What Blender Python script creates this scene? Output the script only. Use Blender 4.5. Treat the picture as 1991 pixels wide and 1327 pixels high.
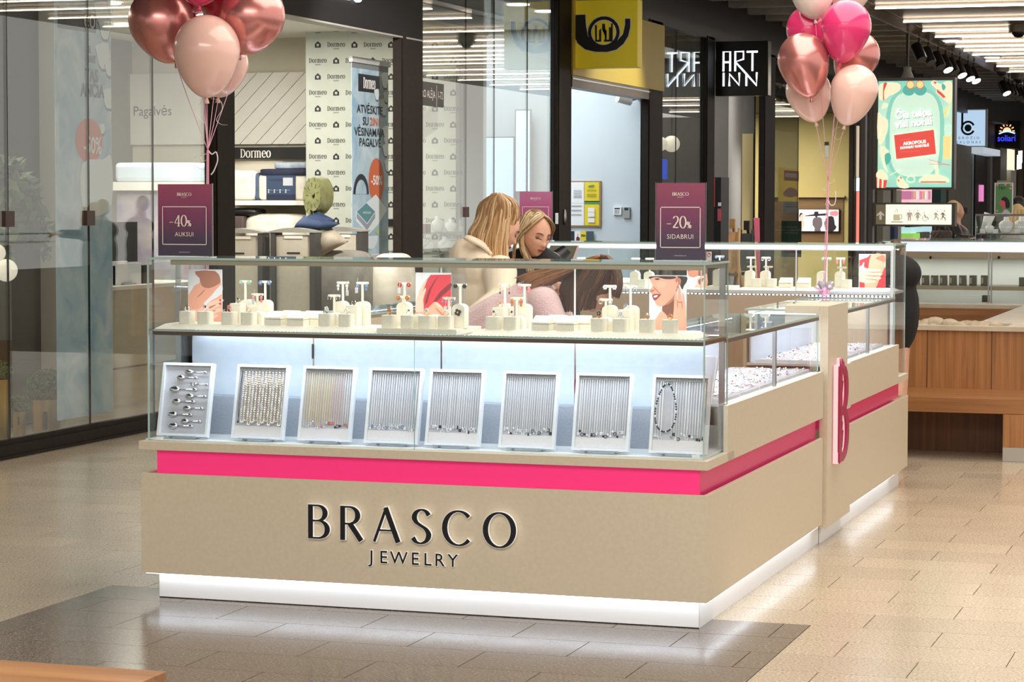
import bpy, bmesh, math, random
from math import sin, cos, pi, radians, sqrt
from mathutils import Vector, Matrix
random.seed(7)
SC = bpy.context.scene
for o in list(bpy.data.objects):
    bpy.data.objects.remove(o)
COL = SC.collection
W_IMG, H_IMG = 1991, 1327

# ------------------------------------------------------------------ camera
F_PX, YAW, PITCH, ROLL, CY = 4617.235, 0.314957, 0.0507518, 0.00194277, 631.328
CAM = Vector((2.080, -8.671, 1.6))


def cam_rows():
    r0 = Matrix(((1, 0, 0), (0, 0, -1), (0, 1, 0)))
    ry = Matrix(((cos(YAW), sin(YAW), 0), (-sin(YAW), cos(YAW), 0), (0, 0, 1)))
    rx = Matrix(((1, 0, 0), (0, cos(PITCH), -sin(PITCH)), (0, sin(PITCH), cos(PITCH))))
    rz = Matrix(((cos(ROLL), -sin(ROLL), 0), (sin(ROLL), cos(ROLL), 0), (0, 0, 1)))
    return rz @ rx @ r0 @ ry


CR = cam_rows()
cd = bpy.data.cameras.new('camera')
cam = bpy.data.objects.new('camera', cd)
COL.objects.link(cam)
cd.sensor_width = 36.0
cd.lens = F_PX * 36.0 / W_IMG
cd.shift_y = (CY - H_IMG / 2) / W_IMG
cd.clip_end = 300
right, up, back = CR[0], -CR[1], -CR[2]
cam.matrix_world = Matrix(((right[0], up[0], back[0], CAM.x), (right[1], up[1], back[1], CAM.y),
                           (right[2], up[2], back[2], CAM.z), (0, 0, 0, 1)))
SC.camera = cam


def ray(px, py):
    return CR.transposed() @ Vector(((px - W_IMG / 2) / F_PX, (py - CY) / F_PX, 1.0))


def aX(X, px, py):
    d = ray(px, py)
    return CAM + d * ((X - CAM.x) / d.x)


def aY(Y, px, py):
    d = ray(px, py)
    return CAM + d * ((Y - CAM.y) / d.y)


def aZ(Z, px, py):
    d = ray(px, py)
    return CAM + d * ((Z - CAM.z) / d.z)


def pxm(P):
    """pixels per metre at a point"""
    return F_PX / (CR[2].dot(Vector(P) - CAM))


# ------------------------------------------------------------------ world, exposure
SC.view_settings.view_transform = 'Standard'
SC.view_settings.look = 'None'
SC.view_settings.gamma = 1.0
SC.view_settings.use_curve_mapping = False
SC.view_settings.exposure = 0.12
w = bpy.data.worlds.new('mall_air')
SC.world = w
w.use_nodes = True
w.node_tree.nodes['Background'].inputs[0].default_value = (1.0, 0.95, 0.89, 1)
w.node_tree.nodes['Background'].inputs[1].default_value = 0.92
SC.cycles.transparent_max_bounces = 24
SC.cycles.max_bounces = 7
SC.cycles.diffuse_bounces = 3
SC.cycles.glossy_bounces = 4
SC.cycles.sample_clamp_indirect = 6.0
SC.cycles.caustics_reflective = False
SC.cycles.caustics_refractive = False


def area(name, loc, size, energy, color=(1, 1, 1), rot=(0, 0, 0)):
    l = bpy.data.lights.new(name, 'AREA')
    l.shape = 'RECTANGLE'
    l.size, l.size_y = size
    l.energy = energy
    l.color = color
    o = bpy.data.objects.new(name, l)
    o.location = loc
    o.rotation_euler = rot
    COL.objects.link(o)
    return o


# added fill lights at ceiling height, one behind the viewer, one over the kiosk
area('ceiling_fill_light', (0.5, -8.0, 4.05), (6.0, 6.0), 800, (1.0, 0.94, 0.86))
area('ceiling_fill_light', (0.2, 3.2, 4.05), (3.2, 8.0), 265, (1.0, 0.93, 0.84))
# the shops' own ceiling lights
area('shop_light', (-7.4, 10.2, 3.25), (2.5, 4.5), 190, (1.0, 0.97, 0.91))
area('shop_light', (-7.2, 17.5, 3.8), (2.4, 5.0), 190, (0.88, 0.95, 1.0))
area('shop_light', (-7.5, 31.5, 3.25), (3.0, 5.0), 330, (1.0, 0.92, 0.70))
area('shop_light', (-7.2, 24.0, 3.8), (2.0, 4.5), 130, (1.0, 0.95, 0.9))
area('shop_light', (-7.0, 4.0, 3.25), (1.5, 4.0), 80, (1.0, 0.96, 0.88))



def spotlamp(loc, to, energy, angle=50, radius=0.06, color=(1, 0.96, 0.9)):
    l = bpy.data.lights.new('added_spot', 'SPOT')
    l.energy, l.spot_size, l.spot_blend, l.shadow_soft_size, l.color = energy, radians(angle), 0.6, radius, color
    o = bpy.data.objects.new('added_spot', l)
    o.location = loc
    o.rotation_euler = (Vector(to) - Vector(loc)).to_track_quat('-Z', 'Y').to_euler()
    COL.objects.link(o)


# added spot lamps at the bulkhead edge to brighten the banner and shop fronts
spotlamp((-3.1, 7.2, 4.0), (-5.95, 11.3, 2.0), 1500, 34)
spotlamp((-3.1, 15.5, 4.0), (-5.6, 15.2, 1.8), 300, 60)
spotlamp((-3.1, 19.0, 4.0), (-5.6, 18.5, 2.6), 300, 60)
spotlamp((-3.1, 25.0, 4.0), (-6.2, 25.6, 0.8), 500, 50)
spotlamp((-3.1, 13.0, 4.0), (-1.0, 12.6, 0.9), 300, 60)

# ------------------------------------------------------------------ materials
MATS = {}


def lin(c):
    out = []
    for v in c[:3]:
        v = v / 255.0
        out.append(v / 12.92 if v <= 0.04045 else ((v + 0.055) / 1.055) ** 2.4)
    return (*out, 1.0)


def mat(name, rgb=(200, 200, 200), rough=0.5, metal=0.0, emit=0.0, ergb=None, coat=0.0, spec=0.5, sss=0.0, sheen=0.0):
    if name in MATS:
        return MATS[name]
    m = bpy.data.materials.new(name)
    m.use_nodes = True
    b = m.node_tree.nodes['Principled BSDF']
    b.inputs['Base Color'].default_value = lin(rgb)
    b.inputs['Roughness'].default_value = rough
    b.inputs['Metallic'].default_value = metal
    b.inputs['Specular IOR Level'].default_value = spec
    if coat:
        b.inputs['Coat Weight'].default_value = coat
        b.inputs['Coat Roughness'].default_value = 0.05
    if sheen:
        b.inputs['Sheen Weight'].default_value = sheen
    if sss:
        b.inputs['Subsurface Weight'].default_value = sss
        b.inputs['Subsurface Radius'].default_value = (0.01, 0.004, 0.002)
        b.inputs['Subsurface Scale'].default_value = 0.5
    if emit:
        b.inputs['Emission Color'].default_value = lin(ergb or rgb)
        b.inputs['Emission Strength'].default_value = emit
    MATS[name] = m
    return m


def nodes(m):
    nt = m.node_tree
    return nt, nt.nodes, nt.links, nt.nodes['Principled BSDF']


def texpos(nt, scale=(1, 1, 1), kind='Position'):
    if kind == 'Position':
        g = nt.nodes.new('ShaderNodeNewGeometry')
        src = g.outputs['Position']
    else:
        g = nt.nodes.new('ShaderNodeTexCoord')
        src = g.outputs[kind]
    mp = nt.nodes.new('ShaderNodeMapping')
    mp.inputs['Scale'].default_value = scale
    nt.links.new(src, mp.inputs['Vector'])
    return mp.outputs['Vector']


def noise_mat(name, c1, c2, scale=(10, 10, 10), rough=0.5, detail=4.0, lo=0.35, hi=0.65, metal=0.0, bump=0.0, coat=0.0, kind='Position', spec=0.5, sheen=0.0, distort=0.0):
    if name in MATS:
        return MATS[name]
    m = mat(name, c1, rough, metal, coat=coat, spec=spec, sheen=sheen)
    nt, nn, ll, b = nodes(m)
    v = texpos(nt, scale, kind)
    n = nn.new('ShaderNodeTexNoise')
    n.inputs['Scale'].default_value = 1.0
    n.inputs['Detail'].default_value = detail
    n.inputs['Distortion'].default_value = distort
    ll.new(v, n.inputs['Vector'])
    r = nn.new('ShaderNodeValToRGB')
    r.color_ramp.elements[0].position = lo
    r.color_ramp.elements[1].position = hi
    r.color_ramp.elements[0].color = lin(c1)
    r.color_ramp.elements[1].color = lin(c2)
    ll.new(n.outputs['Fac'], r.inputs['Fac'])
    ll.new(r.outputs['Color'], b.inputs['Base Color'])
    if bump:
        bp = nn.new('ShaderNodeBump')
        bp.inputs['Strength'].default_value = bump
        bp.inputs['Distance'].default_value = 0.01
        ll.new(n.outputs['Fac'], bp.inputs['Height'])
        ll.new(bp.outputs['Normal'], b.inputs['Normal'])
    return m


def granite(name, base, dark, light, rough):
    if name in MATS:
        return MATS[name]
    m = mat(name, base, rough, spec=0.55)
    nt, nn, ll, b = nodes(m)
    v = texpos(nt, (1, 1, 1))
    oi = nn.new('ShaderNodeObjectInfo')
    n1 = nn.new('ShaderNodeTexNoise')
    n1.inputs['Scale'].default_value = 95
    n1.inputs['Detail'].default_value = 5
    n1.inputs['Roughness'].default_value = 0.75
    ll.new(v, n1.inputs['Vector'])
    r = nn.new('ShaderNodeValToRGB')
    e = r.color_ramp.elements
    e[0].position, e[0].color = 0.36, lin(dark)
    e[1].position, e[1].color = 0.66, lin(light)
    k = e.new(0.5)
    k.color = lin(base)
    ll.new(n1.outputs['Fac'], r.inputs['Fac'])
    hsv = nn.new('ShaderNodeHueSaturation')
    mr = nn.new('ShaderNodeMapRange')
    mr.inputs['To Min'].default_value = 0.93
    mr.inputs['To Max'].default_value = 1.07
    ll.new(oi.outputs['Random'], mr.inputs['Value'])
    ll.new(mr.outputs['Result'], hsv.inputs['Value'])
    ll.new(r.outputs['Color'], hsv.inputs['Color'])
    ll.new(hsv.outputs['Color'], b.inputs['Base Color'])
    n2 = nn.new('ShaderNodeTexNoise')
    n2.inputs['Scale'].default_value = 3
    ll.new(v, n2.inputs['Vector'])
    m2 = nn.new('ShaderNodeMapRange')
    m2.inputs['To Min'].default_value = rough * 0.7
    m2.inputs['To Max'].default_value = rough * 1.4
    ll.new(n2.outputs['Fac'], m2.inputs['Value'])
    ll.new(m2.outputs['Result'], b.inputs['Roughness'])
    return m


def wood(name, c1, c2, axis='z', rough=0.4, sc=1.0):
    s = {'x': (1.5, 28, 28), 'y': (28, 1.5, 28), 'z': (38, 38, 1.2)}[axis]
    return noise_mat(name, c1, c2, tuple(k * sc for k in s), rough, 6, 0.3, 0.7, distort=0.6)


def glass(name, tint=(0.97, 0.99, 0.985), base=0.03, grow=0.75, power=4.5, rough=0.0):
    if name in MATS:
        return MATS[name]
    m = bpy.data.materials.new(name)
    m.use_nodes = True
    nt = m.node_tree
    nn, ll = nt.nodes, nt.links
    nn.remove(nn['Principled BSDF'])
    out = nn['Material Output']
    tr = nn.new('ShaderNodeBsdfTransparent')
    tr.inputs['Color'].default_value = (*tint, 1)
    gl = nn.new('ShaderNodeBsdfGlossy')
    gl.inputs['Roughness'].default_value = rough
    lw = nn.new('ShaderNodeLayerWeight')
    lw.inputs['Blend'].default_value = 0.5
    p = nn.new('ShaderNodeMath')
    p.operation = 'POWER'
    p.inputs[1].default_value = power
    ma = nn.new('ShaderNodeMath')
    ma.operation = 'MULTIPLY_ADD'
    ma.inputs[1].default_value = grow
    ma.inputs[2].default_value = base
    mx = nn.new('ShaderNodeMixShader')
    ll.new(lw.outputs['Facing'], p.inputs[0])
    ll.new(p.outputs[0], ma.inputs[0])
    ll.new(ma.outputs[0], mx.inputs[0])
    ll.new(tr.outputs[0], mx.inputs[1])
    ll.new(gl.outputs[0], mx.inputs[2])
    ll.new(mx.outputs[0], out.inputs['Surface'])
    MATS[name] = m
    return m


def emis(name, rgb, s):
    return mat(name, rgb, 0.5, emit=s)


# ------------------------------------------------------------------ mesh builder
def rounded(w, h, r, n=4):
    pts = []
    for cx, cy, a0 in ((w / 2 - r, h / 2 - r, 0), (-w / 2 + r, h / 2 - r, 90), (-w / 2 + r, -h / 2 + r, 180), (w / 2 - r, -h / 2 + r, 270)):
        for i in range(n + 1):
            a = radians(a0 + 90 * i / n)
            pts.append((cx + r * cos(a), cy + r * sin(a)))
    return pts


def ellip(cx, cy, rx, ry, n=24, rot=0.0):
    out = []
    for i in range(n):
        a = 2 * pi * i / n
        x, y = rx * cos(a), ry * sin(a)
        out.append((cx + x * cos(rot) - y * sin(rot), cy + x * sin(rot) + y * cos(rot)))
    return out


def cr(pts, n=5, closed=True):
    """Catmull-Rom through points"""
    P = [Vector(p) for p in pts]
    out = []
    m = len(P)
    for i in range(m if closed else m - 1):
        p0 = P[(i - 1) % m] if closed or i > 0 else P[i]
        p1, p2 = P[i], P[(i + 1) % m]
        p3 = P[(i + 2) % m] if closed or i + 2 < m else P[(i + 1) % m]
        for k in range(n):
            t = k / n
            out.append(0.5 * ((2 * p1) + (p2 - p0) * t + (2 * p0 - 5 * p1 + 4 * p2 - p3) * t * t + (3 * p1 - p0 - 3 * p2 + p3) * t ** 3))
    if not closed:
        out.append(P[-1])
    return [tuple(p) for p in out]


class MB:
    def __init__(s):
        s.v, s.f, s.m, s.mats = [], [], [], []

    def mi(s, m):
        if m not in s.mats:
            s.mats.append(m)
        return s.mats.index(m)

    def add(s, vs, fs, m):
        k = len(s.v)
        s.v += [tuple(p) for p in vs]
        i = s.mi(m)
        for f in fs:
            s.f.append(tuple(a + k for a in f))
            s.m.append(i)
        return s

    def box(s, x0, y0, z0, x1, y1, z1, m, edge=None, M=None):
        x0, x1 = min(x0, x1), max(x0, x1)
        y0, y1 = min(y0, y1), max(y0, y1)
        z0, z1 = min(z0, z1), max(z0, z1)
        vs = [(x0, y0, z0), (x1, y0, z0), (x1, y1, z0), (x0, y1, z0), (x0, y0, z1), (x1, y0, z1), (x1, y1, z1), (x0, y1, z1)]
        if M:
            vs = [tuple(M @ Vector(p)) for p in vs]
        fs = [(0, 3, 2, 1), (4, 5, 6, 7), (0, 1, 5, 4), (2, 3, 7, 6), (1, 2, 6, 5), (3, 0, 4, 7)]
        if edge is None:
            return s.add(vs, fs, m)
        d = (x1 - x0, y1 - y0, z1 - z0)
        k = d.index(min(d))
        big = {2: (0, 1), 1: (2, 3), 0: (4, 5)}[k]
        s.add(vs, [fs[i] for i in big], m)
        return s.add(vs, [fs[i] for i in range(6) if i not in big], edge)

    def prism(s, pts, z0, z1, m, M=None, top=None, bot=None):
        """pts: xy outline (ccw), extruded z0..z1"""
        n = len(pts)
        vs = [(p[0], p[1], z0) for p in pts] + [(p[0], p[1], z1) for p in pts]
        if M:
            vs = [tuple(M @ Vector(p)) for p in vs]
        s.add(vs, [(i, (i + 1) % n, n + (i + 1) % n, n + i) for i in range(n)], m)
        s.add(vs, [tuple(range(n, 2 * n))], top or m)
        return s.add(vs, [tuple(reversed(range(n)))], bot or m)

    def tube(s, path, r, m, n=8, cap=True, flat=1.0):
        P = [Vector(p) for p in path]
        R = r if isinstance(r, (list, tuple)) else [r] * len(P)
        vs = []
        ref = None
        for i, p in enumerate(P):
            t = (P[min(i + 1, len(P) - 1)] - P[max(i - 1, 0)])
            if t.length < 1e-9:
                t = Vector((0, 0, 1))
            t.normalize()
            if ref is None:
                ref = Vector((1, 0, 0)) if abs(t.x) < 0.8 else Vector((0, 1, 0))
            a = (ref - t * ref.dot(t))
            if a.length < 1e-6:
                a = t.orthogonal()
            a.normalize()
            ref = a
            b = t.cross(a)
            for k in range(n):
                an = 2 * pi * k / n
                vs.append(p + (a * cos(an) + b * sin(an) * flat) * R[i])
        fs = []
        for i in range(len(P) - 1):
            for k in range(n):
                k2 = (k + 1) % n
                fs.append((i * n + k, i * n + k2, (i + 1) * n + k2, (i + 1) * n + k))
        if cap:
            fs.append(tuple(reversed(range(n))))
            fs.append(tuple(range((len(P) - 1) * n, len(P) * n)))
        return s.add(vs, fs, m)

    def lathe(s, prof, m, n=20, M=None):
        """prof: (r, z) list"""
        vs = []
        for r, z in prof:
            for k in range(n):
                a = 2 * pi * k / n
                p = Vector((r * cos(a), r * sin(a), z))
                vs.append(M @ p if M else p)
        fs = []
        for i in range(len(prof) - 1):
            for k in range(n):
                k2 = (k + 1) % n
                fs.append((i * n + k, i * n + k2, (i + 1) * n + k2, (i + 1) * n + k))
        fs.append(tuple(reversed(range(n))))
        fs.append(tuple(range((len(prof) - 1) * n, len(prof) * n)))
        return s.add(vs, fs, m)

    def ell(s, c, rad, m, nu=16, nv=10, M=None):
        vs, fs = [], []
        for j in range(nv + 1):
            th = pi * j / nv
            for i in range(nu):
                ph = 2 * pi * i / nu
                p = Vector((rad[0] * sin(th) * cos(ph), rad[1] * sin(th) * sin(ph), rad[2] * cos(th)))
                if M:
                    p = M @ p
                vs.append(Vector(c) + p)
        for j in range(nv):
            for i in range(nu):
                i2 = (i + 1) % nu
                fs.append((j * nu + i, (j + 1) * nu + i, (j + 1) * nu + i2, j * nu + i2))
        return s.add(vs, fs, m)

    def build(s, name, parent=None, smooth=False, bevel=0.0, offs=None, seg=2):
        me = bpy.data.meshes.new(name)
        vs = s.v
        loc = parent_loc(parent)
        if offs is not None:
            loc = Vector(offs)
        if loc.length > 0:
            vs = [(a - loc.x, b - loc.y, c - loc.z) for a, b, c in vs]
        me.from_pydata(vs, [], s.f)
        for m in s.mats:
            me.materials.append(m)
        me.polygons.foreach_set('material_index', s.m)
        if smooth:
            me.polygons.foreach_set('use_smooth', [True] * len(me.polygons))
        me.update()
        if smooth == 'auto':
            bm = bmesh.new()
            bm.from_mesh(me)
            bmesh.ops.remove_doubles(bm, verts=bm.verts, dist=1e-6)
            for e in bm.edges:
                if len(e.link_faces) == 2 and e.calc_face_angle(0) > 0.6:
                    e.smooth = False
            bm.to_mesh(me)
            bm.free()
        o = bpy.data.objects.new(name, me)
        COL.objects.link(o)
        if parent:
            o.parent = parent
        if offs is not None:
            o.location = loc - parent_loc(parent)
        if bevel:
            bv = o.modifiers.new('bevel', 'BEVEL')
            bv.width = bevel
            bv.segments = seg
            bv.limit_method = 'ANGLE'
        return o


LOCS = {}


def parent_loc(p):
    v = Vector((0, 0, 0))
    while p is not None:
        v = v + p.location
        p = p.parent
    return v


def tag(o, label=None, cat=None, group=None, kind=None):
    if label:
        o['label'] = label
    if cat:
        o['category'] = cat
    if group:
        o['group'] = group
    if kind:
        o['kind'] = kind
    return o


def thing(name, label, cat, loc=(0, 0, 0), group=None):
    o = bpy.data.objects.new(name, None)
    o.empty_display_size = 0.05
    o.location = loc
    COL.objects.link(o)
    return tag(o, label, cat, group)


def struct(o):
    o['kind'] = 'structure'
    return o


def stuff(o):
    o['kind'] = 'stuff'
    return o


def copy_tree(o, parent=None):
    c = o.copy()
    COL.objects.link(c)
    if parent:
        c.parent = parent
    for ch in KIDS.get(o.name, list(o.children)):
        copy_tree(ch, c)
    return c


KIDS = {}


def dup(o, loc, rz=None, label=None, group=None, scale=None):
    c = copy_tree(o)
    c.location = loc
    if rz is not None:
        c.rotation_euler = (0, 0, rz)
    if scale is not None:
        c.scale = (scale, scale, scale)
    if label:
        c['label'] = label
    if group:
        c['group'] = group
    return c


# ------------------------------------------------------------------ flat print and lettering
class Frame:
    """a flat rectangle in space: origin, unit axes u (right) and v (up); n looks at the viewer"""

    def __init__(s, o, u, v):
        s.o, s.u, s.v = Vector(o), Vector(u).normalized(), Vector(v).normalized()
        s.n = s.u.cross(s.v)

    def p(s, x, y, z=0.0):
        return s.o + s.u * x + s.v * y + s.n * z

    def mtx(s, x=0, y=0, z=0, rot=0.0):
        o = s.p(x, y, z)
        u = s.u * cos(rot) + s.v * sin(rot)
        v = -s.u * sin(rot) + s.v * cos(rot)
        return Matrix(((u[0], v[0], s.n[0], o[0]), (u[1], v[1], s.n[1], o[1]), (u[2], v[2], s.n[2], o[2]), (0, 0, 0, 1)))


class Print:
    def __init__(s, fr, w, h, step=0.0004):
        s.fr, s.w, s.h, s.step, s.z = fr, w, h, step, step
        s.mb = MB()

    def poly(s, m, pts, n=0, closed=True):
        """points in 0..1 of the sheet; n>0 rounds them"""
        q = [(x * s.w, y * s.h) for x, y in pts]
        if n:
            q = cr(q, n)
        ar = sum(q[i][0] * q[(i + 1) % len(q)][1] - q[(i + 1) % len(q)][0] * q[i][1] for i in range(len(q)))
        if ar < 0:
            q = q[::-1]
        s.mb.add([s.fr.p(x, y, s.z) for x, y in q], [tuple(range(len(q)))], m)
        s.z += s.step
        return s

    def rect(s, m, x0, y0, x1, y1):
        return s.poly(m, [(x0, y0), (x1, y0), (x1, y1), (x0, y1)])

    def ell(s, m, cx, cy, rx, ry, rot=0.0):
        q = ellip(cx * s.w, cy * s.h, rx * s.w, ry * s.h, 22, rot)
        return s.poly(m, [(x / s.w, y / s.h) for x, y in q])

    def line(s, m, pts, wd, n=0):
        """stroke of width wd (metres) through points"""
        q = [Vector((x * s.w, y * s.h)) for x, y in pts]
        if n:
            q = [Vector(p) for p in cr(q, n, False)]
        vs, fs = [], []
        for i, p in enumerate(q):
            t = (q[min(i + 1, len(q) - 1)] - q[max(i - 1, 0)]).normalized()
            nn = Vector((-t.y, t.x)) * wd / 2
            vs += [s.fr.p(*(p + nn), s.z), s.fr.p(*(p - nn), s.z)]
        for i in range(len(q) - 1):
            fs.append((2 * i, 2 * i + 1, 2 * i + 3, 2 * i + 2))
        s.mb.add(vs, fs, m)
        s.z += s.step
        return s

    def frame(s, m, x0, y0, x1, y1, wd):
        a, b = wd / s.w, wd / s.h
        z = s.z
        for r in ((x0, y0, x1, y0 + b), (x0, y1 - b, x1, y1), (x0, y0, x0 + a, y1), (x1 - a, y0, x1, y1)):
            s.z = z
            s.rect(m, *r)
        return s

    def build(s, name, parent):
        return s.mb.build(name, parent)


def set_world(o, M, parent):
    o.parent = parent
    o.matrix_basis = Matrix.Translation(-parent_loc(parent)) @ M


def text(parent, fr, x, y, s, size, m, align='CENTER', z=0.0015, extrude=0.0, sx=1.0, bold=0.0, rot=0.0, space=1.0, name='lettering', line=1.0):
    c = bpy.data.curves.new(name, 'FONT')
    c.body = s
    c.size = size
    c.align_x = align
    c.extrude = extrude
    c.offset = bold
    c.space_character = space
    c.space_line = line
    c.resolution_u = 3
    c.materials.append(m)
    o = bpy.data.objects.new(name, c)
    COL.objects.link(o)
    M = fr.mtx(x, y, z + extrude, rot) @ Matrix.Diagonal((sx, 1, 1, 1))
    set_world(o, M, parent)
    TEXTS.append(o)
    return o


TEXTS = []


def bake_texts():
    """turns the lettering into plain meshes"""
    bpy.context.view_layer.update()
    dg = bpy.context.evaluated_depsgraph_get()
    for o in TEXTS:
        me = bpy.data.meshes.new_from_object(o.evaluated_get(dg))
        nm = o.name
        par, mb_ = o.parent, o.matrix_basis.copy()
        o.name = 'old'
        n = bpy.data.objects.new(nm, me)
        n.parent = par
        n.matrix_basis = mb_
        for ch in [c for c in bpy.data.objects if c.parent == o]:
            ch.parent = n
        COL.objects.link(n)
        for k in o.keys():
            n[k] = o[k]
        bpy.data.objects.remove(o)


# pen alphabet: strokes of a contrasted letter (units: cap height 1)
def arc(cx, cy, rx, ry, a0, a1, n=22):
    return [(cx + rx * cos(radians(a0 + (a1 - a0) * i / n)), cy + ry * sin(radians(a0 + (a1 - a0) * i / n))) for i in range(n + 1)]


GLY = {
    'B': (0.62, [('T', [(0.08, 0), (0.08, 1)]), ('t', [(0.05, 0.975), (0.30, 0.975)]), ('c', arc(0.30, 0.755, 0.24, 0.22, 90, -90)), ('t', [(0.05, 0.53), (0.32, 0.53)]),
                 ('c', arc(0.32, 0.28, 0.29, 0.255, 90, -90)), ('t', [(0.05, 0.025), (0.32, 0.025)])]),
    'R': (0.64, [('T', [(0.08, 0), (0.08, 1)]), ('t', [(0.05, 0.975), (0.28, 0.975)]), ('c', arc(0.28, 0.73, 0.27, 0.245, 90, -90)), ('t', [(0.05, 0.485), (0.30, 0.485)]), ('T', [(0.30, 0.5), (0.66, 0.0)])]),
    'A': (0.80, [('m', [(0.03, 0), (0.40, 1.0)]), ('T', [(0.38, 1.0), (0.77, 0)]), ('t', [(0.17, 0.34), (0.62, 0.34)])]),
    'S': (0.56, [('c', cr([(.52, .83), (.43, .94), (.29, .985), (.14, .91), (.075, .76), (.14, .62), (.28, .525), (.43, .425), (.515, .27), (.45, .10), (.29, .015), (.13, .05), (.03, .17)], 4, False))]),
    'C': (0.84, [('c', arc(0.47, 0.5, 0.42, 0.49, 42, 318, 30))]),
    'O': (0.94, [('c', arc(0.47, 0.5, 0.42, 0.49, 0, 360, 36))]),
    'D': (0.66, [('T', [(0.14, 0), (0.14, 1)]), ('t', [(0.0, 0.975), (0.25, 0.975)]), ('c', arc(0.25, 0.5, 0.33, 0.475, 90, -90)), ('t', [(0.0, 0.025), (0.25, 0.025)])]),
    'o': (0.56, [('c', arc(0.28, 0.40, 0.22, 0.39, 0, 360, 30))]),
    'r': (0.38, [('T', [(0.14, 0), (0.14, 0.78)]), ('t', [(0.0, 0.76), (0.14, 0.76)]), ('t', [(0.0, 0.02), (0.28, 0.02)]), ('m', [(0.16, 0.60), (0.24, 0.74), (0.34, 0.79), (0.42, 0.74)])]),
    'm': (0.92, [('T', [(0.14, 0), (0.14, 0.78)]), ('t', [(0.0, 0.76), (0.14, 0.76)]), ('t', [(0.02, 0.02), (0.26, 0.02)]), ('c', arc(0.28, 0.60, 0.16, 0.19, 160, 0)), ('T', [(0.45, 0.6), (0.45, 0)]), ('t', [(0.34, 0.02), (0.56, 0.02)]),
                 ('c', arc(0.60, 0.60, 0.16, 0.19, 160, 0)), ('T', [(0.77, 0.6), (0.77, 0)]), ('t', [(0.66, 0.02), (0.90, 0.02)])]),
    'e': (0.52, [('c', arc(0.28, 0.40, 0.21, 0.39, 5, 320, 28)), ('t', [(0.08, 0.43), (0.48, 0.43)])]),
    '4': (0.58, [('T', [(0.42, 0), (0.42, 1)]), ('m', [(0.42, 0.98), (0.03, 0.30)]), ('t', [(0.03, 0.29), (0.58, 0.29)]), ('t', [(0.28, 0.015), (0.56, 0.015)])]),
    '0': (0.60, [('c', arc(0.30, 0.5, 0.25, 0.49, 0, 360, 30))]),
    '2': (0.54, [('c', arc(0.27, 0.75, 0.20, 0.24, 165, -20) + [(0.42, 0.56), (0.25, 0.30), (0.05, 0.06)]), ('M', [(0.04, 0.06), (0.50, 0.06)])]),
    '-': (0.50, [('t', [(0.05, 0.36), (0.42, 0.36)])]),
    '%': (0.62, [('m', [(0.12, 0), (0.50, 1)]), ('c', arc(0.14, 0.74, 0.11, 0.24, 0, 360, 18)), ('c', arc(0.48, 0.26, 0.11, 0.24, 0, 360, 18))]),
}


def glyph(mb, fr, ch, x, y, h, m, thick=0.15, thin=0.05, z0=0.0, z1=0.0, grow=0.0, sx=1.0):
    """adds one letter; z1>z0 makes it solid"""
    wd, strokes = GLY[ch]
    for si, (kind, pts) in enumerate(strokes):
        e_ = si * h * .0012
        P = [Vector((a * sx, b)) for a, b in pts]
        L, R = [], []
        for i, p in enumerate(P):
            t = (P[min(i + 1, len(P) - 1)] - P[max(i - 1, 0)])
            if ch in 'OoC0%e' and kind == 'c' and (P[0] - P[-1]).length < 1e-4 and i in (0, len(P) - 1):
                t = P[1] - P[-2]
            t.normalize()
            if kind == 'T':
                wv = thick
            elif kind == 't':
                wv = thin
            elif kind in 'mM':
                wv = (thick + thin) * (0.42 if kind == 'm' else 0.5)
            else:
                wv = thin + (thick * 1.05 - thin) * abs(t.y) ** 1.6
            n = Vector((-t.y, t.x)) * (wv / 2 + grow)
            ex = t * grow * (-1 if i == 0 else 1 if i == len(P) - 1 else 0)
            L.append(p + n + ex)
            R.append(p - n + ex)
        k = len(P)
        q = [fr.p(x + a.x * h, y + a.y * h, z1 + e_) for a in L] + [fr.p(x + a.x * h, y + a.y * h, z1 + e_) for a in R]
        fs = [(i, k + i, k + i + 1, i + 1) for i in range(k - 1)]
        if z1 > z0:
            q += [fr.p(x + a.x * h, y + a.y * h, z0) for a in L] + [fr.p(x + a.x * h, y + a.y * h, z0) for a in R]
            for i in range(k - 1):
                fs += [(i + 1, 2 * k + i + 1, 2 * k + i, i), (k + i, 3 * k + i, 3 * k + i + 1, k + i + 1)]
            fs += [(0, 2 * k, 3 * k, k), (2 * k - 1, 4 * k - 1, 3 * k - 1, k - 1)]
        mb.add(q, fs, m)
    return wd * sx * h


def word(fr, s, x, y, h, m, parent, name='lettering', thick=0.15, thin=0.05, gap=0.12, z=0.0015, sx=1.0, center=True):
    tot = sum(GLY[c][0] * sx for c in s) * h + gap * h * (len(s) - 1)
    if center:
        x -= tot / 2
    mb = MB()
    for c in s:
        x += glyph(mb, fr, c, x, y, h, m, thick, thin, z, z, sx=sx) + gap * h
    return mb.build(name, parent)


def tied(o, parent):
    """parent a mesh built in world coordinates"""
    o.parent = parent
    return o


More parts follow.
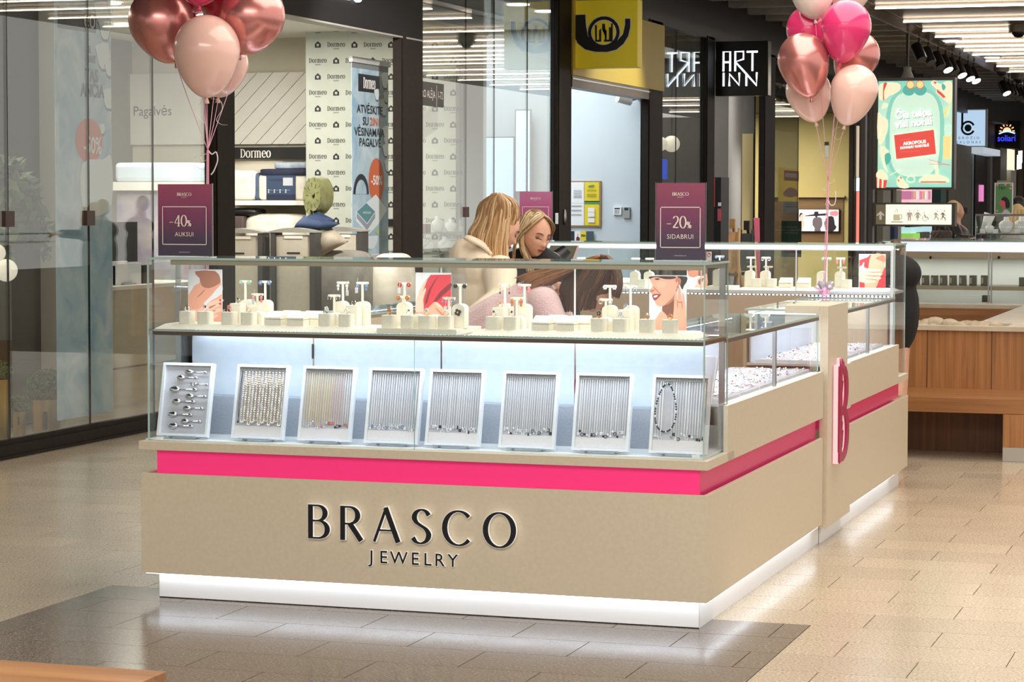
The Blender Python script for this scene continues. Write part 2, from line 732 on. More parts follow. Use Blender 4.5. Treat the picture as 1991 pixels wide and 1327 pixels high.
# shared materials
BEIGE = noise_mat('champagne_laminate', (215, 202, 178), (210, 197, 173), (60, 60, 60), 0.42)
PINK = mat('pink_acrylic', (240, 52, 124), 0.3, spec=0.5)
PINKLIT = mat('pink_backlit', (240, 52, 124), 0.3, emit=0.28)
WHITE = mat('white_lacquer', (238, 240, 242), 0.35)
GLASS = glass('case_glass')
GEDGE = mat('glass_edge', (172, 198, 190), 0.15)
STEEL = mat('brushed_steel', (170, 172, 172), 0.3, 1.0)
SILVER = mat('polished_silver', (225, 225, 228), 0.14, 1.0)
GOLD = mat('gold', (226, 170, 90), 0.2, 1.0)
ROSEG = mat('rose_gold', (222, 150, 120), 0.2, 1.0)
BLACK = mat('black_plastic', (18, 18, 19), 0.4)
DARKBR = noise_mat('dark_bronze', (32, 25, 21), (38, 30, 26), (20, 20, 20), 0.6, spec=0.2)
IVORY = noise_mat('ivory_suede', (240, 232, 214), (246, 239, 223), (90, 90, 90), 0.8, bump=0.05)
INKW = mat('print_white', (250, 246, 242), 0.6)
INKK = mat('print_black', (24, 24, 26), 0.6)
INKR = mat('print_red', (222, 60, 70), 0.6)
# ================================================================== floor
SF = -5.535                                     # storefront plane
GRAN = granite('granite_sand', (196, 178, 152), (140, 118, 94), (226, 211, 188), 0.2)
GRAND = granite('granite_dark', (104, 90, 78), (54, 45, 39), (158, 141, 124), 0.17)
GROUT = mat('grout', (84, 70, 58), 0.8)
mb = MB()
mb.box(-16, -14, -0.05, 16, 90, -0.006, GROUT)
floor = struct(mb.build('floor'))
TW, TH = 0.6, 0.3
DX0, DX1, DY = -2.57, 0.385, 0.21


def tile_mesh(w, m, name='tile'):
    b = MB()
    g, e = 0.0014, 0.0004
    x0, x1, y0, y1 = g, w - g, g, TH - g
    vs = [(x0, y0, -0.006), (x1, y0, -0.006), (x1, y1, -0.006), (x0, y1, -0.006),
          (x0 + e, y0 + e, 0), (x1 - e, y0 + e, 0), (x1 - e, y1 - e, 0), (x0 + e, y1 - e, 0)]
    b.add(vs, [(4, 5, 6, 7), (0, 1, 5, 4), (1, 2, 6, 5), (2, 3, 7, 6), (3, 0, 4, 7)], m)
    return b


TM = {}
near, rest = [], []
for k in range(-14, 46):
    y = 0.21 + TH * k
    off = 0.583 if k % 2 == 0 else 0.883
    for n in range(-11, 3):
        x = off + TW * n
        if x < SF - 0.65 or x > 2.2:
            continue
        cuts = [(x, x + TW, GRAN)]
        if y + 0.01 < DY:
            cuts = []
            a = x
            for bx in (DX0, DX1):
                if a < bx < x + TW:
                    cuts.append((a, bx))
                    a = bx
            cuts.append((a, x + TW))
            cuts = [(p, q, GRAND if DX0 - 0.01 < (p + q) / 2 < DX1 else GRAN) for p, q in cuts]
        for p, q, m in cuts:
            c = Vector(((p + q) / 2, y + TH / 2, 0))
            d = CR @ (c - CAM)
            vis = False
            if d.z > 1:
                px, py = d.x / d.z * F_PX + W_IMG / 2, d.y / d.z * F_PX + CY
                inside = -2.2 < c.x < -0.05 and 0.1 < c.y < 4.7
                vis = -60 < px < W_IMG + 60 and py < H_IMG + 60 and not inside
            (near if vis else rest).append((d.z if vis else 1e9, p, q, y, m))
near.sort(key=lambda t: t[0])
rest += near[300:]
for d, p, q, y, m in near[:300]:
    key = (round(q - p, 3), m.name)
    if key not in TM:
        o = tile_mesh(q - p, m).build('tile')
        TM[key] = o.data
    else:
        o = bpy.data.objects.new('tile', TM[key])
        COL.objects.link(o)
    o.location = (p, y, 0)
    o.parent = floor
mb = MB()
for d, p, q, y, m in rest:
    t = tile_mesh(q - p, m)
    mb.add([(a + p, b + y, c) for a, b, c in t.v], t.f, m)
stuff(mb.build('paving', floor))

# ================================================================== ceiling
BAF = noise_mat('baffle_grey', (236, 235, 228), (226, 225, 217), (5, 5, 5), 0.6)
METAL = noise_mat('bronze_metal_ceiling', (136, 112, 92), (152, 128, 106), (2, 22, 2), 0.35, 4, metal=0.1)
mb = MB()
mb.box(-10, -14, 4.86, -2.9, 90, 4.9, mat('ceiling_void', (44, 43, 41), 0.8))
ceiling = struct(mb.build('ceiling'))
sl = None
for i in range(40):
    y = 24.521 - 1.262 * 14 + 1.262 * i
    if sl is None:
        b = MB()
        b.box(SF + 0.02, -0.12, 4.39, -3.2, 0.12, 4.62, BAF)
        sl = b.build('slat', ceiling)
        o = sl
    else:
        o = bpy.data.objects.new('slat', sl.data)
        COL.objects.link(o)
        o.parent = ceiling
    o.location = (0, y, 0)
b = MB()
b.box(-2.87, -14, 4.1, 3.2, 90, 4.14, METAL)
b.build('metal_panel', ceiling)
BK = noise_mat('bronze_bulkhead', (210, 186, 154), (186, 160, 130), (1.2, 1.2, 1.2), 0.2, metal=0.2)
b = MB()
b.add([(-3.2, -14, 4.1), (-3.2, 90, 4.1), (-2.885, 90, 4.1), (-2.885, -14, 4.1), (-3.2, -14, 4.75), (-3.2, 90, 4.75), (-2.885, 90, 4.75), (-2.885, -14, 4.75)],
      [(0, 1, 2, 3), (0, 4, 5, 1), (2, 6, 7, 3), (3, 7, 4, 0)], BK)
b.build('bulkhead', ceiling)
b = MB()
b.box(-3.215, -14, 4.088, -3.195, 90, 4.11, BLACK)
b.box(-2.89, -14, 4.092, -2.87, 90, 4.102, BLACK)
b.build('edge_trim', ceiling)
STRIP = emis('light_strip', (255, 238, 214), 10.0)
b = MB()
b.box(0, -0.016, 4.045, 5.4, 0.016, 4.06, STRIP)
b.box(0, -0.006, 4.065, 5.4, 0.006, 4.1, WHITE)
st = None
ys = [9.9, 11.1, 12.3, 13.5, 14.7, 15.9, 17.1, 18.3, 19.6,
      21.13, 23.43, 25.2, 26.45, 27.55, 28.7, 29.7, 30.8, 32.6, 34.2, 36, 38, 40, 43, 46, 49, 53, 57]
TENS = 'first second third fourth fifth sixth seventh eighth ninth tenth eleventh twelfth thirteenth fourteenth fifteenth sixteenth seventeenth eighteenth nineteenth'.split()
ORDN = TENS + [a + b for a in ('twent', 'thirt', 'fort', 'fift', 'sixt') for b in ['ieth'] + ['y-' + c for c in TENS[:9]]]
for i, y in enumerate(ys):
    if st is None:
        st = b.build('ceiling_light')
        o = st
    else:
        o = bpy.data.objects.new('ceiling_light', st.data)
        COL.objects.link(o)
    o.location = (-2.86, y, 0)
    tag(o, 'long thin warm white light strip across the bronze metal ceiling, %s from the front' % ORDN[i], 'ceiling light', 'light strips in the metal ceiling')

# spotlights on the bulkhead edge
SPOTW = emis('spot_lens', (255, 250, 240), 14)
SPOTD = mat('spot_lens_off', (120, 118, 112), 0.3)


def spot(px, py, lit, Y=None):
    # hangs under the lower left edge of the bulkhead: X=-3.18, z=4.07
    p = aZ(4.07, px, py)
    p.x = -3.18
    t = thing('spotlight', None, 'spotlight', p)
    b = MB()
    b.tube([p + Vector((0, 0, 0.02)), p + Vector((0, 0, -0.13))], 0.018, BLACK, 6)
    b.build('stem', t)
    ax = Vector((0.42, -0.35, -0.84)).normalized()
    c = p + Vector((-0.03, 0, -0.14))
    b = MB()
    b.tube([c - ax * 0.06, c + ax * 0.20], 0.085, BLACK, 14)
    b.build('housing', t, smooth='auto')
    b = MB()
    e = c + ax * 0.2
    b.tube([e, e + ax * 0.006], 0.078, SPOTW if lit else SPOTD, 14)
    b.build('lens', t)
    return t


q = 6.842
for i, (x, y, lit) in enumerate([(640, 520, 0), (762, 575, 0), (880, 635, 0), (970, 680, 1), (1055, 720, 0), (1150, 765, 1), (1250, 815, 1), (1332, 850, 1)]):
    t = spot(1700 + x / q, y / q, lit)
    ordn = ['first', 'second', 'third', 'fourth', 'fifth', 'sixth', 'seventh', 'eighth'][i]
    tag(t, 'black cylinder spotlight under the ceiling edge, %s of the nearer row of eight' % ordn, 'spotlight', 'spotlights in the nearer row')
for i, (x, y, lit) in enumerate([(1750, 1035, 1), (1800, 1060, 0), (1850, 1085, 0), (1900, 1110, 0), (1950, 1135, 0), (1985, 1150, 0)]):
    t = spot(1700 + x / q, y / q, lit)
    tag(t, 'black cylinder spotlight in the farther row under the ceiling edge, %s from its near end' % ORDN[i], 'spotlight', 'spotlights in the farther row')
# ceiling cameras and downlights in the metal ceiling
for x, y, lab in ((1920, 330, 'dark dome camera on the metal ceiling, nearest of the three'), (1690, 880, 'dark dome camera on the metal ceiling above the far spotlights'),
                  (1912, 985, 'dark dome camera on the metal ceiling at the right, farthest of the three')):
    p = aZ(4.09, 1700 + x / q, y / q)
    t = thing('dome_camera', lab, 'security camera', p)
    b = MB()
    b.tube([p, p + Vector((0, 0, -0.1))], 0.14, mat('camera_housing', (120, 105, 92), 0.4), 16)
    b.build('housing', t, smooth='auto')
    b = MB()
    b.ell(p + Vector((0, 0, -0.1)), (0.095, 0.095, 0.08), BLACK)
    b.build('dome', t, smooth=True)
for x, y, lab in ((1025, 515, 'small round lit downlight in the metal ceiling, nearer of two'), (1565, 740, 'small round lit downlight in the metal ceiling, farther of two')):
    p = aZ(4.09, 1700 + x / q, y / q)
    t = thing('downlight', lab, 'downlight', p)
    b = MB()
    b.tube([p, p + Vector((0, 0, -0.03))], 0.16, WHITE, 16)
    b.build('ring', t)
    b = MB()
    b.tube([p + Vector((0, 0, -0.03)), p + Vector((0, 0, -0.04))], 0.12, SPOTW, 16)
    b.build('lens', t)

# ================================================================== storefront shell along the left side of the mall
LINT = mat('charcoal_fascia', (30, 29, 30), 0.6, spec=0.2)
SHOPGL = glass('shop_glass', (0.93, 0.95, 0.93), 0.05, 0.85, 3.2)
SEDGE = mat('shop_glass_edge', (40, 44, 40), 0.3)


def sbox(name, y0, y1, z0, z1, m, x0=SF - 0.08, x1=SF + 0.05, st=True):
    b = MB()
    b.box(x0, y0, z0, x1, y1, z1, m)
    o = b.build(name)
    return struct(o) if st else o


# base, posts and lintels
b = MB()
b.box(SF - 0.06, -12, 0, SF + 0.04, 7.42, 0.085, DARKBR)
b.box(SF - 0.05, -12, 0.085, SF + 0.02, 7.42, 0.114, DARKBR)
b.box(SF + 0.04, -12, 0, SF + 0.055, 7.42, 0.02, DARKBR)
struct(b.build('baseboard_left'))
b = MB()
b.box(SF - 0.05, 11.89, 0, SF + 0.03, 16.2, 0.11, DARKBR)
b.box(SF - 0.05, 20.7, 0, SF + 0.03, 23.1, 0.11, DARKBR)
b.box(SF - 0.05, 27.7, 0, SF + 0.03, 34.7, 0.11, DARKBR)
struct(b.build('baseboard_back'))
n = 0
for y0, y1, zt in ((7.42, 7.78, 3.1), (11.33, 11.89, 3.1), (16.13, 16.66, 3.9), (19.99, 20.71, 3.9), (23.09, 23.6, 3.9), (26.87, 27.7, 3.9), (34.7, 37.4, 3.9), (38.6, 39.8, 3.9), (41.5, 44.0, 3.9), (52.5, 55.2, 3.9)):
    n += 1
    b = MB()
    b.box(SF - 0.03, y0, 0, SF + 0.05, y1, zt, DARKBR)
    if y1 - y0 > 0.3:
        b.box(SF + 0.05, y0 + 0.03, 0, SF + 0.062, y0 + 0.10, zt, DARKBR)
    struct(b.build('trim_%d' % n))
lint = sbox('trim_lintel', -12, 11.89, 3.1, 4.86, LINT)
b = MB()
b.box(SF - 0.09, -12, 3.085, SF + 0.055, 11.89, 3.1, mat('lintel_edge', (150, 146, 138), 0.4))
b.build('edge_strip', lint)
HOMEW = emis('home_letters', (235, 245, 255), 2.2)
fr = Frame((SF + 0.055, 0, 0), (0, 1, 0), (0, 0, 1))
for i, (ch, y) in enumerate((('h', 9.37), ('o', 9.62), ('m', 9.90), ('e', 10.22))):
    text(lint, fr, y, 3.315, ch, 0.44, HOMEW, z=0.0, extrude=0.012, name='letter')
sbox('trim_header', 11.89, 16.66, 3.9, 4.86, DARKBR)
sbox('trim_fascia', 16.66, 80, 3.87, 4.86, noise_mat('dark_fascia', (38, 31, 27), (34, 28, 25), (3, 3, 3), 0.5))


def pane(n, y0, y1, z0=0.114, z1=3.1):
    b = MB()
    b.box(SF - 0.006, y0 + 0.004, z0, SF + 0.006, y1 - 0.004, z1, SHOPGL, SEDGE)
    return struct(b.build('window_%d' % n))


wn = 1
yj = aX(SF, 297, 400).y
for y0, y1, z1 in ((-12, 2.9, 3.1), (2.9, 4.5, 3.1), (4.5, 5.56, 3.1), (5.56, yj, 3.1), (yj, 7.42, 3.1), (11.89, 13.23, 3.9), (13.23, 14.1, 3.9), (14.1, 15.2, 3.9), (15.2, 16.13, 3.9),
                   (20.71, 21.6, 3.87), (21.6, 23.09, 3.87), (27.7, 29.8, 3.87)):
    pane(wn, y0, y1, 0.114, z1)
    wn += 1
CL = mat('clamp_brown', (66, 40, 34), 0.4)
for i, (y, z) in enumerate(((4.5, 1.50), (5.56, 1.50), (13.23, 1.52), (13.23, 3.86))):
    b = MB()
    b.box(SF - 0.02, y - 0.055, z - 0.05, SF + 0.02, y + 0.055, z + 0.05, CL)
    o = b.build('glass_clamp')
    tag(o, 'small square brown metal clamp joining glass panes ' + ('at the far left of the shop front', 'left of the blue ice banner', 'behind the jewellery kiosk', 'at the top')[i], 'clamp')
# ================================================================== the jewellery kiosk
XR, YF = 0.036, -0.03            # outer faces of the panels
XL = -2.315
YB = 4.93
LEDW = emis('led_white', (236, 244, 255), 10.0)
CASEW = noise_mat('case_back', (214, 224, 238), (208, 219, 235), (30, 30, 30), 0.55)
GREYF = noise_mat('grey_felt', (160, 166, 176), (148, 154, 165), (160, 160, 160), 0.9)
BRTRIM = mat('champagne_metal', (172, 158, 134), 0.35, 0.4)
DKTRIM = mat('dark_shelf_trim', (92, 80, 68), 0.35, 0.3)
PLINTH = mat('plinth_white', (240, 242, 244), 0.4)
PWHITE = mat('paper_white', (246, 246, 248), 0.5)


def gpane(b, *a):
    b.box(*a, GLASS, GEDGE)


def led_bar(parent, x0, y0, x1, y1, z, n, name='led_strip', em=None):
    """aluminium profile with a row of small diodes under it"""
    b = MB()
    lx, ly = abs(x1 - x0), abs(y1 - y0)
    wx, wy = (0, 0.007) if lx > ly else (0.007, 0)
    b.box(min(x0, x1) - wx, min(y0, y1) - wy, z, max(x0, x1) + wx, max(y0, y1) + wy, z + 0.006, mat('led_profile', (226, 230, 232), 0.4))
    for i in range(n):
        t = (i + 0.5) / n
        x, y = x0 + (x1 - x0) * t, y0 + (y1 - y0) * t
        b.box(x - 0.004, y - 0.004, z - 0.0035, x + 0.004, y + 0.004, z, em or emis('led_diode', (232, 242, 255), 26))
    return b.build(name, parent)


# ---------------- front display counter
front = thing('display_counter', 'tall champagne display counter with pink band and black letters across its front', 'counter', (-1.14, 0, 0), 'counters of the jewellery kiosk')
b = MB()
b.box(-2.25, 0, 0, 0, 0.42, 0.108, PLINTH)
b.box(-2.25, 0, 0.0, 0, 0.001, 0.004, BLACK)
pl = b.build('plinth', front, bevel=0.0015)
b = MB()
b.box(-0.0005, -0.001, 0.0, 0.0006, 0.0006, 0.104, mat('joint_grey', (150, 152, 152), 0.5))
b.build('corner_joint', front)
b = MB()
b.box(XL, YF, 0.102, XR, -0.012, 0.509, BEIGE)
b.box(XL, -0.012, 0.102, XL + 0.018, 0.42, 0.509, BEIGE)
b.box(XR - 0.018, -0.012, 0.102, XR, 0.42, 0.509, BEIGE)
b.box(XL + 0.018, -0.012, 0.108, XR - 0.018, 0.42, 0.128, WHITE)
panel = b.build('front_panel', front, bevel=0.001)
b = MB()
b.box(XL + 0.02, -0.0285, 0.1005, XR - 0.001, -0.006, 0.1025, emis('plinth_led', (236, 244, 255), 5))
b.box(XR - 0.0175, 0.0, 0.1005, XR - 0.002, 0.42, 0.1025, emis('plinth_led', (236, 244, 255), 5))
b.build('led_strip', front)
b = MB()
b.box(-2.257, 0.0, 0.495, -0.001, 0.2, 0.612, PINKLIT)
b.box(-2.257, 0.2, 0.495, 0.0, 0.42, 0.612, PINK)
b.box(-0.001, 0.0, 0.495, 0.0, 0.2, 0.612, PINK)
b.build('pink_band', front)
b = MB()
b.box(XL - 0.01, YF, 0.603, XR, 0.42, 0.638, BEIGE)
b.build('ledge', front, bevel=0.001)
b = MB()
b.box(XL - 0.01, 0.035, 0.6385, XR - 0.03, 0.395, 0.642, WHITE)
b.build('case_floor', front)
# letters on the panel
NAVY = mat('letter_black', (14, 13, 18), 0.35)
LWH = emis('letter_edge', (255, 255, 252), 0.22)  # plain white edge, no lamp; faint glow put into the colour
frp = Frame((0, YF, 0), (1, 0, 0), (0, 0, 1))
a0, a1 = aY(YF, 604, 1046), aY(YF, 1006, 1062)
b0 = aY(YF, 607, 980)
capH = b0.z - a0.z
wtot = sum(GLY[c][0] for c in 'BRASCO')
gap = ((a1.x - a0.x) / capH - wtot) / 5
x = a0.x - 0.02 * capH
for c in 'BRASCO':
    fb = MB()
    glyph(fb, frp, c, x, a0.z, capH, NAVY, 0.155, 0.05, 0.0205, 0.0215)
    eb = MB()
    wd = glyph(eb, frp, c, x, a0.z, capH, LWH, 0.155, 0.05, 0.010, 0.020, grow=0.012)
    lt = fb.build('letter', panel)
    eb.build('letter_back', lt)
    x += wd + gap * capH
jz = aY(YF, 718, 1093)
je = aY(YF, 890, 1100)
jh = aY(YF, 725, 1069).z - aY(YF, 725, 1094).z
for i, c in enumerate('JEWELRY'):
    xx = [608, 713, 848, 990, 1100, 1205, 1322][i] / 4.525 + 590
    P = aY(YF, xx, 1095)
    ob = text(panel, frp, P.x, jz.z - 0.001, c, jh / 0.72, NAVY, z=0.0105, extrude=0.0005, name='letter')
    ob.data.offset = 0.0004
    o2 = text(panel, frp, P.x, jz.z - 0.001, c, jh / 0.72, LWH, z=0.006, extrude=0.002, name='letter_back', bold=0.0022)

GT = 1.372                        # top of the tall glass
b = MB()
jx = aY(0.01, 806, 760).x
gpane(b, XL + 0.02, 0.006, 0.6385, jx - 0.0008, 0.012, 1.068)
g1 = b.build('glass_pane', front)
b = MB()
gpane(b, jx + 0.0008, 0.006, 0.6385, 0.008, 0.012, 1.068)
b.build('glass_pane', front)
b = MB()
gpane(b, XL + 0.02, 0.006, 1.0905, 0.008, 0.012, GT)
b.build('glass_pane', front)
for x0 in (0.0082, XL + 0.014):
    b = MB()
    gpane(b, x0, 0.006, 0.6385, x0 + 0.006, 0.395, GT)
    b.build('glass_pane', front)
b = MB()
gpane(b, XL + 0.01, 0.0, GT + 0.0005, 0.018, 0.40, GT + 0.009)
b.build('glass_top', front)
b = MB()
b.box(-2.20, 0.014, 1.352, 0.004, 0.034, 1.3715, BRTRIM)
b.box(-2.20, 0.37, 1.352, 0.004, 0.39, 1.3715, BRTRIM)
b.box(-0.012, 0.034, 1.36, 0.004, 0.37, 1.3715, BRTRIM)
b.build('top_rail', front)
led_bar(front, -2.18, 0.046, -0.02, 0.046, 1.3645, 120)
# shelf
b = MB()
b.box(-2.276, 0.014, 1.083, 0.004, 0.39, 1.0905, GLASS, GEDGE)
b.build('glass_shelf', front)
b = MB()
b.box(-2.28, 0.014, 1.067, 0.004, 0.030, 1.0825, DKTRIM)
b.box(-0.012, 0.03, 1.067, 0.004, 0.39, 1.0825, DKTRIM)
b.box(-2.28, 0.378, 1.067, 0.004, 0.39, 1.0825, DKTRIM)
b.build('shelf_trim', front)
led_bar(front, -2.26, 0.044, -0.02, 0.044, 1.0745, 130)
led_bar(front, -2.26, 0.36, -0.02, 0.36, 1.071, 130)
area('case_light', (-1.14, 0.10, 1.064), (2.2, 0.10), 6.5, (0.80, 0.90, 1.0))
area('case_light', (-1.14, 0.18, 1.35), (2.2, 0.12), 2.4, (1.0, 0.96, 0.9))
# rear sliding doors, posts
xs = [aY(0.39, px, 800).x for px in (352, 610, 858, 1118, 1372)]
for i in range(4):
    b = MB()
    b.box(xs[i] + 0.004, 0.388, 0.642, xs[i + 1] - 0.004, 0.394, 1.066, CASEW)
    d = b.build('sliding_door', front)
b = MB()
b.box(XL + 0.03, 0.388, 0.642, xs[0] - 0.02, 0.392, 1.066, mat('grey_mirror', (160, 168, 176), 0.12, 0.7))
b.box(xs[0] - 0.02, 0.384, 0.642, xs[0] + 0.001, 0.396, GT, STEEL)
b.box(-0.02, 0.384, 0.642, 0.002, 0.398, GT, STEEL)
b.build('rear_post', front)
b = MB()
b.box(xs[1] - 0.004, 0.380, 0.96, xs[1] + 0.003, 0.388, 1.02, BLACK)
b.build('door_latch', front)
b = MB()
b.box(xs[0] + 0.01, 0.30, 0.642, xs[4] - 0.01, 0.386, 0.80, GREYF)
b.build('rear_step', front)
# slender white rods carrying the top
for px in (858, 1118):
    p = aY(0.385, px, 560)
    b = MB()
    b.tube([(p.x, 0.384, 1.0905), (p.x, 0.384, 1.352)], 0.004, WHITE, 8)
    b.build('rod', front)


# ---------------- low side counters (right and left) with the upright portal between
def side_counter(label, mir, y0, y1, joint, end_plinth):
    """mir=+1: outer face at XR; -1: mirrored to the left side"""
    def X(x):
        return x if mir > 0 else (XL + XR) - x * (.6 if x < -.05 else 1)
    t = thing('display_counter', label, 'counter', (X(-0.2), (y0 + y1) / 2, 0), 'counters of the jewellery kiosk')

    def bx(bb, x0, ya, z0, x1, yb, z1, *m):
        bb.box(X(x0), ya, z0, X(x1), yb, z1, *m)
    b = MB()
    bx(b, 0, y0, 0, -0.45, end_plinth, 0.108, PLINTH)
    b.build('plinth', t)
    b = MB()
    bx(b, XR - 0.018, y0, 0.102, XR, y1, 0.509, BEIGE)
    bx(b, XR - 0.018, y0, 0.108, -0.45, y1, 0.128, WHITE)
    b.build('lower_panel', t, bevel=0.001)
    b = MB()
    bx(b, XR - 0.0175, y0, 0.1005, XR - 0.002, y1 - 0.1, 0.1025, emis('plinth_led', (236, 244, 255), 5))
    b.build('led_strip', t)
    b = MB()
    bx(b, 0, y0, 0.495, -0.45, y1, 0.612, PINK)
    b.build('pink_band', t)
    b = MB()
    yy0 = max(y0, 0.42) if y0 < 1 else y0
    bx(b, XR - 0.018, yy0 - (0.115 if y0 < 1 else 0), 0.603, XR, y1, 0.821, BEIGE)
    bx(b, XR - 0.018, yy0, 0.612, -0.45, y1, 0.64, WHITE)
    bx(b, -0.452, yy0, 0.612, -0.47, y1, 1.06, BEIGE)
    b.build('upper_panel', t, bevel=0.001)
    b = MB()
    bx(b, 0.018, yy0, 0.805, -0.45, y1, 0.817, mat('tray_white', (232, 234, 240), 0.6))
    b.build('case_floor', t)
    js = [yy0 - 0.02] + joint + [y1]
    for i in range(len(js) - 1):
        b = MB()
        bx(b, 0.006, js[i] + 0.004, 0.8215, 0.012, js[i + 1] - 0.004, 1.062, GLASS, GEDGE)
        b.build('glass_pane', t)
    b = MB()
    for j in joint:
        bx(b, 0.0, j - 0.012, 0.8215, 0.014, j + 0.012, 1.06, STEEL)
    b.build('post', t)
    b = MB()
    bx(b, 0.014, yy0 - 0.02, 1.076, -0.46, y1, 1.085, GLASS, GEDGE)
    b.build('glass_top', t)
    b = MB()
    bx(b, 0.013, yy0 - 0.02, 1.060, 0.0, y1, 1.0755, DKTRIM)
    bx(b, -0.44, yy0 - 0.02, 1.060, -0.455, y1, 1.0755, BRTRIM)
    b.build('top_rail', t)
    b = MB()
    bx(b, -0.43, yy0, 0.82, -0.437, y1, 1.06, CASEW)
    b.build('rear_door', t)
    n = int((y1 - yy0) / 0.02)
    led_bar(t, X(-0.03), yy0, X(-0.03), y1 - 0.02, 1.066, n)
    led_bar(t, X(-0.40), yy0, X(-0.40), y1 - 0.02, 1.066, n)
    area('case_light', (X(-0.2), (yy0 + y1) / 2, 1.055), (0.1, y1 - yy0), 5.5 * (y1 - yy0) / 2, (0.9, 0.95, 1.0))
    return t


side1 = side_counter('low champagne side counter between the tall front case and the upright portal', 1, 0.42, 2.30, [1.317], 2.5)
side2 = side_counter('low champagne side counter beyond the upright portal, next to the rear case', 1, 2.85, 4.57, [3.696], 4.57)
side3 = side_counter('long low counter on the left side of the kiosk, behind the tall front case', -1, 0.42, 4.57, [1.4, 2.5, 3.6], 4.57)

# ---------------- upright portal with the pink B
PX = 0.052
portal = thing('portal_frame', 'upright champagne portal frame with pink letter on its side between two low counters', 'frame', (0.0, 2.57, 0), None)
b = MB()
b.box(0.013, 2.325, 0.083, PX, 2.845, 1.126, BEIGE)
b.box(0.013, 2.845, 0.083, PX, 2.95, 0.50, BEIGE)
b.box(0.013, 2.845, 0.60, PX, 2.95, 0.822, BEIGE)
up_ = b.build('upright', portal, bevel=0.001)
b = MB()
b.box(-0.154, 2.325, 1.090, 0.0128, 2.845, 1.126, BEIGE)
b.build('cap', portal, bevel=0.001)
b = MB()
b.box(0.002, 2.40, 0.0, 0.012, 2.92, 0.11, PLINTH)
b.build('foot', portal)
BP = mat('b_magenta', (172, 26, 82), 0.3)
BGL = emis('b_glow', (250, 214, 224), 0.25)
frB = Frame((PX, 0, 0), (0, 1, 0), (0, 0, 1))
z0, z1 = aX(PX + 0.03, 1618, 898).z, aX(PX + 0.03, 1622, 722).z
hB = z1 - z0
yB = 2.44
fb, eb = MB(), MB()
gB = (('T', [(0.16, -0.02), (0.16, 1.02)]), ('m', [(0.04, 0.98), (0.42, 0.99)]), ('c', arc(0.40, 0.755, 0.36, 0.235, 90, -90)), ('m', [(0.12, 0.52), (0.50, 0.52)]),
      ('c', arc(0.42, 0.26, 0.42, 0.26, 90, -90)), ('m', [(0.02, 0.0), (0.46, 0.0)]))
GLY['b_logo'] = (0.9, list(gB))
sxx = 0.62
for bb, m, za, zb, gr in ((fb, BP, 0.028, 0.036, 0.0), (eb, BGL, 0.006, 0.027, 0.012)):
    glyph(bb, frB, 'b_logo', yB, z0, hB, m, 0.17, 0.075, za, zb, grow=gr, sx=sxx)
# the small drips and curls of the letter
for (u0, v0, u1, v1) in ((0.10, 1.0, 0.08, 1.12), (0.24, 1.0, 0.24, 1.12), (0.34, 1.0, 0.36, 1.10), (0.44, 0.98, 0.48, 1.07), (0.16, 0.5, 0.26, 0.66), (0.30, 0.86, 0.30, 0.70), (0.28, 0.40, 0.28, 0.20), (0.34, 0.3, 0.36, 0.1), (0.10, -0.02, 0.09, -0.07), (0.24, 0.62, 0.30, 0.74), (0.36, 0.0, 0.38, -0.05)):
    P0, P1 = frB.p(yB + u0 * hB * sxx, z0 + v0 * hB, 0.024), frB.p(yB + u1 * hB * sxx, z0 + v1 * hB, 0.024)
    eb.tube([P0, P1], [0.012, 0.008], BGL, 8)
    P0, P1 = frB.p(yB + u0 * hB * sxx, z0 + v0 * hB, 0.032), frB.p(yB + u1 * hB * sxx, z0 + v1 * hB, 0.032)
    fb.tube([P0, P1], [0.008, 0.003], BP, 8)
l = fb.build('letter', up_)
tag(l, 'magenta decorated letter B')
eb.build('letter_back', l)

# ---------------- rear counter with a tall case
rear = thing('display_counter', 'tall champagne display counter at the kiosk far end with bright top rail', 'counter', (-1.0, 4.75, 0), 'counters of the jewellery kiosk')
RX0 = -2.295
YN, YE = 4.575, 4.96
b = MB()
b.box(RX0, 4.57, 0, 0, 4.84, 0.108, PLINTH)
b.build('plinth', rear)
b = MB()
b.box(RX0, 4.57, 0.102, XR, YB, 0.509, BEIGE)
b.build('lower_panel', rear, bevel=0.001)
b = MB()
b.box(RX0, 4.57, 0.495, 0.0, 4.80, 0.612, PINK)
b.build('pink_band', rear)
b = MB()
b.box(RX0, 4.57, 0.603, XR, YB, 0.638, BEIGE)
b.build('ledge', rear, bevel=0.001)
b = MB()
b.box(RX0, YN, 0.64, -0.03, YN + 0.012, 1.085, noise_mat('rear_wall', (190, 172, 150), (186, 168, 146), (8, 8, 8), 0.5))
b.build('inner_panel', rear)
b = MB()
gpane(b, RX0, YN - 0.002, 1.113, -0.012, YN + 0.004, GT - 0.012)
b.build('glass_pane', rear)
b = MB()
gpane(b, RX0, YE, 0.6385, 0.0, YE + 0.006, GT)
b.build('glass_pane', rear)
b = MB()
gpane(b, 0.004, YN, 0.6385, 0.010, YE, GT)
b.build('glass_pane', rear)
b = MB()
gpane(b, RX0, YN, GT + 0.0005, 0.014, YE + 0.01, GT + 0.009)
b.build('glass_top', rear)
b = MB()
b.box(RX0, YN + 0.002, 1.342, 0.0, YN + 0.026, 1.3715, WHITE)
b.box(RX0, YN - 0.004, 1.349, 0.0, YN + 0.002, 1.366, emis('rail_glow', (244, 250, 255), 1.6))
b.box(RX0, YE - 0.02, 1.355, 0.0, YE - 0.001, 1.3715, BRTRIM)
b.build('top_rail', rear)
for x in (-0.008, RX0 + 0.012):
    b = MB()
    b.box(x - 0.008, YN, 0.64, x + 0.008, YN + 0.016, GT, mat('white_post', (222, 226, 228), 0.3, 0.3))
    b.build('post', rear)
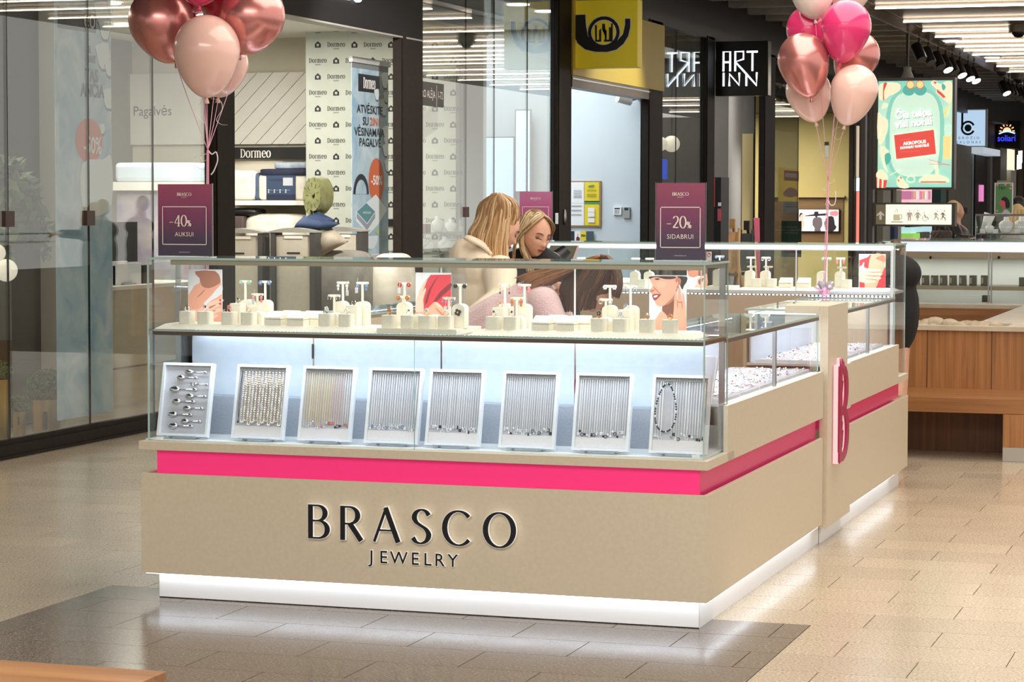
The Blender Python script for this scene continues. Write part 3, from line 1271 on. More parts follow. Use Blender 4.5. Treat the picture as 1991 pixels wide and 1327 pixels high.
for x in (-0.55, -1.1, -1.65):
    b = MB()
    b.tube([(x, YN + 0.006, 1.113), (x, YN + 0.006, 1.345)], 0.004, WHITE, 8)
    b.build('rod', rear)
b = MB()
b.box(RX0, YN + 0.005, 1.098, 0.0, YE - 0.005, 1.112, WHITE)
b.build('shelf', rear)
led_bar(rear, RX0 + 0.02, YE - 0.03, -0.02, YE - 0.03, 1.345, 100)
led_bar(rear, RX0 + 0.02, YN + 0.03, -0.02, YN + 0.03, 1.09, 100)
area('case_light', (-1.0, 4.77, 1.34), (1.9, 0.15), 4, (1.0, 0.99, 0.95))
area('case_light', (-1.0, 4.77, 1.09), (1.9, 0.15), 5, (0.9, 0.95, 1.0))
# ================================================================== trays of jewellery in the lower front case
TRW = noise_mat('tray_lacquer', (238, 240, 246), (232, 235, 243), (40, 40, 40), 0.5)
TFELT = noise_mat('tray_felt', (206, 206, 216), (198, 199, 210), (150, 150, 150), 0.9)
TPAD = noise_mat('tray_pad', (236, 232, 236), (230, 226, 231), (150, 150, 150), 0.9)
LEAN = 0.232
TU, TV = Vector((1, 0, 0)), Vector((0, sin(LEAN), cos(LEAN)))
TN = TU.cross(TV)
tw, th_ = 0.226, 0.303


def tray_M(o):
    return Matrix(((TU[0], TV[0], TN[0], o[0]), (TU[1], TV[1], TN[1], o[1]), (TU[2], TV[2], TN[2], o[2]), (0, 0, 0, 1)))


def make_tray(plain):
    t = thing('jewelry_tray', None, 'display tray')
    M = tray_M((0, 0, 0))
    b = MB()
    b.box(-tw / 2 + 0.008, 0.006, 0.004, tw / 2 - 0.008, th_ - 0.006, 0.008, TFELT, M=M)
    b.build('back_panel', t)
    b = MB()
    for x0, y0, x1, y1 in ((-tw / 2, 0, -tw / 2 + 0.011, th_), (tw / 2 - 0.011, 0, tw / 2, th_), (-tw / 2 + 0.011, 0, tw / 2 - 0.011, 0.011), (-tw / 2 + 0.011, th_ - 0.011, tw / 2 - 0.011, th_)):
        b.box(x0, y0, 0.0, x1, y1, 0.026, TRW, M=M)
    b.build('rim', t)
    if not plain:
        b = MB()
        b.box(-tw / 2 + 0.012, 0.012, 0.008, tw / 2 - 0.012, 0.052, 0.022, TPAD, M=M)
        b.build('pad', t)
        b = MB()
        b.box(-tw / 2 + 0.012, th_ - 0.024, 0.008, tw / 2 - 0.012, th_ - 0.016, 0.018, mat('hook_bar', (190, 192, 196), 0.35), M=M)
        for i in range(24):
            x = -tw / 2 + 0.018 + i * (tw - 0.036) / 23
            b.tube([M @ Vector((x, th_ - 0.02, 0.018)), M @ Vector((x, th_ - 0.022, 0.028)), M @ Vector((x, th_ - 0.016, 0.031))], 0.0013, STEEL, 5)
        b.build('hook_rail', t)
    b = MB()
    for x in (-0.06, 0.06):
        b.box(x - 0.004, -0.004, -0.012, x + 0.004, 0.002, 0.035, mat('clear_acrylic', (214, 222, 230), 0.1), M=M)
    b.box(-0.075, -0.002, 0.028, 0.075, 0.001, 0.042, mat('clear_acrylic', (214, 222, 230), 0.1), M=M)
    b.build('easel_foot', t)
    return t


tray_px = [358, 503.5, 633, 763, 882, 1026, 1169, 1320]
tray_x = [aY(0.085, px, 860).x for px in tray_px]
TZ = 0.6475
plain_tray, hook_tray = make_tray(True), make_tray(False)
labs = ['white tilted tray holding silver spoons, first from the left in the lower case', 'white tilted tray hung with pearl strands, second from the left',
        'white tilted tray of fine gold chains with dark pendants, third from the left', 'white tilted tray of silver chains left of the glass joint, fourth from the left',
        'white tilted tray of silver chains just right of the glass joint', 'white tilted tray of silver chains, sixth from the left in the lower case',
        'white tilted tray of silver chains, second from the right in the lower case', 'white tilted tray with a black beaded loop, at the right end of the case']
trays = []
for i, x in enumerate(tray_x):
    o = plain_tray if i == 0 else hook_tray if i == 1 else copy_tree(hook_tray)
    o.location = (x, 0.085, TZ)
    tag(o, labs[i], 'display tray', 'tilted trays in the lower front case')
    trays.append(Vector((x, 0.085, TZ)))

# necklaces: a narrow hanging loop and a pendant
CHS = mat('chain_silver', (240, 241, 245), 0.35, 0.25)
CHG = mat('chain_gold', (240, 220, 176), 0.35, 0.25)
CHR = mat('chain_rose', (240, 212, 200), 0.35, 0.25)
STN = {'k': mat('stone_black', (22, 22, 26), 0.15), 'w': mat('stone_clear', (220, 226, 236), 0.05, 0.4), 'b': mat('stone_blue', (96, 132, 178), 0.1), 'r': mat('stone_ruby', (170, 24, 40), 0.12),
       'g': mat('stone_green', (150, 186, 168), 0.1), 'p': mat('stone_pink', (226, 130, 132), 0.15), 's': CHS, 'o': mat('stone_amber', (190, 110, 40), 0.15)}


def neck_mesh(m, ln, half, stone, kind, seed):
    r = random.Random(seed)
    b = MB()
    path = []
    n = 9
    for i in range(n + 1):
        t = i / n
        path.append((-half * min(1, t * 3.5) * (1.0 if t < .8 else (1 - t) / .2 * .9 + .1), -ln * t, 0.004 + 0.002 * sin(t * 3)))
    path += [(-a * r.uniform(.8, 1.1), c * r.uniform(.992, 1.0), d + .0015) for a, c, d in reversed(path[:-1])]
    M = tray_M((0, 0, 0))
    b.tube([M @ Vector(p) for p in path], 0.0011, m, 4, False)
    e = Vector((0, -ln, 0.006))
    Z = tray_M((0, 0, 0)).to_3x3()
    if kind == 0:
        b.ell(M @ (e + Vector((0, -0.005, 0))), (0.0045, 0.002, 0.005), STN[stone], 8, 5)
    elif kind == 1:
        for k in range(4):
            a = k * pi / 2 + 0.78
            b.ell(M @ (e + Vector((0.004 * cos(a), -0.007 + 0.004 * sin(a), 0))), (0.0032, 0.0015, 0.0032), STN[stone], 6, 4)
    elif kind == 2:
        ring = [M @ (e + Vector((0.006 * cos(2 * pi * k / 12), -0.007 + 0.006 * sin(2 * pi * k / 12), 0))) for k in range(13)]
        b.tube(ring, 0.0013, STN[stone], 5, False)
    elif kind == 3:
        b.box(-0.004, -ln - 0.012, 0.004, 0.004, -ln - 0.002, 0.007, STN[stone], M=M)
    else:
        b.ell(M @ (e + Vector((0, -0.003, 0))), (0.0028, 0.002, 0.0028), STN[stone], 6, 4)
        b.ell(M @ (e + Vector((0, -0.010, 0))), (0.0036, 0.002, 0.0048), STN[stone], 6, 4)
    return b


NVAR = {}


def necklace(i, j, xo, ln, m, stone, kind, half, name='necklace'):
    key = (m.name, stone, kind, round(ln, 3), round(half, 4))
    M = tray_M(trays[i])
    at = M @ Vector((xo, th_ - 0.026, 0.016))
    if key not in NVAR:
        o = neck_mesh(m, ln, half, stone, kind, len(NVAR)).build(name)
        NVAR[key] = o
    else:
        o = NVAR[key].copy()
        COL.objects.link(o)
    o.location = at
    return o


rr = random.Random(3)
NTH = 'first second third fourth fifth sixth seventh eighth ninth tenth eleventh twelfth thirteenth fourteenth fifteenth sixteenth seventeenth eighteenth nineteenth twentieth twenty-first twenty-second twenty-third twenty-fourth'.split()
specs = {2: (CHG, 'kwkpko', 'fine gold necklace in the third tray', 20),
         3: (CHS, 'wsbws', 'fine silver necklace in the tray left of the glass joint', 20),
         4: (CHS, 'ssksw', 'fine silver necklace in the tray right of the glass joint', 21),
         5: (CHS, 'sksws', 'fine silver necklace hanging in the sixth tray from the left', 22),
         6: (CHS, 'ksswk', 'fine silver necklace hanging in the second tray from the right', 21),
         7: (CHS, 'kssgs', 'fine silver necklace in the tray with the black beaded loop', 19)}
for i, (m, sts, lab, n) in specs.items():
    for j in range(n):
        if i == 7 and 3 <= j <= 5:
            continue
        xo = -tw / 2 + 0.020 + j * (tw - 0.040) / (n - 1) + rr.uniform(-.001, .001)
        ln = 0.196 + 0.006 * rr.choice((0, 1, 2, 3))
        st = rr.choice(sts)
        if i == 2 and st == 'k' and j < 12:
            st = 'w'
        mm = m if i != 2 or j < 12 else (CHR if j < 17 else CHS)
        o = necklace(i, j, xo, ln, mm, st, rr.choice((0, 1, 2, 4)), rr.choice((0.0012, 0.0018)))
        tag(o, lab.replace('fine', NTH[j] + ' fine').replace(' hanging', '') + ', from left', 'necklace', ['', '', 'gold chains in the third tray', 'silver chains in the fourth tray', 'silver chains in the fifth tray', 'silver chains in the sixth tray', 'silver chains in the seventh tray', 'silver chains in the eighth tray'][i])
# black beaded loop
M = tray_M(trays[7])
b = MB()
for k in range(58):
    a = 2 * pi * k / 58
    x = -0.055 + 0.040 * sin(a) * (1 - 0.25 * cos(a))
    y = 0.175 + 0.093 * cos(a)
    b.ell(M @ Vector((x, y, 0.028)), (0.0036,) * 3, BLACK if k % 4 else CHS, 6, 4)
o = b.build('necklace', smooth=True, offs=trays[7] + Vector((0, 0, .1)))
tag(o, 'black beaded necklace forming a long open loop in the rightmost tray', 'necklace')
# pearl strands on the second tray
PEARL = mat('pearl', (240, 232, 222), 0.18, coat=0.6)
PEARL2 = mat('pearl_cream', (236, 216, 192), 0.18, coat=0.6)
M = tray_M(trays[1])


def pearl(ln, half, m, r, seed):
    b = MB()
    n = int(2 * ln / (2.05 * r))
    for k in range(n):
        t = k / (n - 1)
        if t < .47:
            x, y = -half * min(1, t * 6), -ln * t / .47
        elif t > .53:
            x, y = half * min(1, (1 - t) * 6), -ln * (1 - t) / .47
        else:
            a = (t - .47) / .06 * pi
            x, y = -half * cos(a), -ln - half * sin(a)
        b.ell(tray_M((0, 0, 0)) @ Vector((x, y, 0.006 + 0.002 * sin(k + seed))), (r,) * 3, m, 8, 5)
    return b


pv = [pearl(0.20, 0.006, PEARL, 0.0038, 1), pearl(0.192, 0.007, PEARL2, 0.0042, 2), pearl(0.21, 0.005, PEARL, 0.0033, 3)]
po = [None] * 3
for j in range(12):
    k = j % 3
    if po[k] is None:
        po[k] = o = pv[k].build('pearl_necklace', smooth=True)
    else:
        o = po[k].copy()
        COL.objects.link(o)
    o.location = M @ Vector((-0.072 + j * 0.0148, th_ - 0.032, 0.018))
    tag(o, NTH[j] + ' strand from the left in the pearl tray, ' + ('white pearls', 'thicker cream pearls', 'small white pearls')[k], 'necklace', ('white pearl strands', 'cream pearl strands', 'thin pearl strands')[k])
o = necklace(1, 0, -0.09, 0.2, BLACK, 'k', 4, 0.003, 'cord_necklace')
tag(o, 'black cord necklace at the left side of the pearl tray', 'necklace')
# spoons and one fork on the first tray
M = tray_M(trays[0])
sp = [(415, 27, 1.0, 0, 'top'), (345, 43, 1.0, 0, 'second'), (430, 62, 0.85, 1, 'third'), (332, 80, 1.25, 0, 'fourth'), (418, 104, 0.95, 0, 'fifth'), (352, 118, 1.05, 0, 'sixth'), (403, 136, .92, 0, 'seventh'), (330, 152, 1.1, 0, 'eighth'), (395, 171, .9, 0, 'ninth'), (333, 187, 1.1, 0, 'lowest')]
SPO = None
rows = [741, 773, 812, 842, 882, 912, 952, 988, 1028, 1055]
cxs = [352, 300, 368, 278, 352, 278, 335, 258, 322, 262]
for i in range(10):
    px, py = cxs[i] / 3.015 + 270, rows[i] / 3.015 + 480
    yl = (aY(0.13, px, py).z - TZ) / cos(LEAN) - 0.004
    P = aY(0.085 + yl * sin(LEAN), px, py)
    fork = i == 2
    ordw = ('first', 'second', 'third', 'fourth', 'fifth', 'sixth', 'seventh', 'eighth', 'ninth', 'lowest')[i]
    t = thing('fork' if fork else 'spoon', ('small silver fork with an ornate handle among the spoons' if fork else 'small silver souvenir spoon, %s row from the top of the first tray' % ordw), 'fork' if fork else 'spoon', (P.x, 0, 0), None if fork else 'silver spoons in the first tray')
    s = (1.0, .95, .85, 1.25, .95, 1.05, .92, 1.1, .9, 1.1)[i]
    t.location = P + TN * 0.016
    K = tray_M((0, 0, 0))

    def L(x, y, z):
        return K @ Vector((x * s, y * s, z))
    b = MB()
    if fork:
        for q_ in (-.006, -.002, .002, .006):
            b.tube([L(-.05, q_, .002), L(-.03, q_, .0)], .0012, SILVER, 5)
        b.box(-.03 * s, -.008 * s, -.001, -.018 * s, .008 * s, .002, SILVER, M=K)
    else:
        Q = K.to_3x3()
        b.ell(L(-.036, 0, 0.002), (.02 * s, .0115 * s, .005), SILVER, 14, 8, M=Q)
    for f_, l_ in ((b, None),):
        pass
    o = b.build('tines' if fork else 'bowl', smooth=True)
    o.parent = t
    b = MB()
    b.tube([L(-.02, 0, .002), L(0, 0, .004), L(.03, 0, .003)], [.0022 * s, .0018 * s, .003 * s], SILVER, 6)
    b.ell(L(.036, 0, .003), (.010 * s, .006 * s, .0025), SILVER, 10, 6, M=K.to_3x3())
    b.ell(L(.02, 0, .0035), (.004 * s, .0045 * s, .0025), SILVER, 8, 5, M=K.to_3x3())
    o = b.build('handle', smooth=True)
    o.parent = t
# small white sensors at the two ends of the case floor
for px, py, lab in ((310, 852, 'small white plastic clip at the left corner of the case floor'), (1353, 887, 'small white plastic clip at the right corner of the case floor')):
    P = aZ(0.65, px, py)
    b = MB()
    b.prism([(x + P.x, y + P.y) for x, y in rounded(0.032, 0.014, 0.006)], 0.6425, 0.654, WHITE)
    tag(b.build('plastic_clip', offs=P), lab, 'clip')

# ================================================================== upper shelf: boards, stands, rings, earrings
BZ = 1.0906


def board(name, x0, x1, y0, y1, h, ch, lab, z=BZ):
    b = MB()
    vs = [(x0, y0, z), (x1, y0, z), (x1, y1, z), (x0, y1, z), (x0 + ch, y0 + ch * .9, z + h), (x1 - ch, y0 + ch * .9, z + h), (x1 - ch, y1 - ch * .5, z + h), (x0 + ch, y1 - ch * .5, z + h)]
    b.add(vs, [(0, 3, 2, 1), (4, 5, 6, 7), (0, 1, 5, 4), (1, 2, 6, 5), (2, 3, 7, 6), (3, 0, 4, 7)], IVORY)
    o = b.build(name, offs=((x0 + x1) / 2, y0, z))
    return tag(o, lab, 'display board', 'ivory boards under the ring stands')


def xa(px, Y=0.06):
    return aY(Y, px, 640).x


TOPZ = BZ + 0.020
board('display_board', xa(303), xa(738), 0.045, 0.30, 0.020, 0.035, 'long ivory board with sloped edges on the left of the glass shelf')
board('display_board', xa(736), xa(873) + .04, 0.035, 0.34, 0.020, 0.002, 'short ivory slab with square edges in the middle of the glass shelf')
board('display_board', xa(912), xa(1352), 0.045, 0.30, 0.020, 0.035, 'long ivory board with sloped edges on the right of the glass shelf')
PROT = {}
CREAM = noise_mat('cream_leather', (238, 231, 212), (244, 238, 222), (120, 120, 120), 0.7)


def stand(kind, P, lab, s=1.0, group='ivory jewellery stands'):
    if kind not in PROT:
        t = thing('jewelry_stand', None, 'display stand')
        if kind in ('cube', 'tall'):
            h = .05 if kind == 'cube' else .082
            b = MB()
            b.prism(rounded(.056, .052, .011), 0, h - .003, CREAM)
            b.build('block', t)
            b = MB()
            b.prism(rounded(.055, .051, .0105), h - .0028, h, IVORY)
            b.box(-.006, -.0012, h, .006, .0012, h + .0003, mat('slot_dark', (120, 112, 98), .8))
            b.build('top_pad', t)
        elif kind in ('arch', 'archlow'):
            h = .096 if kind == 'arch' else .052
            pts = [(-.026, 0), (.026, 0), (.026, h - .018)] + [(.026 * cos(a), h - .018 + .018 * sin(a)) for a in [pi * k / 10 for k in range(1, 10)]] + [(-.026, h - .018)]
            M_ = Matrix(((1, 0, 0, 0), (0, 0, -1, .025), (0, 1, 0, 0), (0, 0, 0, 1)))
            b = MB()
            b.prism(pts, 0, .05, CREAM, M=M_)
            b.build('block', t, smooth='auto')
            b = MB()
            b.box(-.018, -.0262, .006, .018, -.0252, h * .62, IVORY)
            b.build('front_pad', t)
        elif kind == 'wedge':
            b = MB()
            b.box(-.036, -.03, 0, .036, .03, .024, CREAM)
            b.build('block', t)
            b = MB()
            b.add([(-.036, -.03, .0255), (.036, -.03, .0255), (.036, .03, .0255), (-.036, .03, .0255), (-.036, -.03, .032), (.036, -.03, .032), (.036, .024, .056), (-.036, .024, .056), (.036, .03, .054), (-.036, .03, .054)],
                  [(0, 3, 2, 1), (4, 5, 6, 7), (0, 1, 5, 4), (1, 2, 8, 6, 5), (3, 0, 4, 7, 9), (2, 3, 9, 8), (6, 8, 9, 7)], IVORY)
            b.build('sloped_lid', t)
        elif kind[0] == 'T':
            h = {'T1': .168, 'T2': .118}[kind]
            b = MB()
            b.box(-.0042, -.003, 0, .0042, .003, h, IVORY)
            b.build('stem', t)
            b = MB()
            b.prism([(x, z) for x, z in rounded(.052, .010, .0035, 3)], -.004, .004, IVORY, M=Matrix(((1, 0, 0, 0), (0, 0, -1, 0), (0, 1, 0, h), (0, 0, 0, 1))))
            b.build('bar', t)
            b = MB()
            b.box(-.02, -.012, 0, .02, .012, .003, IVORY)
            b.build('foot', t)
        PROT[kind] = t
        USED[kind] = 0
        o = t
    else:
        o = copy_tree(PROT[kind])
    o.location = P
    if s != 1.0:
        o.scale = (s, s, s)
    tag(o, lab, 'display stand', group)
    return o


USED = {}
BN = ('left board', 'middle slab', 'right board')
ORD = ('first', 'second', 'third', 'fourth', 'fifth', 'sixth', 'seventh', 'eighth', 'ninth')
KN = {'cube': 'small ivory cube ring stand', 'tall': 'tall ivory square ring stand', 'arch': 'tall ivory round-topped stand', 'archlow': 'low ivory round-topped stand', 'wedge': 'ivory block with a sloping lid',
      'T1': 'tall ivory T-shaped earring stand', 'T2': 'short ivory T-shaped earring stand'}
# (board, kind, pixel x, Y)
items = [
    (0, 'cube', 364, .105), (0, 'cube', 399.5, .105), (0, 'cube', 446, .105), (0, 'tall', 462.5, .175), (0, 'arch', 482, .235), (0, 'cube', 484, .105), (0, 'archlow', 502, .165), (0, 'arch', 516, .22),
    (0, 'wedge', 535.5, .11), (0, 'wedge', 563, .175), (0, 'wedge', 579, .11), (0, 'wedge', 607, .175), (0, 'cube', 635, .105), (0, 'archlow', 650, .165), (0, 'cube', 674, .105), (0, 'tall', 688, .17), (0, 'arch', 664, .235), (0, 'arch', 705, .23),
    (0, 'T1', 477.5, .272), (0, 'T1', 516, .262), (0, 'T2', 500.7, .198), (0, 'T1', 667, .272), (0, 'T2', 650, .197), (0, 'T1', 705, .268),
    (1, 'cube', 757.5, .085), (1, 'cube', 795, .085), (1, 'cube', 829.5, .085), (1, 'cube', 867, .085), (1, 'arch', 787, .22), (1, 'arch', 895, .15), (1, 'archlow', 812, .15), (1, 'archlow', 843, .15), (1, 'T1', 787, .255), (1, 'T2', 784, .185), (1, 'T2', 873, .118), (1, 'T1', 895, .185),
    (2, 'cube', 960, .105), (2, 'tall', 972.5, .175), (2, 'arch', 983, .24), (2, 'cube', 995, .105), (2, 'archlow', 1008, .165), (2, 'arch', 1020, .23), (2, 'wedge', 1055, .11), (2, 'wedge', 1082, .175), (2, 'wedge', 1103, .11), (2, 'wedge', 1130, .175),
    (2, 'cube', 1164.5, .105), (2, 'archlow', 1177, .165), (2, 'arch', 1186, .235), (2, 'cube', 1207, .105), (2, 'tall', 1217, .17), (2, 'arch', 1228, .235), (2, 'cube', 1258.5, .105), (2, 'cube', 1303, .105),
    (2, 'T1', 982, .275), (2, 'T1', 1020, .268), (2, 'T2', 1005, .198), (2, 'T1', 1186, .27), (2, 'T2', 1178, .198), (2, 'T1', 1226, .27)]
cnt = {}
tot = {}
for bd, k, px, Y in items:
    tot[(bd, k)] = tot.get((bd, k), 0) + 1
cubes, tees = [], []
for bd, k, px, Y in sorted(items, key=lambda t: (t[0], t[1], t[2])):
    i = cnt[(bd, k)] = cnt.get((bd, k), -1) + 1
    P = Vector((aY(Y, px, 620).x, Y, TOPZ + .0003))
    one = tot[(bd, k)] == 1
    lab = '%s, %s on the %s' % (KN[k], 'the only one' if one else ORD[i] + ' from the left', BN[bd])
    stand(k, P, lab)
    if k in ('cube', 'tall'):
        cubes.append((P + Vector((0, 0, .05 if k == 'cube' else .082)), bd, i, k))
    if k[0] == 'T':
        tees.append((P + Vector((0, 0, .168 if k == 'T1' else .118)), bd, i, k))

# rings
RV = {}


def ring(P, m, stone, lab, style=0):
    key = (m.name, stone, style)
    if key not in RV:
        t = thing('ring', None, 'ring')
        b = MB()
        b.tube([(.0092 * cos(2 * pi * k / 18), 0, .0092 + .0092 * sin(2 * pi * k / 18)) for k in range(19)], .0013 if style != 2 else .0026, m, 6, False)
        b.build('band', t, smooth=True)
        b = MB()
        if style == 1:
            for k in range(5):
                a = 2 * pi * k / 5
                b.ell((.006 * cos(a), -.003, .019 + .006 * sin(a)), (.0042, .003, .0042), STN[stone], 8, 5)
            b.ell((0, -.005, .019), (.003,) * 3, m, 8, 5)
        else:
            b.ell((0, -.001, .019), (.0048, .004, .0048), STN[stone], 8, 6)
        b.build('stone', t, smooth=True)
        RV[key] = t
        o = t
    else:
        o = copy_tree(RV[key])
    o.location = P + Vector((0, 0, .0004))
    return tag(o, lab, 'ring', 'rings on the ivory ring stands')


rs = {(0, 'cube', 0): (PEARL, 'k', 2, 'thick white ring'), (0, 'cube', 1): (SILVER, 'k', 0, 'silver ring with a dark grey stone'), (0, 'cube', 2): (ROSEG, 'p', 1, 'rose gold ring with a pink flower'),
      (0, 'tall', 0): (SILVER, 'k', 0, 'silver ring with a round dark stone'), (0, 'cube', 3): (GOLD, 'w', 0, 'thin gold ring with a clear stone'), (0, 'cube', 4): (SILVER, 'w', 1, 'silver butterfly ring'), (0, 'cube', 5): (SILVER, 'w', 0, 'plain silver ring with a small stone'),
      (0, 'tall', 1): (SILVER, 'k', 0, 'silver ring with a black stone'), (1, 'cube', 0): (GOLD, 'o', 1, 'wide gold ring with amber stones'), (1, 'cube', 1): (SILVER, 'b', 0, 'silver ring with a blue stone'), (1, 'cube', 2): (GOLD, 'w', 1, 'gold ring with a white flower'),
      (1, 'cube', 3): (GOLD, 'w', 0, 'gold ring with a clear stone'), (2, 'cube', 0): (GOLD, 'k', 0, 'gold ring with a dark stone'), (2, 'tall', 0): (GOLD, 'o', 0, 'gold ring with a brown stone'), (2, 'cube', 1): (SILVER, 'k', 0, 'silver ring with a black stone'),
      (2, 'cube', 2): (GOLD, 'k', 1, 'gold ring with dark petals'), (2, 'cube', 3): (SILVER, 'w', 1, 'silver ring with a cluster of clear stones'), (2, 'tall', 1): (SILVER, 'b', 0, 'silver ring with a blue stone'), (2, 'cube', 4): (GOLD, 'w', 0, 'gold ring with a twisted top'), (2, 'cube', 5): (GOLD, 'o', 2, 'thick gold ring')}
for P, bd, i, k in cubes:
    m, stn, sty, lab = rs[(bd, k, i)]
    ring(P, m, stn, '%s, %s %s stand, %s' % (lab, ORD[i], k if k == 'cube' else 'tall square', BN[bd]), sty)

# earrings, hung in pairs on the T stands
EV = {}


def earrings(P, m, stone, style, lab):
    key = (m.name, stone, style)
    if key not in EV:
        t = thing('earring_pair', None, 'earrings')
        for sx in (-1, 1):
            b = MB()
            c = Vector((sx * .019, -.006, 0))
            if style == 0:                                   # flower studs
                for k in range(6):
                    a = 2 * pi * k / 6
                    b.ell(c + Vector((.006 * cos(a), 0, -.004 + .006 * sin(a))), (.0042, .0025, .0042), STN[stone], 7, 5)
                b.ell(c + Vector((0, -.002, -.004)), (.0035, .003, .0035), m, 7, 5)
            elif style == 1:                                 # drops
                b.ell(c + Vector((0, 0, -.002)), (.004, .003, .004), m, 7, 5)
                b.ell(c + Vector((0, 0, -.013)), (.007, .003, .008), STN[stone], 8, 6)
                b.ell(c + Vector((0, 0, -.026)), (.005, .003, .006), STN[stone], 8, 6)
            elif style == 2:                                 # hanging chain
                b.ell(c, (.003, .003, .003), m, 6, 4)
                b.tube([c, c + Vector((0, 0, -.03))], .0012, m, 5)
                b.ell(c + Vector((0, 0, -.032)), (.0035, .003, .0045), STN[stone], 7, 5)
            else:                                            # hoops
                b.tube([c + Vector((.008 * cos(2 * pi * k / 14), 0, -.008 + .008 * sin(2 * pi * k / 14))) for k in range(15)], .0014, m, 5, False)
                b.ell(c + Vector((0, -.001, -.015)), (.004, .003, .004), STN[stone], 7, 5)
            b.build('earring', t, smooth=True)
        EV[key] = t
        o = t
    else:
        o = copy_tree(EV[key])
    o.location = P
    return tag(o, lab, 'earrings', 'earrings on the T stands')


es = {(0, 'T1', 0): (SILVER, 'g', 0, 'pale green stud'), (0, 'T1', 1): (SILVER, 'b', 0, 'dark blue stud'), (0, 'T2', 0): (GOLD, 'p', 1, 'coral pink drop'), (0, 'T1', 2): (SILVER, 'w', 1, 'clear crystal drop'), (0, 'T2', 1): (SILVER, 'k', 3, 'small dark hoop'), (0, 'T1', 3): (SILVER, 'b', 1, 'blue crystal drop'),
      (1, 'T1', 0): (GOLD, 'r', 0, 'red flower'), (1, 'T2', 0): (GOLD, 'o', 0, 'gold flower'), (1, 'T2', 1): (SILVER, 'b', 3, 'blue grey hoop'), (1, 'T1', 1): (BLACK, 'k', 0, 'black flower'),
      (2, 'T1', 0): (GOLD, 'k', 2, 'long gold chain'), (2, 'T1', 1): (SILVER, 'p', 1, 'pale pink drop'), (2, 'T2', 0): (GOLD, 'o', 1, 'amber drop'), (2, 'T1', 2): (SILVER, 'w', 0, 'white flower'), (2, 'T2', 1): (SILVER, 'g', 3, 'green hoop'), (2, 'T1', 3): (SILVER, 'b', 3, 'blue hoop')}
for P, bd, i, k in tees:
    m, stn, sty, lab = es[(bd, k, i)]
    earrings(P, m, stn, sty, 'pair of %s earrings on the %s %s T stand of the %s' % (lab, ORD[i], 'tall' if k == 'T1' else 'short', BN[bd]))
# brooch and price tags
P = aY(.118, 890, 608)
b = MB()
for k in range(4):
    a = pi / 2 * k + .4
    b.ell(P + Vector((.008 * cos(a), 0, .008 * sin(a))), (.007, .003, .007), STN['k'], 8, 5)
b.ell(P + Vector((0, -.003, 0)), (.004,) * 3, GOLD, 8, 5)
tag(b.build('brooch', smooth=True, offs=P), 'black flower brooch pinned to the right stand of the middle slab', 'brooch')
for i, (px, py, lab) in enumerate(((492, 587, 'small white price tag hanging under the coral pink earrings'), (675, 570, 'small white price tag under the clear crystal earrings'), (693, 565, 'small white price tag under the blue crystal earrings'),
                                   (776, 566, 'small white price tag left of the red flower earrings'), (866, 601, 'small white price tag hanging in front of the hand photograph'))):
    P = aY(.10, px, py)
    b = MB()
    b.box(P.x - .006, .0995, P.z - .011, P.x + .006, .1005, P.z + .011, PWHITE)
    b.tube([(P.x, .1, P.z + .011), (P.x + .003, .11, P.z + .05)], .0005, INKW, 4)
    tag(b.build('price_tag', offs=P), lab, 'price tag')

# ---------------- photograph cards
SKIN_P = mat('print_skin', (240, 172, 148), 0.5)
SKIN_D = mat('print_skin_shade', (190, 122, 100), 0.5)
SKIN_B = mat('print_neck', (128, 78, 60), 0.5)
SKIN_L = mat('print_skin_light', (250, 205, 188), 0.5)
BGP = mat('print_pale', (234, 236, 244), 0.5)
REDP = mat('print_dress', (214, 52, 68), 0.5)
REDD = mat('print_dress_fold', (130, 30, 44), 0.5)
HAIRP = mat('print_hair', (40, 28, 24), 0.5)
LIPP = mat('print_lips', (158, 62, 70), 0.5)


def card(P0, w, h, lab, layers, zo, tilt=0.0):
    """P0 lower-left; layers in zoom pixels, zo=(x0,y0,x1,y1) of the card in those"""
    t = thing('photo_card', lab, 'photo card', P0)
    v = Vector((0, sin(tilt), cos(tilt)))
    f = Frame(P0, (1, 0, 0), v)
    b = MB()
    M_ = f.mtx()
    b.box(0, 0, -.004, w, h, -.0002, PWHITE, M=M_)
    b.build('backing', t)
    p = Print(f, w, h, 0.00012)
    x0, y0, x1, y1 = zo
    for m, pts, n in layers:
        q = [(min(1, max(0, (x - x0) / (x1 - x0))), min(1, max(0, 1 - (y - y0) / (y1 - y0)))) for x, y in pts]
        p.poly(m, q, n)
    p.build('print', t)
    return t


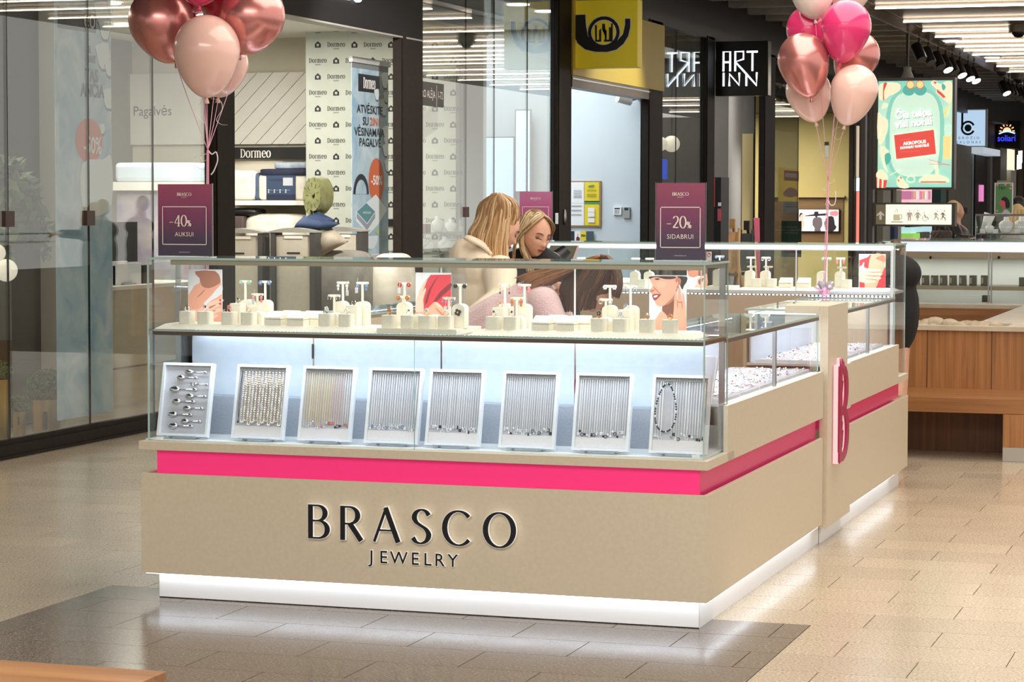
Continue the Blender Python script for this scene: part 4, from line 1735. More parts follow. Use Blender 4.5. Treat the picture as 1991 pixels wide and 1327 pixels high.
L3 = [(BGP, [(195, 230), (840, 230), (840, 1165), (195, 1165)], 0),
      (HAIRP, [(560, 250), (840, 250), (835, 340), (800, 385), (770, 450), (735, 400), (700, 300)], 3),
      (SKIN_B, [(430, 690), (620, 540), (650, 640), (640, 900), (560, 980), (450, 900)], 3),
      (SKIN_P, [(200, 880), (330, 810), (440, 800), (520, 880), (620, 900), (840, 900), (840, 1165), (270, 1165)], 0),
      (BGP, [(200, 890), (345, 805), (395, 800), (270, 985), (290, 1165), (195, 1165)], 2),
      (SKIN_P, [(230, 250), (400, 240), (600, 238), (690, 260), (690, 430), (640, 540), (590, 600), (520, 665), (440, 712), (375, 722), (325, 700), (300, 655), (285, 620), (262, 580), (250, 545), (212, 500), (204, 468), (235, 430), (255, 395), (225, 340), (208, 290)], 3),
      (SKIN_D, [(470, 690), (600, 580), (660, 450), (680, 440), (650, 560), (590, 640), (520, 690)], 2),
      (mat('print_cheek', (246, 184, 162), .5), [(320, 350), (420, 320), (500, 370), (420, 430), (340, 400)], 4),
      (HAIRP, [(205, 252), (640, 248), (620, 285), (480, 292), (400, 275), (330, 262), (250, 270), (212, 292)], 2),
      (SKIN_D, [(650, 290), (700, 262), (745, 300), (735, 370), (690, 440), (660, 440), (690, 370), (690, 320), (660, 350)], 3),
      (SKIN_D, [(205, 468), (290, 455), (270, 490), (225, 500)], 2),
      (SKIN_D, [(255, 400), (300, 430), (370, 500), (420, 530), (360, 510), (300, 460)], 2),
      (HAIRP, [(285, 292), (335, 278), (385, 292), (335, 306)], 2),
      (LIPP, [(248, 545), (300, 525), (378, 528), (400, 535), (350, 592), (290, 630), (262, 592)], 2),
      (INKW, [(275, 556), (345, 545), (330, 572), (285, 585)], 2),
      (SKIN_P, [(625, 760), (630, 560), (645, 475), (665, 480), (680, 600), (690, 660), (694, 520), (700, 430), (728, 430), (752, 560), (765, 640), (775, 600), (768, 500), (790, 520), (812, 640), (830, 760), (828, 960), (780, 1165), (640, 1165), (610, 900)], 2),
      (SKIN_D, [(684, 600), (694, 680), (690, 760), (680, 690)], 2), (SKIN_D, [(758, 620), (775, 700), (770, 780), (760, 700)], 2),
      (GOLD, [(696, 642), (760, 646), (760, 660), (696, 656)], 0), (SILVER, ellip(668, 430, 12, 12, 10), 0), (BGP, [(700, 375), (725, 380), (770, 470), (755, 480)], 0)]
L2 = [(BGP, [(488, 172), (865, 172), (865, 650), (488, 650)], 0),
      (REDP, [(490, 470), (540, 330), (600, 240), (650, 190), (865, 186), (865, 450), (760, 530), (600, 540), (490, 510)], 0),
      (REDD, [(680, 415), (740, 340), (860, 255), (862, 300), (770, 365), (720, 410)], 2), (REDD, [(590, 420), (640, 300), (740, 190), (660, 300), (610, 430)], 2),
      (SKIN_L, [(492, 440), (530, 320), (600, 228), (612, 236), (560, 340), (590, 300), (600, 320), (570, 400), (575, 500), (490, 505)], 2),
      (SKIN_P, [(492, 650), (492, 520), (560, 500), (620, 470), (690, 415), (740, 430), (800, 480), (840, 540), (838, 640), (780, 650)], 2),
      (SKIN_D, [(640, 520), (700, 545), (760, 600), (700, 570)], 2), (SKIN_D, [(690, 460), (760, 500), (830, 560), (750, 515)], 2), (SKIN_D, [(590, 560), (660, 600), (720, 645), (640, 610)], 2), (SKIN_L, [(700, 425), (740, 432), (780, 470), (730, 455)], 2)]
L1 = [(BGP, [(130, 122), (452, 122), (452, 610), (130, 610)], 0),
      (SKIN_P, [(132, 350), (190, 265), (240, 240), (245, 190), (200, 140), (390, 138), (440, 230), (452, 260), (452, 610), (140, 610)], 0),
      (mat('print_throat', (176, 116, 94), .5), [(195, 140), (390, 136), (438, 205), (425, 245), (330, 285), (260, 265), (240, 200)], 2),
      (BGP, [(282, 412), (350, 350), (445, 250), (452, 330), (350, 392), (292, 432)], 2),
      (SKIN_L, [(135, 480), (220, 470), (330, 410), (425, 378), (440, 400), (340, 445), (430, 412), (444, 430), (330, 482), (425, 455), (440, 480), (330, 530), (400, 510), (410, 530), (300, 585), (220, 610), (140, 610)], 2),
      (SKIN_D, [(330, 446), (400, 425), (340, 462)], 2), (SKIN_D, [(330, 490), (400, 470), (340, 505)], 2), (SKIN_D, [(210, 370), (250, 330), (300, 290), (255, 340)], 2), (LIPP, [(425, 384), (442, 380), (438, 400)], 2), (LIPP, [(420, 416), (445, 412), (440, 430)], 2), (SILVER, [(270, 435), (292, 428), (298, 448), (276, 456)], 0)]
L4 = [(BGP, [(90, 325), (585, 325), (585, 980), (90, 980)], 0),
      (REDP, [(95, 440), (250, 385), (300, 335), (330, 335), (330, 500), (420, 640), (585, 560), (585, 980), (105, 980)], 0),
      (SKIN_P, [(320, 335), (565, 335), (575, 520), (540, 640), (480, 760), (390, 980), (230, 980), (200, 850), (270, 560)], 2), (SKIN_D, [(400, 400), (560, 345), (570, 470), (480, 440)], 3),
      (REDP, [(430, 980), (480, 760), (585, 600), (585, 980)], 0),
      (SKIN_L, [(95, 580), (150, 530), (170, 485), (192, 480), (190, 570), (300, 590), (470, 600), (490, 615), (470, 642), (350, 652), (520, 680), (518, 705), (480, 720), (350, 712), (500, 750), (490, 780), (440, 790), (320, 775), (405, 815), (395, 842), (330, 850), (110, 835)], 2),
      (SKIN_D, [(180, 640), (360, 655), (480, 648), (360, 668)], 2), (SKIN_D, [(180, 710), (360, 720), (470, 722), (360, 735)], 2), (SKIN_D, [(180, 770), (320, 782), (430, 795), (320, 795)], 2)]
L5 = [(BGP, [(845, 120), (1160, 120), (1160, 460), (845, 460)], 0), (SKIN_B, [(980, 120), (1160, 120), (1160, 260), (1080, 260), (1000, 250)], 0),
      (SKIN_D, [(855, 150), (900, 120), (1010, 120), (1020, 240), (960, 280), (900, 275), (862, 240)], 2), (LIPP, [(850, 140), (900, 130), (905, 165), (860, 175)], 2),
      (SKIN_P, [(1000, 310), (1080, 260), (1140, 220), (1160, 240), (1160, 460), (960, 460), (1000, 400)], 2), (SKIN_B, [(1020, 340), (1060, 300), (1110, 300), (1060, 400), (1035, 400)], 2)]


def card_px(px0, px1, py0, py1, Y, lab, layers, zo, base):
    a, c = aY(Y, px0, py1), aY(Y, px1, py0)
    return card((a.x, Y, base), c.x - a.x, c.z - base, lab, layers, zo)


card_px(366, 431.5, 524.5, 626, .315, 'photo card of a bare neck and a hand, behind the left ring stands', L1, (130, 122, 452, 612), BZ + .0003)
card_px(808, 877, 531, 620, .345, 'photo card of a red dress and a hand with rings, behind the middle slab', L2, (488, 172, 865, 650), BZ + .0003)
card_px(1262, 1335, 536, 640, .315, 'photo card of a smiling woman touching her earring', L3, (195, 230, 840, 1165), BZ + .0003)
card_px(1669.5, 1722, 494.5, 566, 4.88, 'photo card of a hand on a red dress, right end of the rear case', L4, (90, 325, 585, 980), 1.1125)
card_px(1335.5, 1375, 522, 562, 4.88, 'photo card of a chin and fingers in the rear case behind the front glass', L5, (845, 120, 1160, 460), 1.1125)
# thin clear acrylic panel beside the red dress card
Pq = aY(.35, 878, 600)
b = MB()
b.box(Pq.x, .348, BZ + .0003, Pq.x + .055, .352, aY(.35, 878, 533).z, glass('clear_sheet', (0.95, 0.95, 0.96), 0.10, 0.6, 4), GEDGE)
tag(b.build('acrylic_panel', offs=Pq), 'clear acrylic panel standing to the right of the red dress photo card', 'panel')

# ---------------- stands in the rear case
RZ = 1.1125
rit = [('arch', 1396, 4.72), ('T1', 1399, 4.76), ('arch', 1458, 4.75), ('T1', 1459.5, 4.79), ('T2', 1461, 4.70), ('cube', 1472, 4.72), ('arch', 1488, 4.75), ('T1', 1489, 4.79), ('T2', 1493, 4.70), ('cube', 1500, 4.72), ('wedge', 1528, 4.73), ('wedge', 1563, 4.73), ('arch', 1598, 4.75),
       ('T1', 1607, 4.79), ('arch', 1633, 4.75), ('T1', 1634, 4.79), ('T2', 1636, 4.70), ('cube', 1646, 4.72), ('arch', 1235, 4.75), ('T1', 1236, 4.79), ('arch', 1262, 4.75), ('T1', 1263, 4.79), ('wedge', 1214, 4.73), ('cube', 1249, 4.70), ('T1', 1130, 4.79), ('arch', 1130, 4.75)]
rit.sort(key=lambda t: (t[0], t[1]))
cnt, tot = {}, {}
for k, px, Y in rit:
    tot[k] = tot.get(k, 0) + 1
board('display_board', aY(4.7, 1433, 560).x, aY(4.7, 1738, 560).x, 4.66, 4.92, 0.012, 0.03, 'long white board with sloped edges in the rear case', z=RZ)
board('display_board', aY(4.7, 1376, 560).x, aY(4.7, 1428, 560).x, 4.66, 4.84, 0.018, 0.001, 'short white slab in the rear case left of the long board', z=RZ)
for k, px, Y in rit:
    i = cnt[k] = cnt.get(k, -1) + 1
    ZZ = RZ + (.0125 if px > 1440 else .0185 if px > 1376 else 0.0003)
    P = Vector((aY(Y, px, 560).x, Y, ZZ))
    stand(k, P, '%s, %s from the left in the rear case' % (KN[k], ORD[i]), group='ivory stands in the rear case')
    if k == 'T1' and px > 1390:
        earrings(P + Vector((0, 0, .168)), SILVER, 'wgpbk'[i % 5], (0, 1, 3)[i % 3], 'pair of silver earrings on the %s tall T stand of the rear case' % ORD[i])

# ---------------- price posters on the glass tops
def ramp_mat(name, stops, axis=2, rough=0.35):
    m = mat(name, stops[0][1], rough, coat=0.3)
    nt, nn, ll, bsdf = nodes(m)
    tc = nn.new('ShaderNodeTexCoord')
    sp_ = nn.new('ShaderNodeSeparateXYZ')
    ll.new(tc.outputs['Generated'], sp_.inputs[0])
    r_ = nn.new('ShaderNodeValToRGB')
    e = r_.color_ramp.elements
    e[0].position, e[0].color = stops[0][0], lin(stops[0][1])
    e[1].position, e[1].color = stops[-1][0], lin(stops[-1][1])
    for p_, c_ in stops[1:-1]:
        k = e.new(p_)
        k.color = lin(c_)
    ll.new(sp_.outputs[axis], r_.inputs['Fac'])
    ll.new(r_.outputs['Color'], bsdf.inputs['Base Color'])
    return m


POST = ramp_mat('poster_wine', [(0, (38, 28, 56)), (0.25, (64, 26, 68)), (0.6, (132, 26, 92)), (1.0, (164, 52, 94))])
CREAMP = mat('print_cream', (252, 236, 226), 0.5)
ACR = glass('acrylic', (0.985, 0.985, 0.985), 0.012, 0.5, 5)


def poster(P0, w, h, lab, digits, sub, m=None, full=True, left=0.5):
    t = thing('price_poster', lab, 'poster', P0)
    f = Frame(P0, (1, 0, 0), (0, 0, 1))
    b = MB()
    b.box(P0[0] + .004, P0[1], P0[2] + .006, P0[0] + w - .004, P0[1] + .0015, P0[2] + h - .003, m or POST)
    b.build('print', t)
    b = MB()
    b.box(P0[0], P0[1] - .003, P0[2] + .003, P0[0] + w, P0[1] - .0022, P0[2] + h, ACR, INKW)
    b.box(P0[0], P0[1] + .003, P0[2] + .003, P0[0] + w, P0[1] + .005, P0[2] + h, ACR, INKW)
    b.build('acrylic_sleeve', t)
    b = MB()
    b.box(P0[0], P0[1] - .03, P0[2], P0[0] + w + .004, P0[1] + .03, P0[2] + .004, mat('clear_acrylic', (214, 222, 230), 0.1))
    b.build('base', t)
    z = .0045
    p = Print(f, w, h)
    p.z = .004
    p.frame(CREAMP, .10, .17, .90, .69, .0032)
    p.build('border', t)
    word(f, 'BRASCO', w / 2, h * .832, h * .042, CREAMP, t, thick=.2, thin=.07, z=z)
    text(t, f, w / 2, h * .808, 'JEWELRY', h * .018, CREAMP, z=z, space=1.2)
    if full:
        hh = h * .152
        mb_ = MB()
        x = w * .22
        for c in digits:
            sc_ = .55 if c == '%' else 1.0
            glyph(mb_, f, c, x, h * .42, hh * sc_, CREAMP, .13 if c != '%' else .16, .045 if c != '-' else .05, z, z)
            x += GLY[c][0] * hh * sc_ + hh * .05
        mb_.build('lettering', t)
        text(t, f, w / 2, h * .285, sub, h * .084, CREAMP, z=z, space=1.08, sx=.92)
        text(t, f, w / 2, h * .065, 'www.brasco.lt', h * .022, CREAMP, z=z, space=1.2)
    return t


a, c = aY(.06, 306, 504), aY(.06, 413, 357)
poster((a.x, .06, GT + .0093), c.x - a.x, c.z - GT - .009, 'wine coloured price poster reading minus 40 percent, on the left end of the glass top', '-40%', 'AUKSUI')
a, c = aY(.2, 1274, 505), aY(.2, 1373, 355)
poster((a.x, .2, GT + .0093), c.x - a.x, c.z - GT - .009, 'wine coloured price poster reading minus 20 percent, near the right end of the glass top', '-20%', 'SIDABRUI')
a, c = aY(4.8, 1009, 480), aY(4.8, 1074, 372)
PPK = ramp_mat('poster_rose', [(0, (150, 60, 130)), (0.5, (196, 70, 140)), (1.0, (214, 120, 164))])
poster((a.x, 4.8, GT + .0093), c.x - a.x, c.z - GT - .009, 'rose pink poster standing on the rear case behind the two blond women', '', '', PPK, False)
# little pink ornament beside the second poster (white card with a pink loop)
P = aY(.30, 1378.5, 500)
t = thing('gift_card', 'small white card with a pink spiral just right of the minus 20 poster', 'card', (P.x, .30, GT + .0095))
f = Frame((P.x, .30, GT + .0095), (1, 0, 0), (0, 0, 1))
b = MB()
b.box(P.x - .010, .30, GT + .0095, P.x + .010, .302, GT + .045, PWHITE)
b.build('backing', t)
p = Print(f, 1, 1)
p.line(INKR, [(.0 + .0065 * cos(a_) * (1 - i * .02), .022 + .009 * sin(a_) * (1 - i * .02)) for i, a_ in enumerate([k * .5 for k in range(18)])], .0022)
p.build('print', t)

# ---------------- jewellery trays lying in the side cases
FLATV = {}


def flat_tray(loc, w, d, lab, tilt=0.0, seed=1, zrot=0, pad=TFELT):
    t = thing('jewelry_tray', lab, 'display tray', loc, 'flat trays in the low side cases')
    r = random.Random(seed)
    M_ = Matrix.Rotation(tilt, 4, 'X')
    b = MB()
    b.box(-w / 2, -d / 2, 0, w / 2, d / 2, .012, TRW, M=M_)
    o = b.build('base')
    o.parent = t
    b = MB()
    b.box(-w / 2 + .008, -d / 2 + .008, .0125, w / 2 - .008, d / 2 - .008, .014, pad, M=M_)
    o = b.build('pad')
    o.parent = t
    b = MB()
    cols = ['s', 's', 's', 's', 's', 's', 'w', 'w', 'w', 'k', 'p']
    for i in range(int(w / .028)):
        for j in range(int(d / .05)):
            x, y = -w / 2 + .022 + i * .028 + r.uniform(-.004, .004), -d / 2 + .03 + j * .05 + r.uniform(-.006, .006)
            m_ = r.choice((SILVER, SILVER, SILVER, CHG))
            if r.random() > .55:
                continue
            if r.random() < .6:
                b.tube([M_ @ Vector((x + .009 * cos(q_), y + .011 * sin(q_), .0155)) for q_ in [2 * pi * k / 8 for k in range(9)]], .0012, m_, 4, False)
            b.ell(M_ @ Vector((x, y + .006, .017)), (.005, .005, .004), STN[r.choice(cols)], 6, 4)
    o = b.build('small_jewelry')
    o.parent = t
    stuff(o)
    return t


for i, y in enumerate((0.62, 1.00, 1.38, 1.76, 2.12)):
    flat_tray((-.22, y, .8175), .38, .36, 'white flat tray of small jewellery in the near side case, %s from the front' % ORD[i], .0, i + 2)
for i, y in enumerate((3.05, 3.45, 3.85, 4.25)):
    flat_tray((-.22, y, .8175), .38, .36, 'white flat tray of small jewellery in the far side case, %s from the portal' % ORD[i], 0, i + 22)
flat_tray((-.24, .50, .90), .36, .22, 'white steeply tilted tray of rings at the front end of the near side case', 1.0, 41)
# ================================================================== people
BAKE = []                     # meshes whose modifiers are applied at the end


def skin_mat(name, c1, c2):
    return noise_mat(name, c1, c2, (45, 45, 45), 0.55, 3, 0.3, 0.75)


SKINA = skin_mat('skin_fair', (222, 168, 142), (232, 184, 160))
SKINB = skin_mat('skin_warm', (216, 162, 134), (228, 180, 154))
LID = mat('eyelid', (158, 108, 94), 0.6)
LASH = mat('lash', (46, 32, 28), 0.7)
EYEW = mat('eye_white', (220, 214, 208), 0.3)
LIPM = mat('lips', (168, 92, 84), 0.45)
BROW = mat('brow', (92, 66, 48), 0.8)
vX, vY, vZ = Vector((1, 0, 0)), Vector((0, 1, 0)), Vector((0, 0, 1))
IMR = Vector((CR[0][0], CR[0][1], 0)).normalized()            # to the right, as seen from the aisle
AWY = Vector((CR[2][0], CR[2][1], 0)).normalized()            # away from the aisle


def head_frame(fwd, roll=0.0):
    f = Vector(fwd).normalized()
    l = vZ.cross(f).normalized()
    u = f.cross(l)
    l2 = l * cos(roll) + u * sin(roll)
    u2 = u * cos(roll) - l * sin(roll)
    return Matrix(((f[0], l2[0], u2[0]), (f[1], l2[1], u2[1]), (f[2], l2[2], u2[2])))


def face_x(y, z):
    def g(y0, z0, sy, sz):
        return math.exp(-((y - y0) / sy) ** 2 - ((z - z0) / sz) ** 2)
    d = .021 * g(0, -.024, .011, .011) + .011 * g(0, -.002, .009, .024) + .006 * g(.011, -.028, .007, .007) + .006 * g(-.011, -.028, .007, .007)
    for s in (-1, 1):
        d += -.010 * g(s * .031, .010, .015, .011) + .004 * g(s * .040, -.022, .018, .014) + .004 * g(s * .03, .032, .022, .008)
    d += .007 * g(0, -.056, .019, .009) - .003 * g(0, -.070, .018, .006) + .008 * g(0, -.092, .016, .012)
    return d


def head_mesh(mb, c, R, m, s=1.0):
    nu, nv = 72, 48
    vs, fs = [], []
    for j in range(nv + 1):
        th = pi * j / nv
        for i in range(nu):
            ph = 2 * pi * i / nu
            dx, dy, dz = sin(th) * cos(ph), sin(th) * sin(ph), cos(th)
            x, y, z = .094 * dx, .074 * dy, .116 * dz
            if dz < -.15:
                k = (-dz - .15) / .85
                y *= 1 - .30 * k
                if dx > 0:
                    x = x * (1 - .1 * k) + .030 * k * max(0, dx) ** .5 * .9
                else:
                    x *= 1 - .25 * k
            if dx > .15:
                x += face_x(y, z) * min(1, (dx - .15) * 2.2)
            vs.append(Vector(c) + (R @ Vector((x, y, z))) * s)
    for j in range(nv):
        for i in range(nu):
            i2 = (i + 1) % nu
            fs.append((j * nu + i, (j + 1) * nu + i, (j + 1) * nu + i2, j * nu + i2))
    mb.add(vs, fs, m)
    for sy in (-1, 1):
        mb.ell(Vector(c) + (R @ Vector((-.008, sy * .074, -.004))) * s, (.018 * s, .008 * s, .030 * s), m, 10, 8, M=R)


def face_parts(t, c, R, skin, s=1.0, shut=1.0, lip=LIPM):
    C_ = Vector(c)

    def P(x, y, z):
        return C_ + (R @ Vector((x, y, z))) * s

    def sx(y, z):
        k = sqrt(max(0.05, 1 - (y / .076) ** 2 - (z / .118) ** 2))
        x = .094 * k
        if z < -.0174:
            q = (-z / .116 - .15) / .85
            x = x * (1 - .1 * q) + .027 * q * k ** .5
        return x + face_x(y, z)
    for sd in (-1, 1):
        b = MB()
        b.ell(P(sx(sd * .031, .009) - .006, sd * .031, .009), (.0125 * s, .0155 * s, .0098 * s), LID, 12, 8, M=R)
        b.tube([P(sx(sd * (.031 + k), .003) + .0035, sd * (.031 + k), .0045 - abs(k) * .12) for k in (-.014, -.007, 0, .007, .014)], .0016 * s, LASH, 6)
        b.build('eyelid', t, smooth=True)
        b = MB()
        b.tube([P(sx(sd * y_, z_) + .001, sd * y_, z_) for y_, z_ in ((.014, .027), (.024, .032), (.036, .033), (.047, .026))], [.0022 * s, .003 * s, .0026 * s, .001 * s], BROW, 6)
        b.build('eyebrow', t, smooth=True)
    b = MB()
    b.tube([P(sx(y_, z_) + .0015, y_, z_) for y_, z_ in ((-.023, -.0555), (-.012, -.052), (0, -.0525), (.012, -.052), (.023, -.0555))], [.001 * s, .0036 * s, .0036 * s, .0036 * s, .001 * s], lip, 7)
    b.tube([P(sx(y_, z_) + .0012, y_, z_) for y_, z_ in ((-.020, -.0565), (-.010, -.0600), (0, -.0610), (.010, -.0600), (.020, -.0565))], [.001 * s, .004 * s, .0046 * s, .004 * s, .001 * s], lip, 7)
    b.tube([P(sx(y_, -.0565) + .0040, y_, -.0562) for y_ in (-.020, -.01, 0, .01, .020)], .0008 * s, LASH, 5)
    b.build('lips', t, smooth=True)


def chain(mb, pts, rad, m, n=14):
    """tube with rounded ends"""
    P = [Vector(p) for p in pts]
    mb.tube(P, rad, m, n)
    mb.ell(P[0], (rad[0],) * 3, m, n, 8)
    mb.ell(P[-1], (rad[-1],) * 3, m, n, 8)


def remesh(o, voxel, smooth=2, sub=0):
    r = o.modifiers.new('remesh', 'REMESH')
    r.mode = 'VOXEL'
    r.voxel_size = voxel
    r.use_smooth_shade = True
    if smooth:
        sm = o.modifiers.new('smooth', 'SMOOTH')
        sm.factor = 0.5
        sm.iterations = smooth
    BAKE.append(o)
    return o


def hand(mb, wrist, d, up, m, side=1, s=1.0):
    """palm, four curled fingers and a thumb from the side"""
    d = Vector(d).normalized()
    up = (Vector(up) - d * Vector(up).dot(d)).normalized()
    w_ = d.cross(up)
    W = Vector(wrist)
    Q = Matrix(((d[0], w_[0], up[0]), (d[1], w_[1], up[1]), (d[2], w_[2], up[2])))
    mb.ell(W + d * .045 * s, (.052 * s, .040 * s, .016 * s), m, 14, 8, M=Q)
    for k, (o_, L_) in enumerate(((-.030, .066), (-.010, .078), (.010, .074), (.028, .058))):
        a = W + d * .078 * s + w_ * o_ * s
        b_ = a + (d * .55 - up * .18 + w_ * o_ * .8) * L_ * s
        c = b_ + (d * .25 - up * .42) * L_ * s
        chain(mb, [a - d * .02 * s, a, b_, c], [.0095 * s, .0090 * s, .0082 * s, .0070 * s], m, 8)
    a = W + d * .022 * s - w_ * .030 * s * side
    chain(mb, [a, a + (d * .5 - w_ * .75 * side - up * .3) * .035 * s, a + (d * 1.1 - w_ * .8 * side - up * .6) * .045 * s], [.012 * s, .010 * s, .008 * s], m, 8)


def locks(name, t, left, right, n, m_list, rad, bulge, seed=1, Y0=None, jit=.004, taper=True, flat=0.55):
    """hair locks between two boundary strands (lists of world points)"""
    r = random.Random(seed)
    b = MB()
    for i in range(n):
        k = (i + .5) / n
        pts = []
        for a, c in zip(left, right):
            p = Vector(a).lerp(Vector(c), k)
            p += -AWY * bulge * sin(pi * (.08 + .84 * k)) + Vector((r.uniform(-jit, jit), r.uniform(-jit, jit), r.uniform(-jit, jit) * .5))
            pts.append(p)
        q = cr([tuple(p) for p in pts], 5, False)
        L_ = len(q)
        R_ = [rad * (0.75 + .35 * sin(pi * min(1, j / L_ * 1.1 + .1))) * (1 if not taper or j < L_ * .75 else max(.18, (L_ - j) / (L_ * .25))) * r.uniform(.9, 1.1) for j in range(L_)]
        b.tube(q, R_, r.choice(m_list), 7, True)
    return b.build(name, t, smooth=True)


def hairm(name, c1, c2):
    return noise_mat(name, c1, c2, (260, 260, 14), 0.42, 4, 0.3, 0.7, spec=0.4)


H1 = [hairm('hair_honey', (172, 132, 86), (200, 162, 114)), hairm('hair_honey_dark', (132, 98, 64), (164, 126, 84)), hairm('hair_honey_light', (206, 172, 126), (224, 194, 152))]
H2 = [hairm('hair_ash', (176, 146, 104), (206, 180, 138)), hairm('hair_ash_dark', (116, 90, 62), (150, 120, 86)), hairm('hair_ash_light', (208, 184, 146), (226, 206, 172))]
H3 = [hairm('hair_brown', (96, 62, 40), (122, 82, 54)), hairm('hair_brown_dark', (66, 46, 34), (92, 64, 46)), hairm('hair_brown_light', (136, 90, 54), (164, 112, 72))]
JACK = noise_mat('cream_jacket', (246, 232, 208), (240, 223, 196), (9, 9, 4), 0.75, bump=0.7)
PINKS = noise_mat('pink_knit', (246, 214, 214), (236, 196, 199), (140, 140, 140), 0.95, bump=0.6, sheen=0.4)
BLKT = noise_mat('black_knit', (26, 25, 28), (34, 33, 36), (60, 60, 60), 0.85)
TROU = noise_mat('dark_trousers', (36, 38, 46), (44, 46, 54), (40, 40, 40), 0.85)
SHOE = mat('shoe_black', (24, 22, 22), 0.4)


def pP(Y, *pts):
    return [aY(Y, x, y) for x, y in pts]


def standing(t, hips, chest, neck, head, R, skin, arms, legs_at, s=1.0, vox=.006, hands=True, hs=1.0):
    """skin body of the whole figure as one surface"""
    b = MB()
    head_mesh(b, head, R, skin, hs)
    H = Vector(head)
    jaw = H + (R @ Vector((-.022, 0, -.07)))
    chain(b, [jaw, Vector(neck)], [.048, .046], skin)
    chain(b, [Vector(neck), Vector(chest), Vector(hips)], [.052, .10, .11], skin)
    for a in arms:
        chain(b, a, [.042, .036, .026], skin)
        if hands:
            d = Vector(a[2]) - Vector(a[1])
            hand(b, a[2], d, vZ, skin, 1)
    for l in legs_at:
        chain(b, l, [.085, .055, .04], skin)
        f = Vector(l[2])
        chain(b, [f, Vector((f.x, f.y, .06)) + IMR * .10], [.04, .03], skin)
    o = b.build('body', t, smooth=True)
    return remesh(o, vox, 1)


def trousers(t, hips, legs, m, top=.16):
    b = MB()
    b.ell(Vector(hips), (.165, .13, .13), m, 16, 10)
    for l in legs:
        chain(b, [Vector(l[0]), Vector(l[1]), Vector(l[2]) + vZ * .02], [.105, .078, .062], m)
    remesh(b.build('trousers', t, smooth=True), .012)
    for l in legs:
        b = MB()
        f = Vector(l[2])
        b.ell((f.x, f.y, .05), (.055, .055, .05), SHOE)
        b.ell(Vector((f.x, f.y, .04)) + IMR * .09, (.075, .05, .04), SHOE)
        remesh(b.build('shoe', t, smooth=True), .01)


# ---------------- woman with long honey hair and a cream jacket (Y about 2.6)
YA = 2.62
hA = aY(YA, 972, 444)
RA = head_frame(IMR * .80 + AWY * .28 - vZ * .50, 0.05)
t = thing('person', 'woman with long honey blond hair and cream jacket leaning behind the front case', 'person', (hA.x - .1, YA, 0))
hips = aY(YA, 930, 655)
chest = aY(YA, 936, 545)
neck = aY(YA, 950, 478)
shL, shR = aY(YA + .16, 905, 500), aY(YA - .14, 972, 530)
armR = [shR, aY(YA - .25, 972, 585), aY(YA - .45, 915, 622)]
armL = [shL, aY(YA + .25, 930, 600), aY(YA + .3, 985, 640)]
hx = Vector((hips.x, hips.y, .93))
legs = [[hx + Vector((-.05, -.09, -.05)), hx + Vector((.02, -.10, -.45)), Vector((hx.x - .02, hx.y - .10, .09))], [hx + Vector((-.05, .09, -.05)), hx + Vector((.02, .10, -.45)), Vector((hx.x - .02, hx.y + .10, .09))]]
standing(t, hx, chest, neck, hA, RA, SKINA, [armR, armL], legs)
face_parts(t, hA, RA, SKINA)
b = MB()
Q = head_frame(IMR)
b.ell(aY(YA + .02, 937, 525), (.155, .195, .15), JACK, 18, 12, M=Q)
b.ell(aY(YA + .02, 932, 580), (.14, .19, .20), JACK, 18, 12, M=Q)
b.ell(aY(YA + .02, 930, 645), (.15, .19, .18), JACK, 18, 12, M=Q)
chain(b, [aY(YA, 925, 490), aY(YA, 958, 478)], [.085, .06], JACK)
b.ell(aY(YA, 905, 505), (.085, .15, .11), JACK, 16, 10, M=Q)
for a in (armR, armL):
    chain(b, [Vector(a[0]), Vector(a[1]), Vector(a[1]).lerp(Vector(a[2]), .92)], [.088, .074, .056], JACK)
jk = remesh(b.build('jacket', t, smooth=True), .010, 3)
b = MB()
col = [aY(YA - .12, 908, 462), aY(YA - .14, 918, 466), aY(YA - .12, 938, 476), aY(YA - .10, 955, 490), aY(YA - .08, 968, 506)]
b.tube(cr([tuple(p) for p in col], 4, False), .022, JACK, 8, flat=.6)
b.build('collar', t, smooth=True)
b = MB()
b.ell(hA + RA @ Vector((-.030, 0, .022)), (.088, .085, .108), H1[0], 24, 16, M=RA)
b.build('hair', t, smooth=True)
L_ = pP(YA - .03, (964, 377), (940, 394), (928, 425), (912, 452), (932, 474))
R_ = pP(YA - .03, (972, 377), (990, 398), (988, 440), (987, 500), (993, 566))
locks('hair', t, L_, R_, 84, H1, .0062, .085, 4, jit=.005)
L_ = pP(YA - .02, (970, 378), (992, 390), (998, 412), (992, 435), (986, 450))
R_ = pP(YA + .05, (976, 378), (1002, 392), (1009, 414), (1008, 430), (1002, 442))
locks('hair', t, L_, R_, 18, H1, .006, .03, 5)
L_ = pP(YA + .02, (966, 377), (936, 396), (924, 430), (910, 455), (925, 470))
R_ = pP(YA + .02, (956, 378), (950, 410), (950, 440), (955, 475), (975, 500))
locks('hair', t, L_, R_, 28, H1, .007, .05, 6)

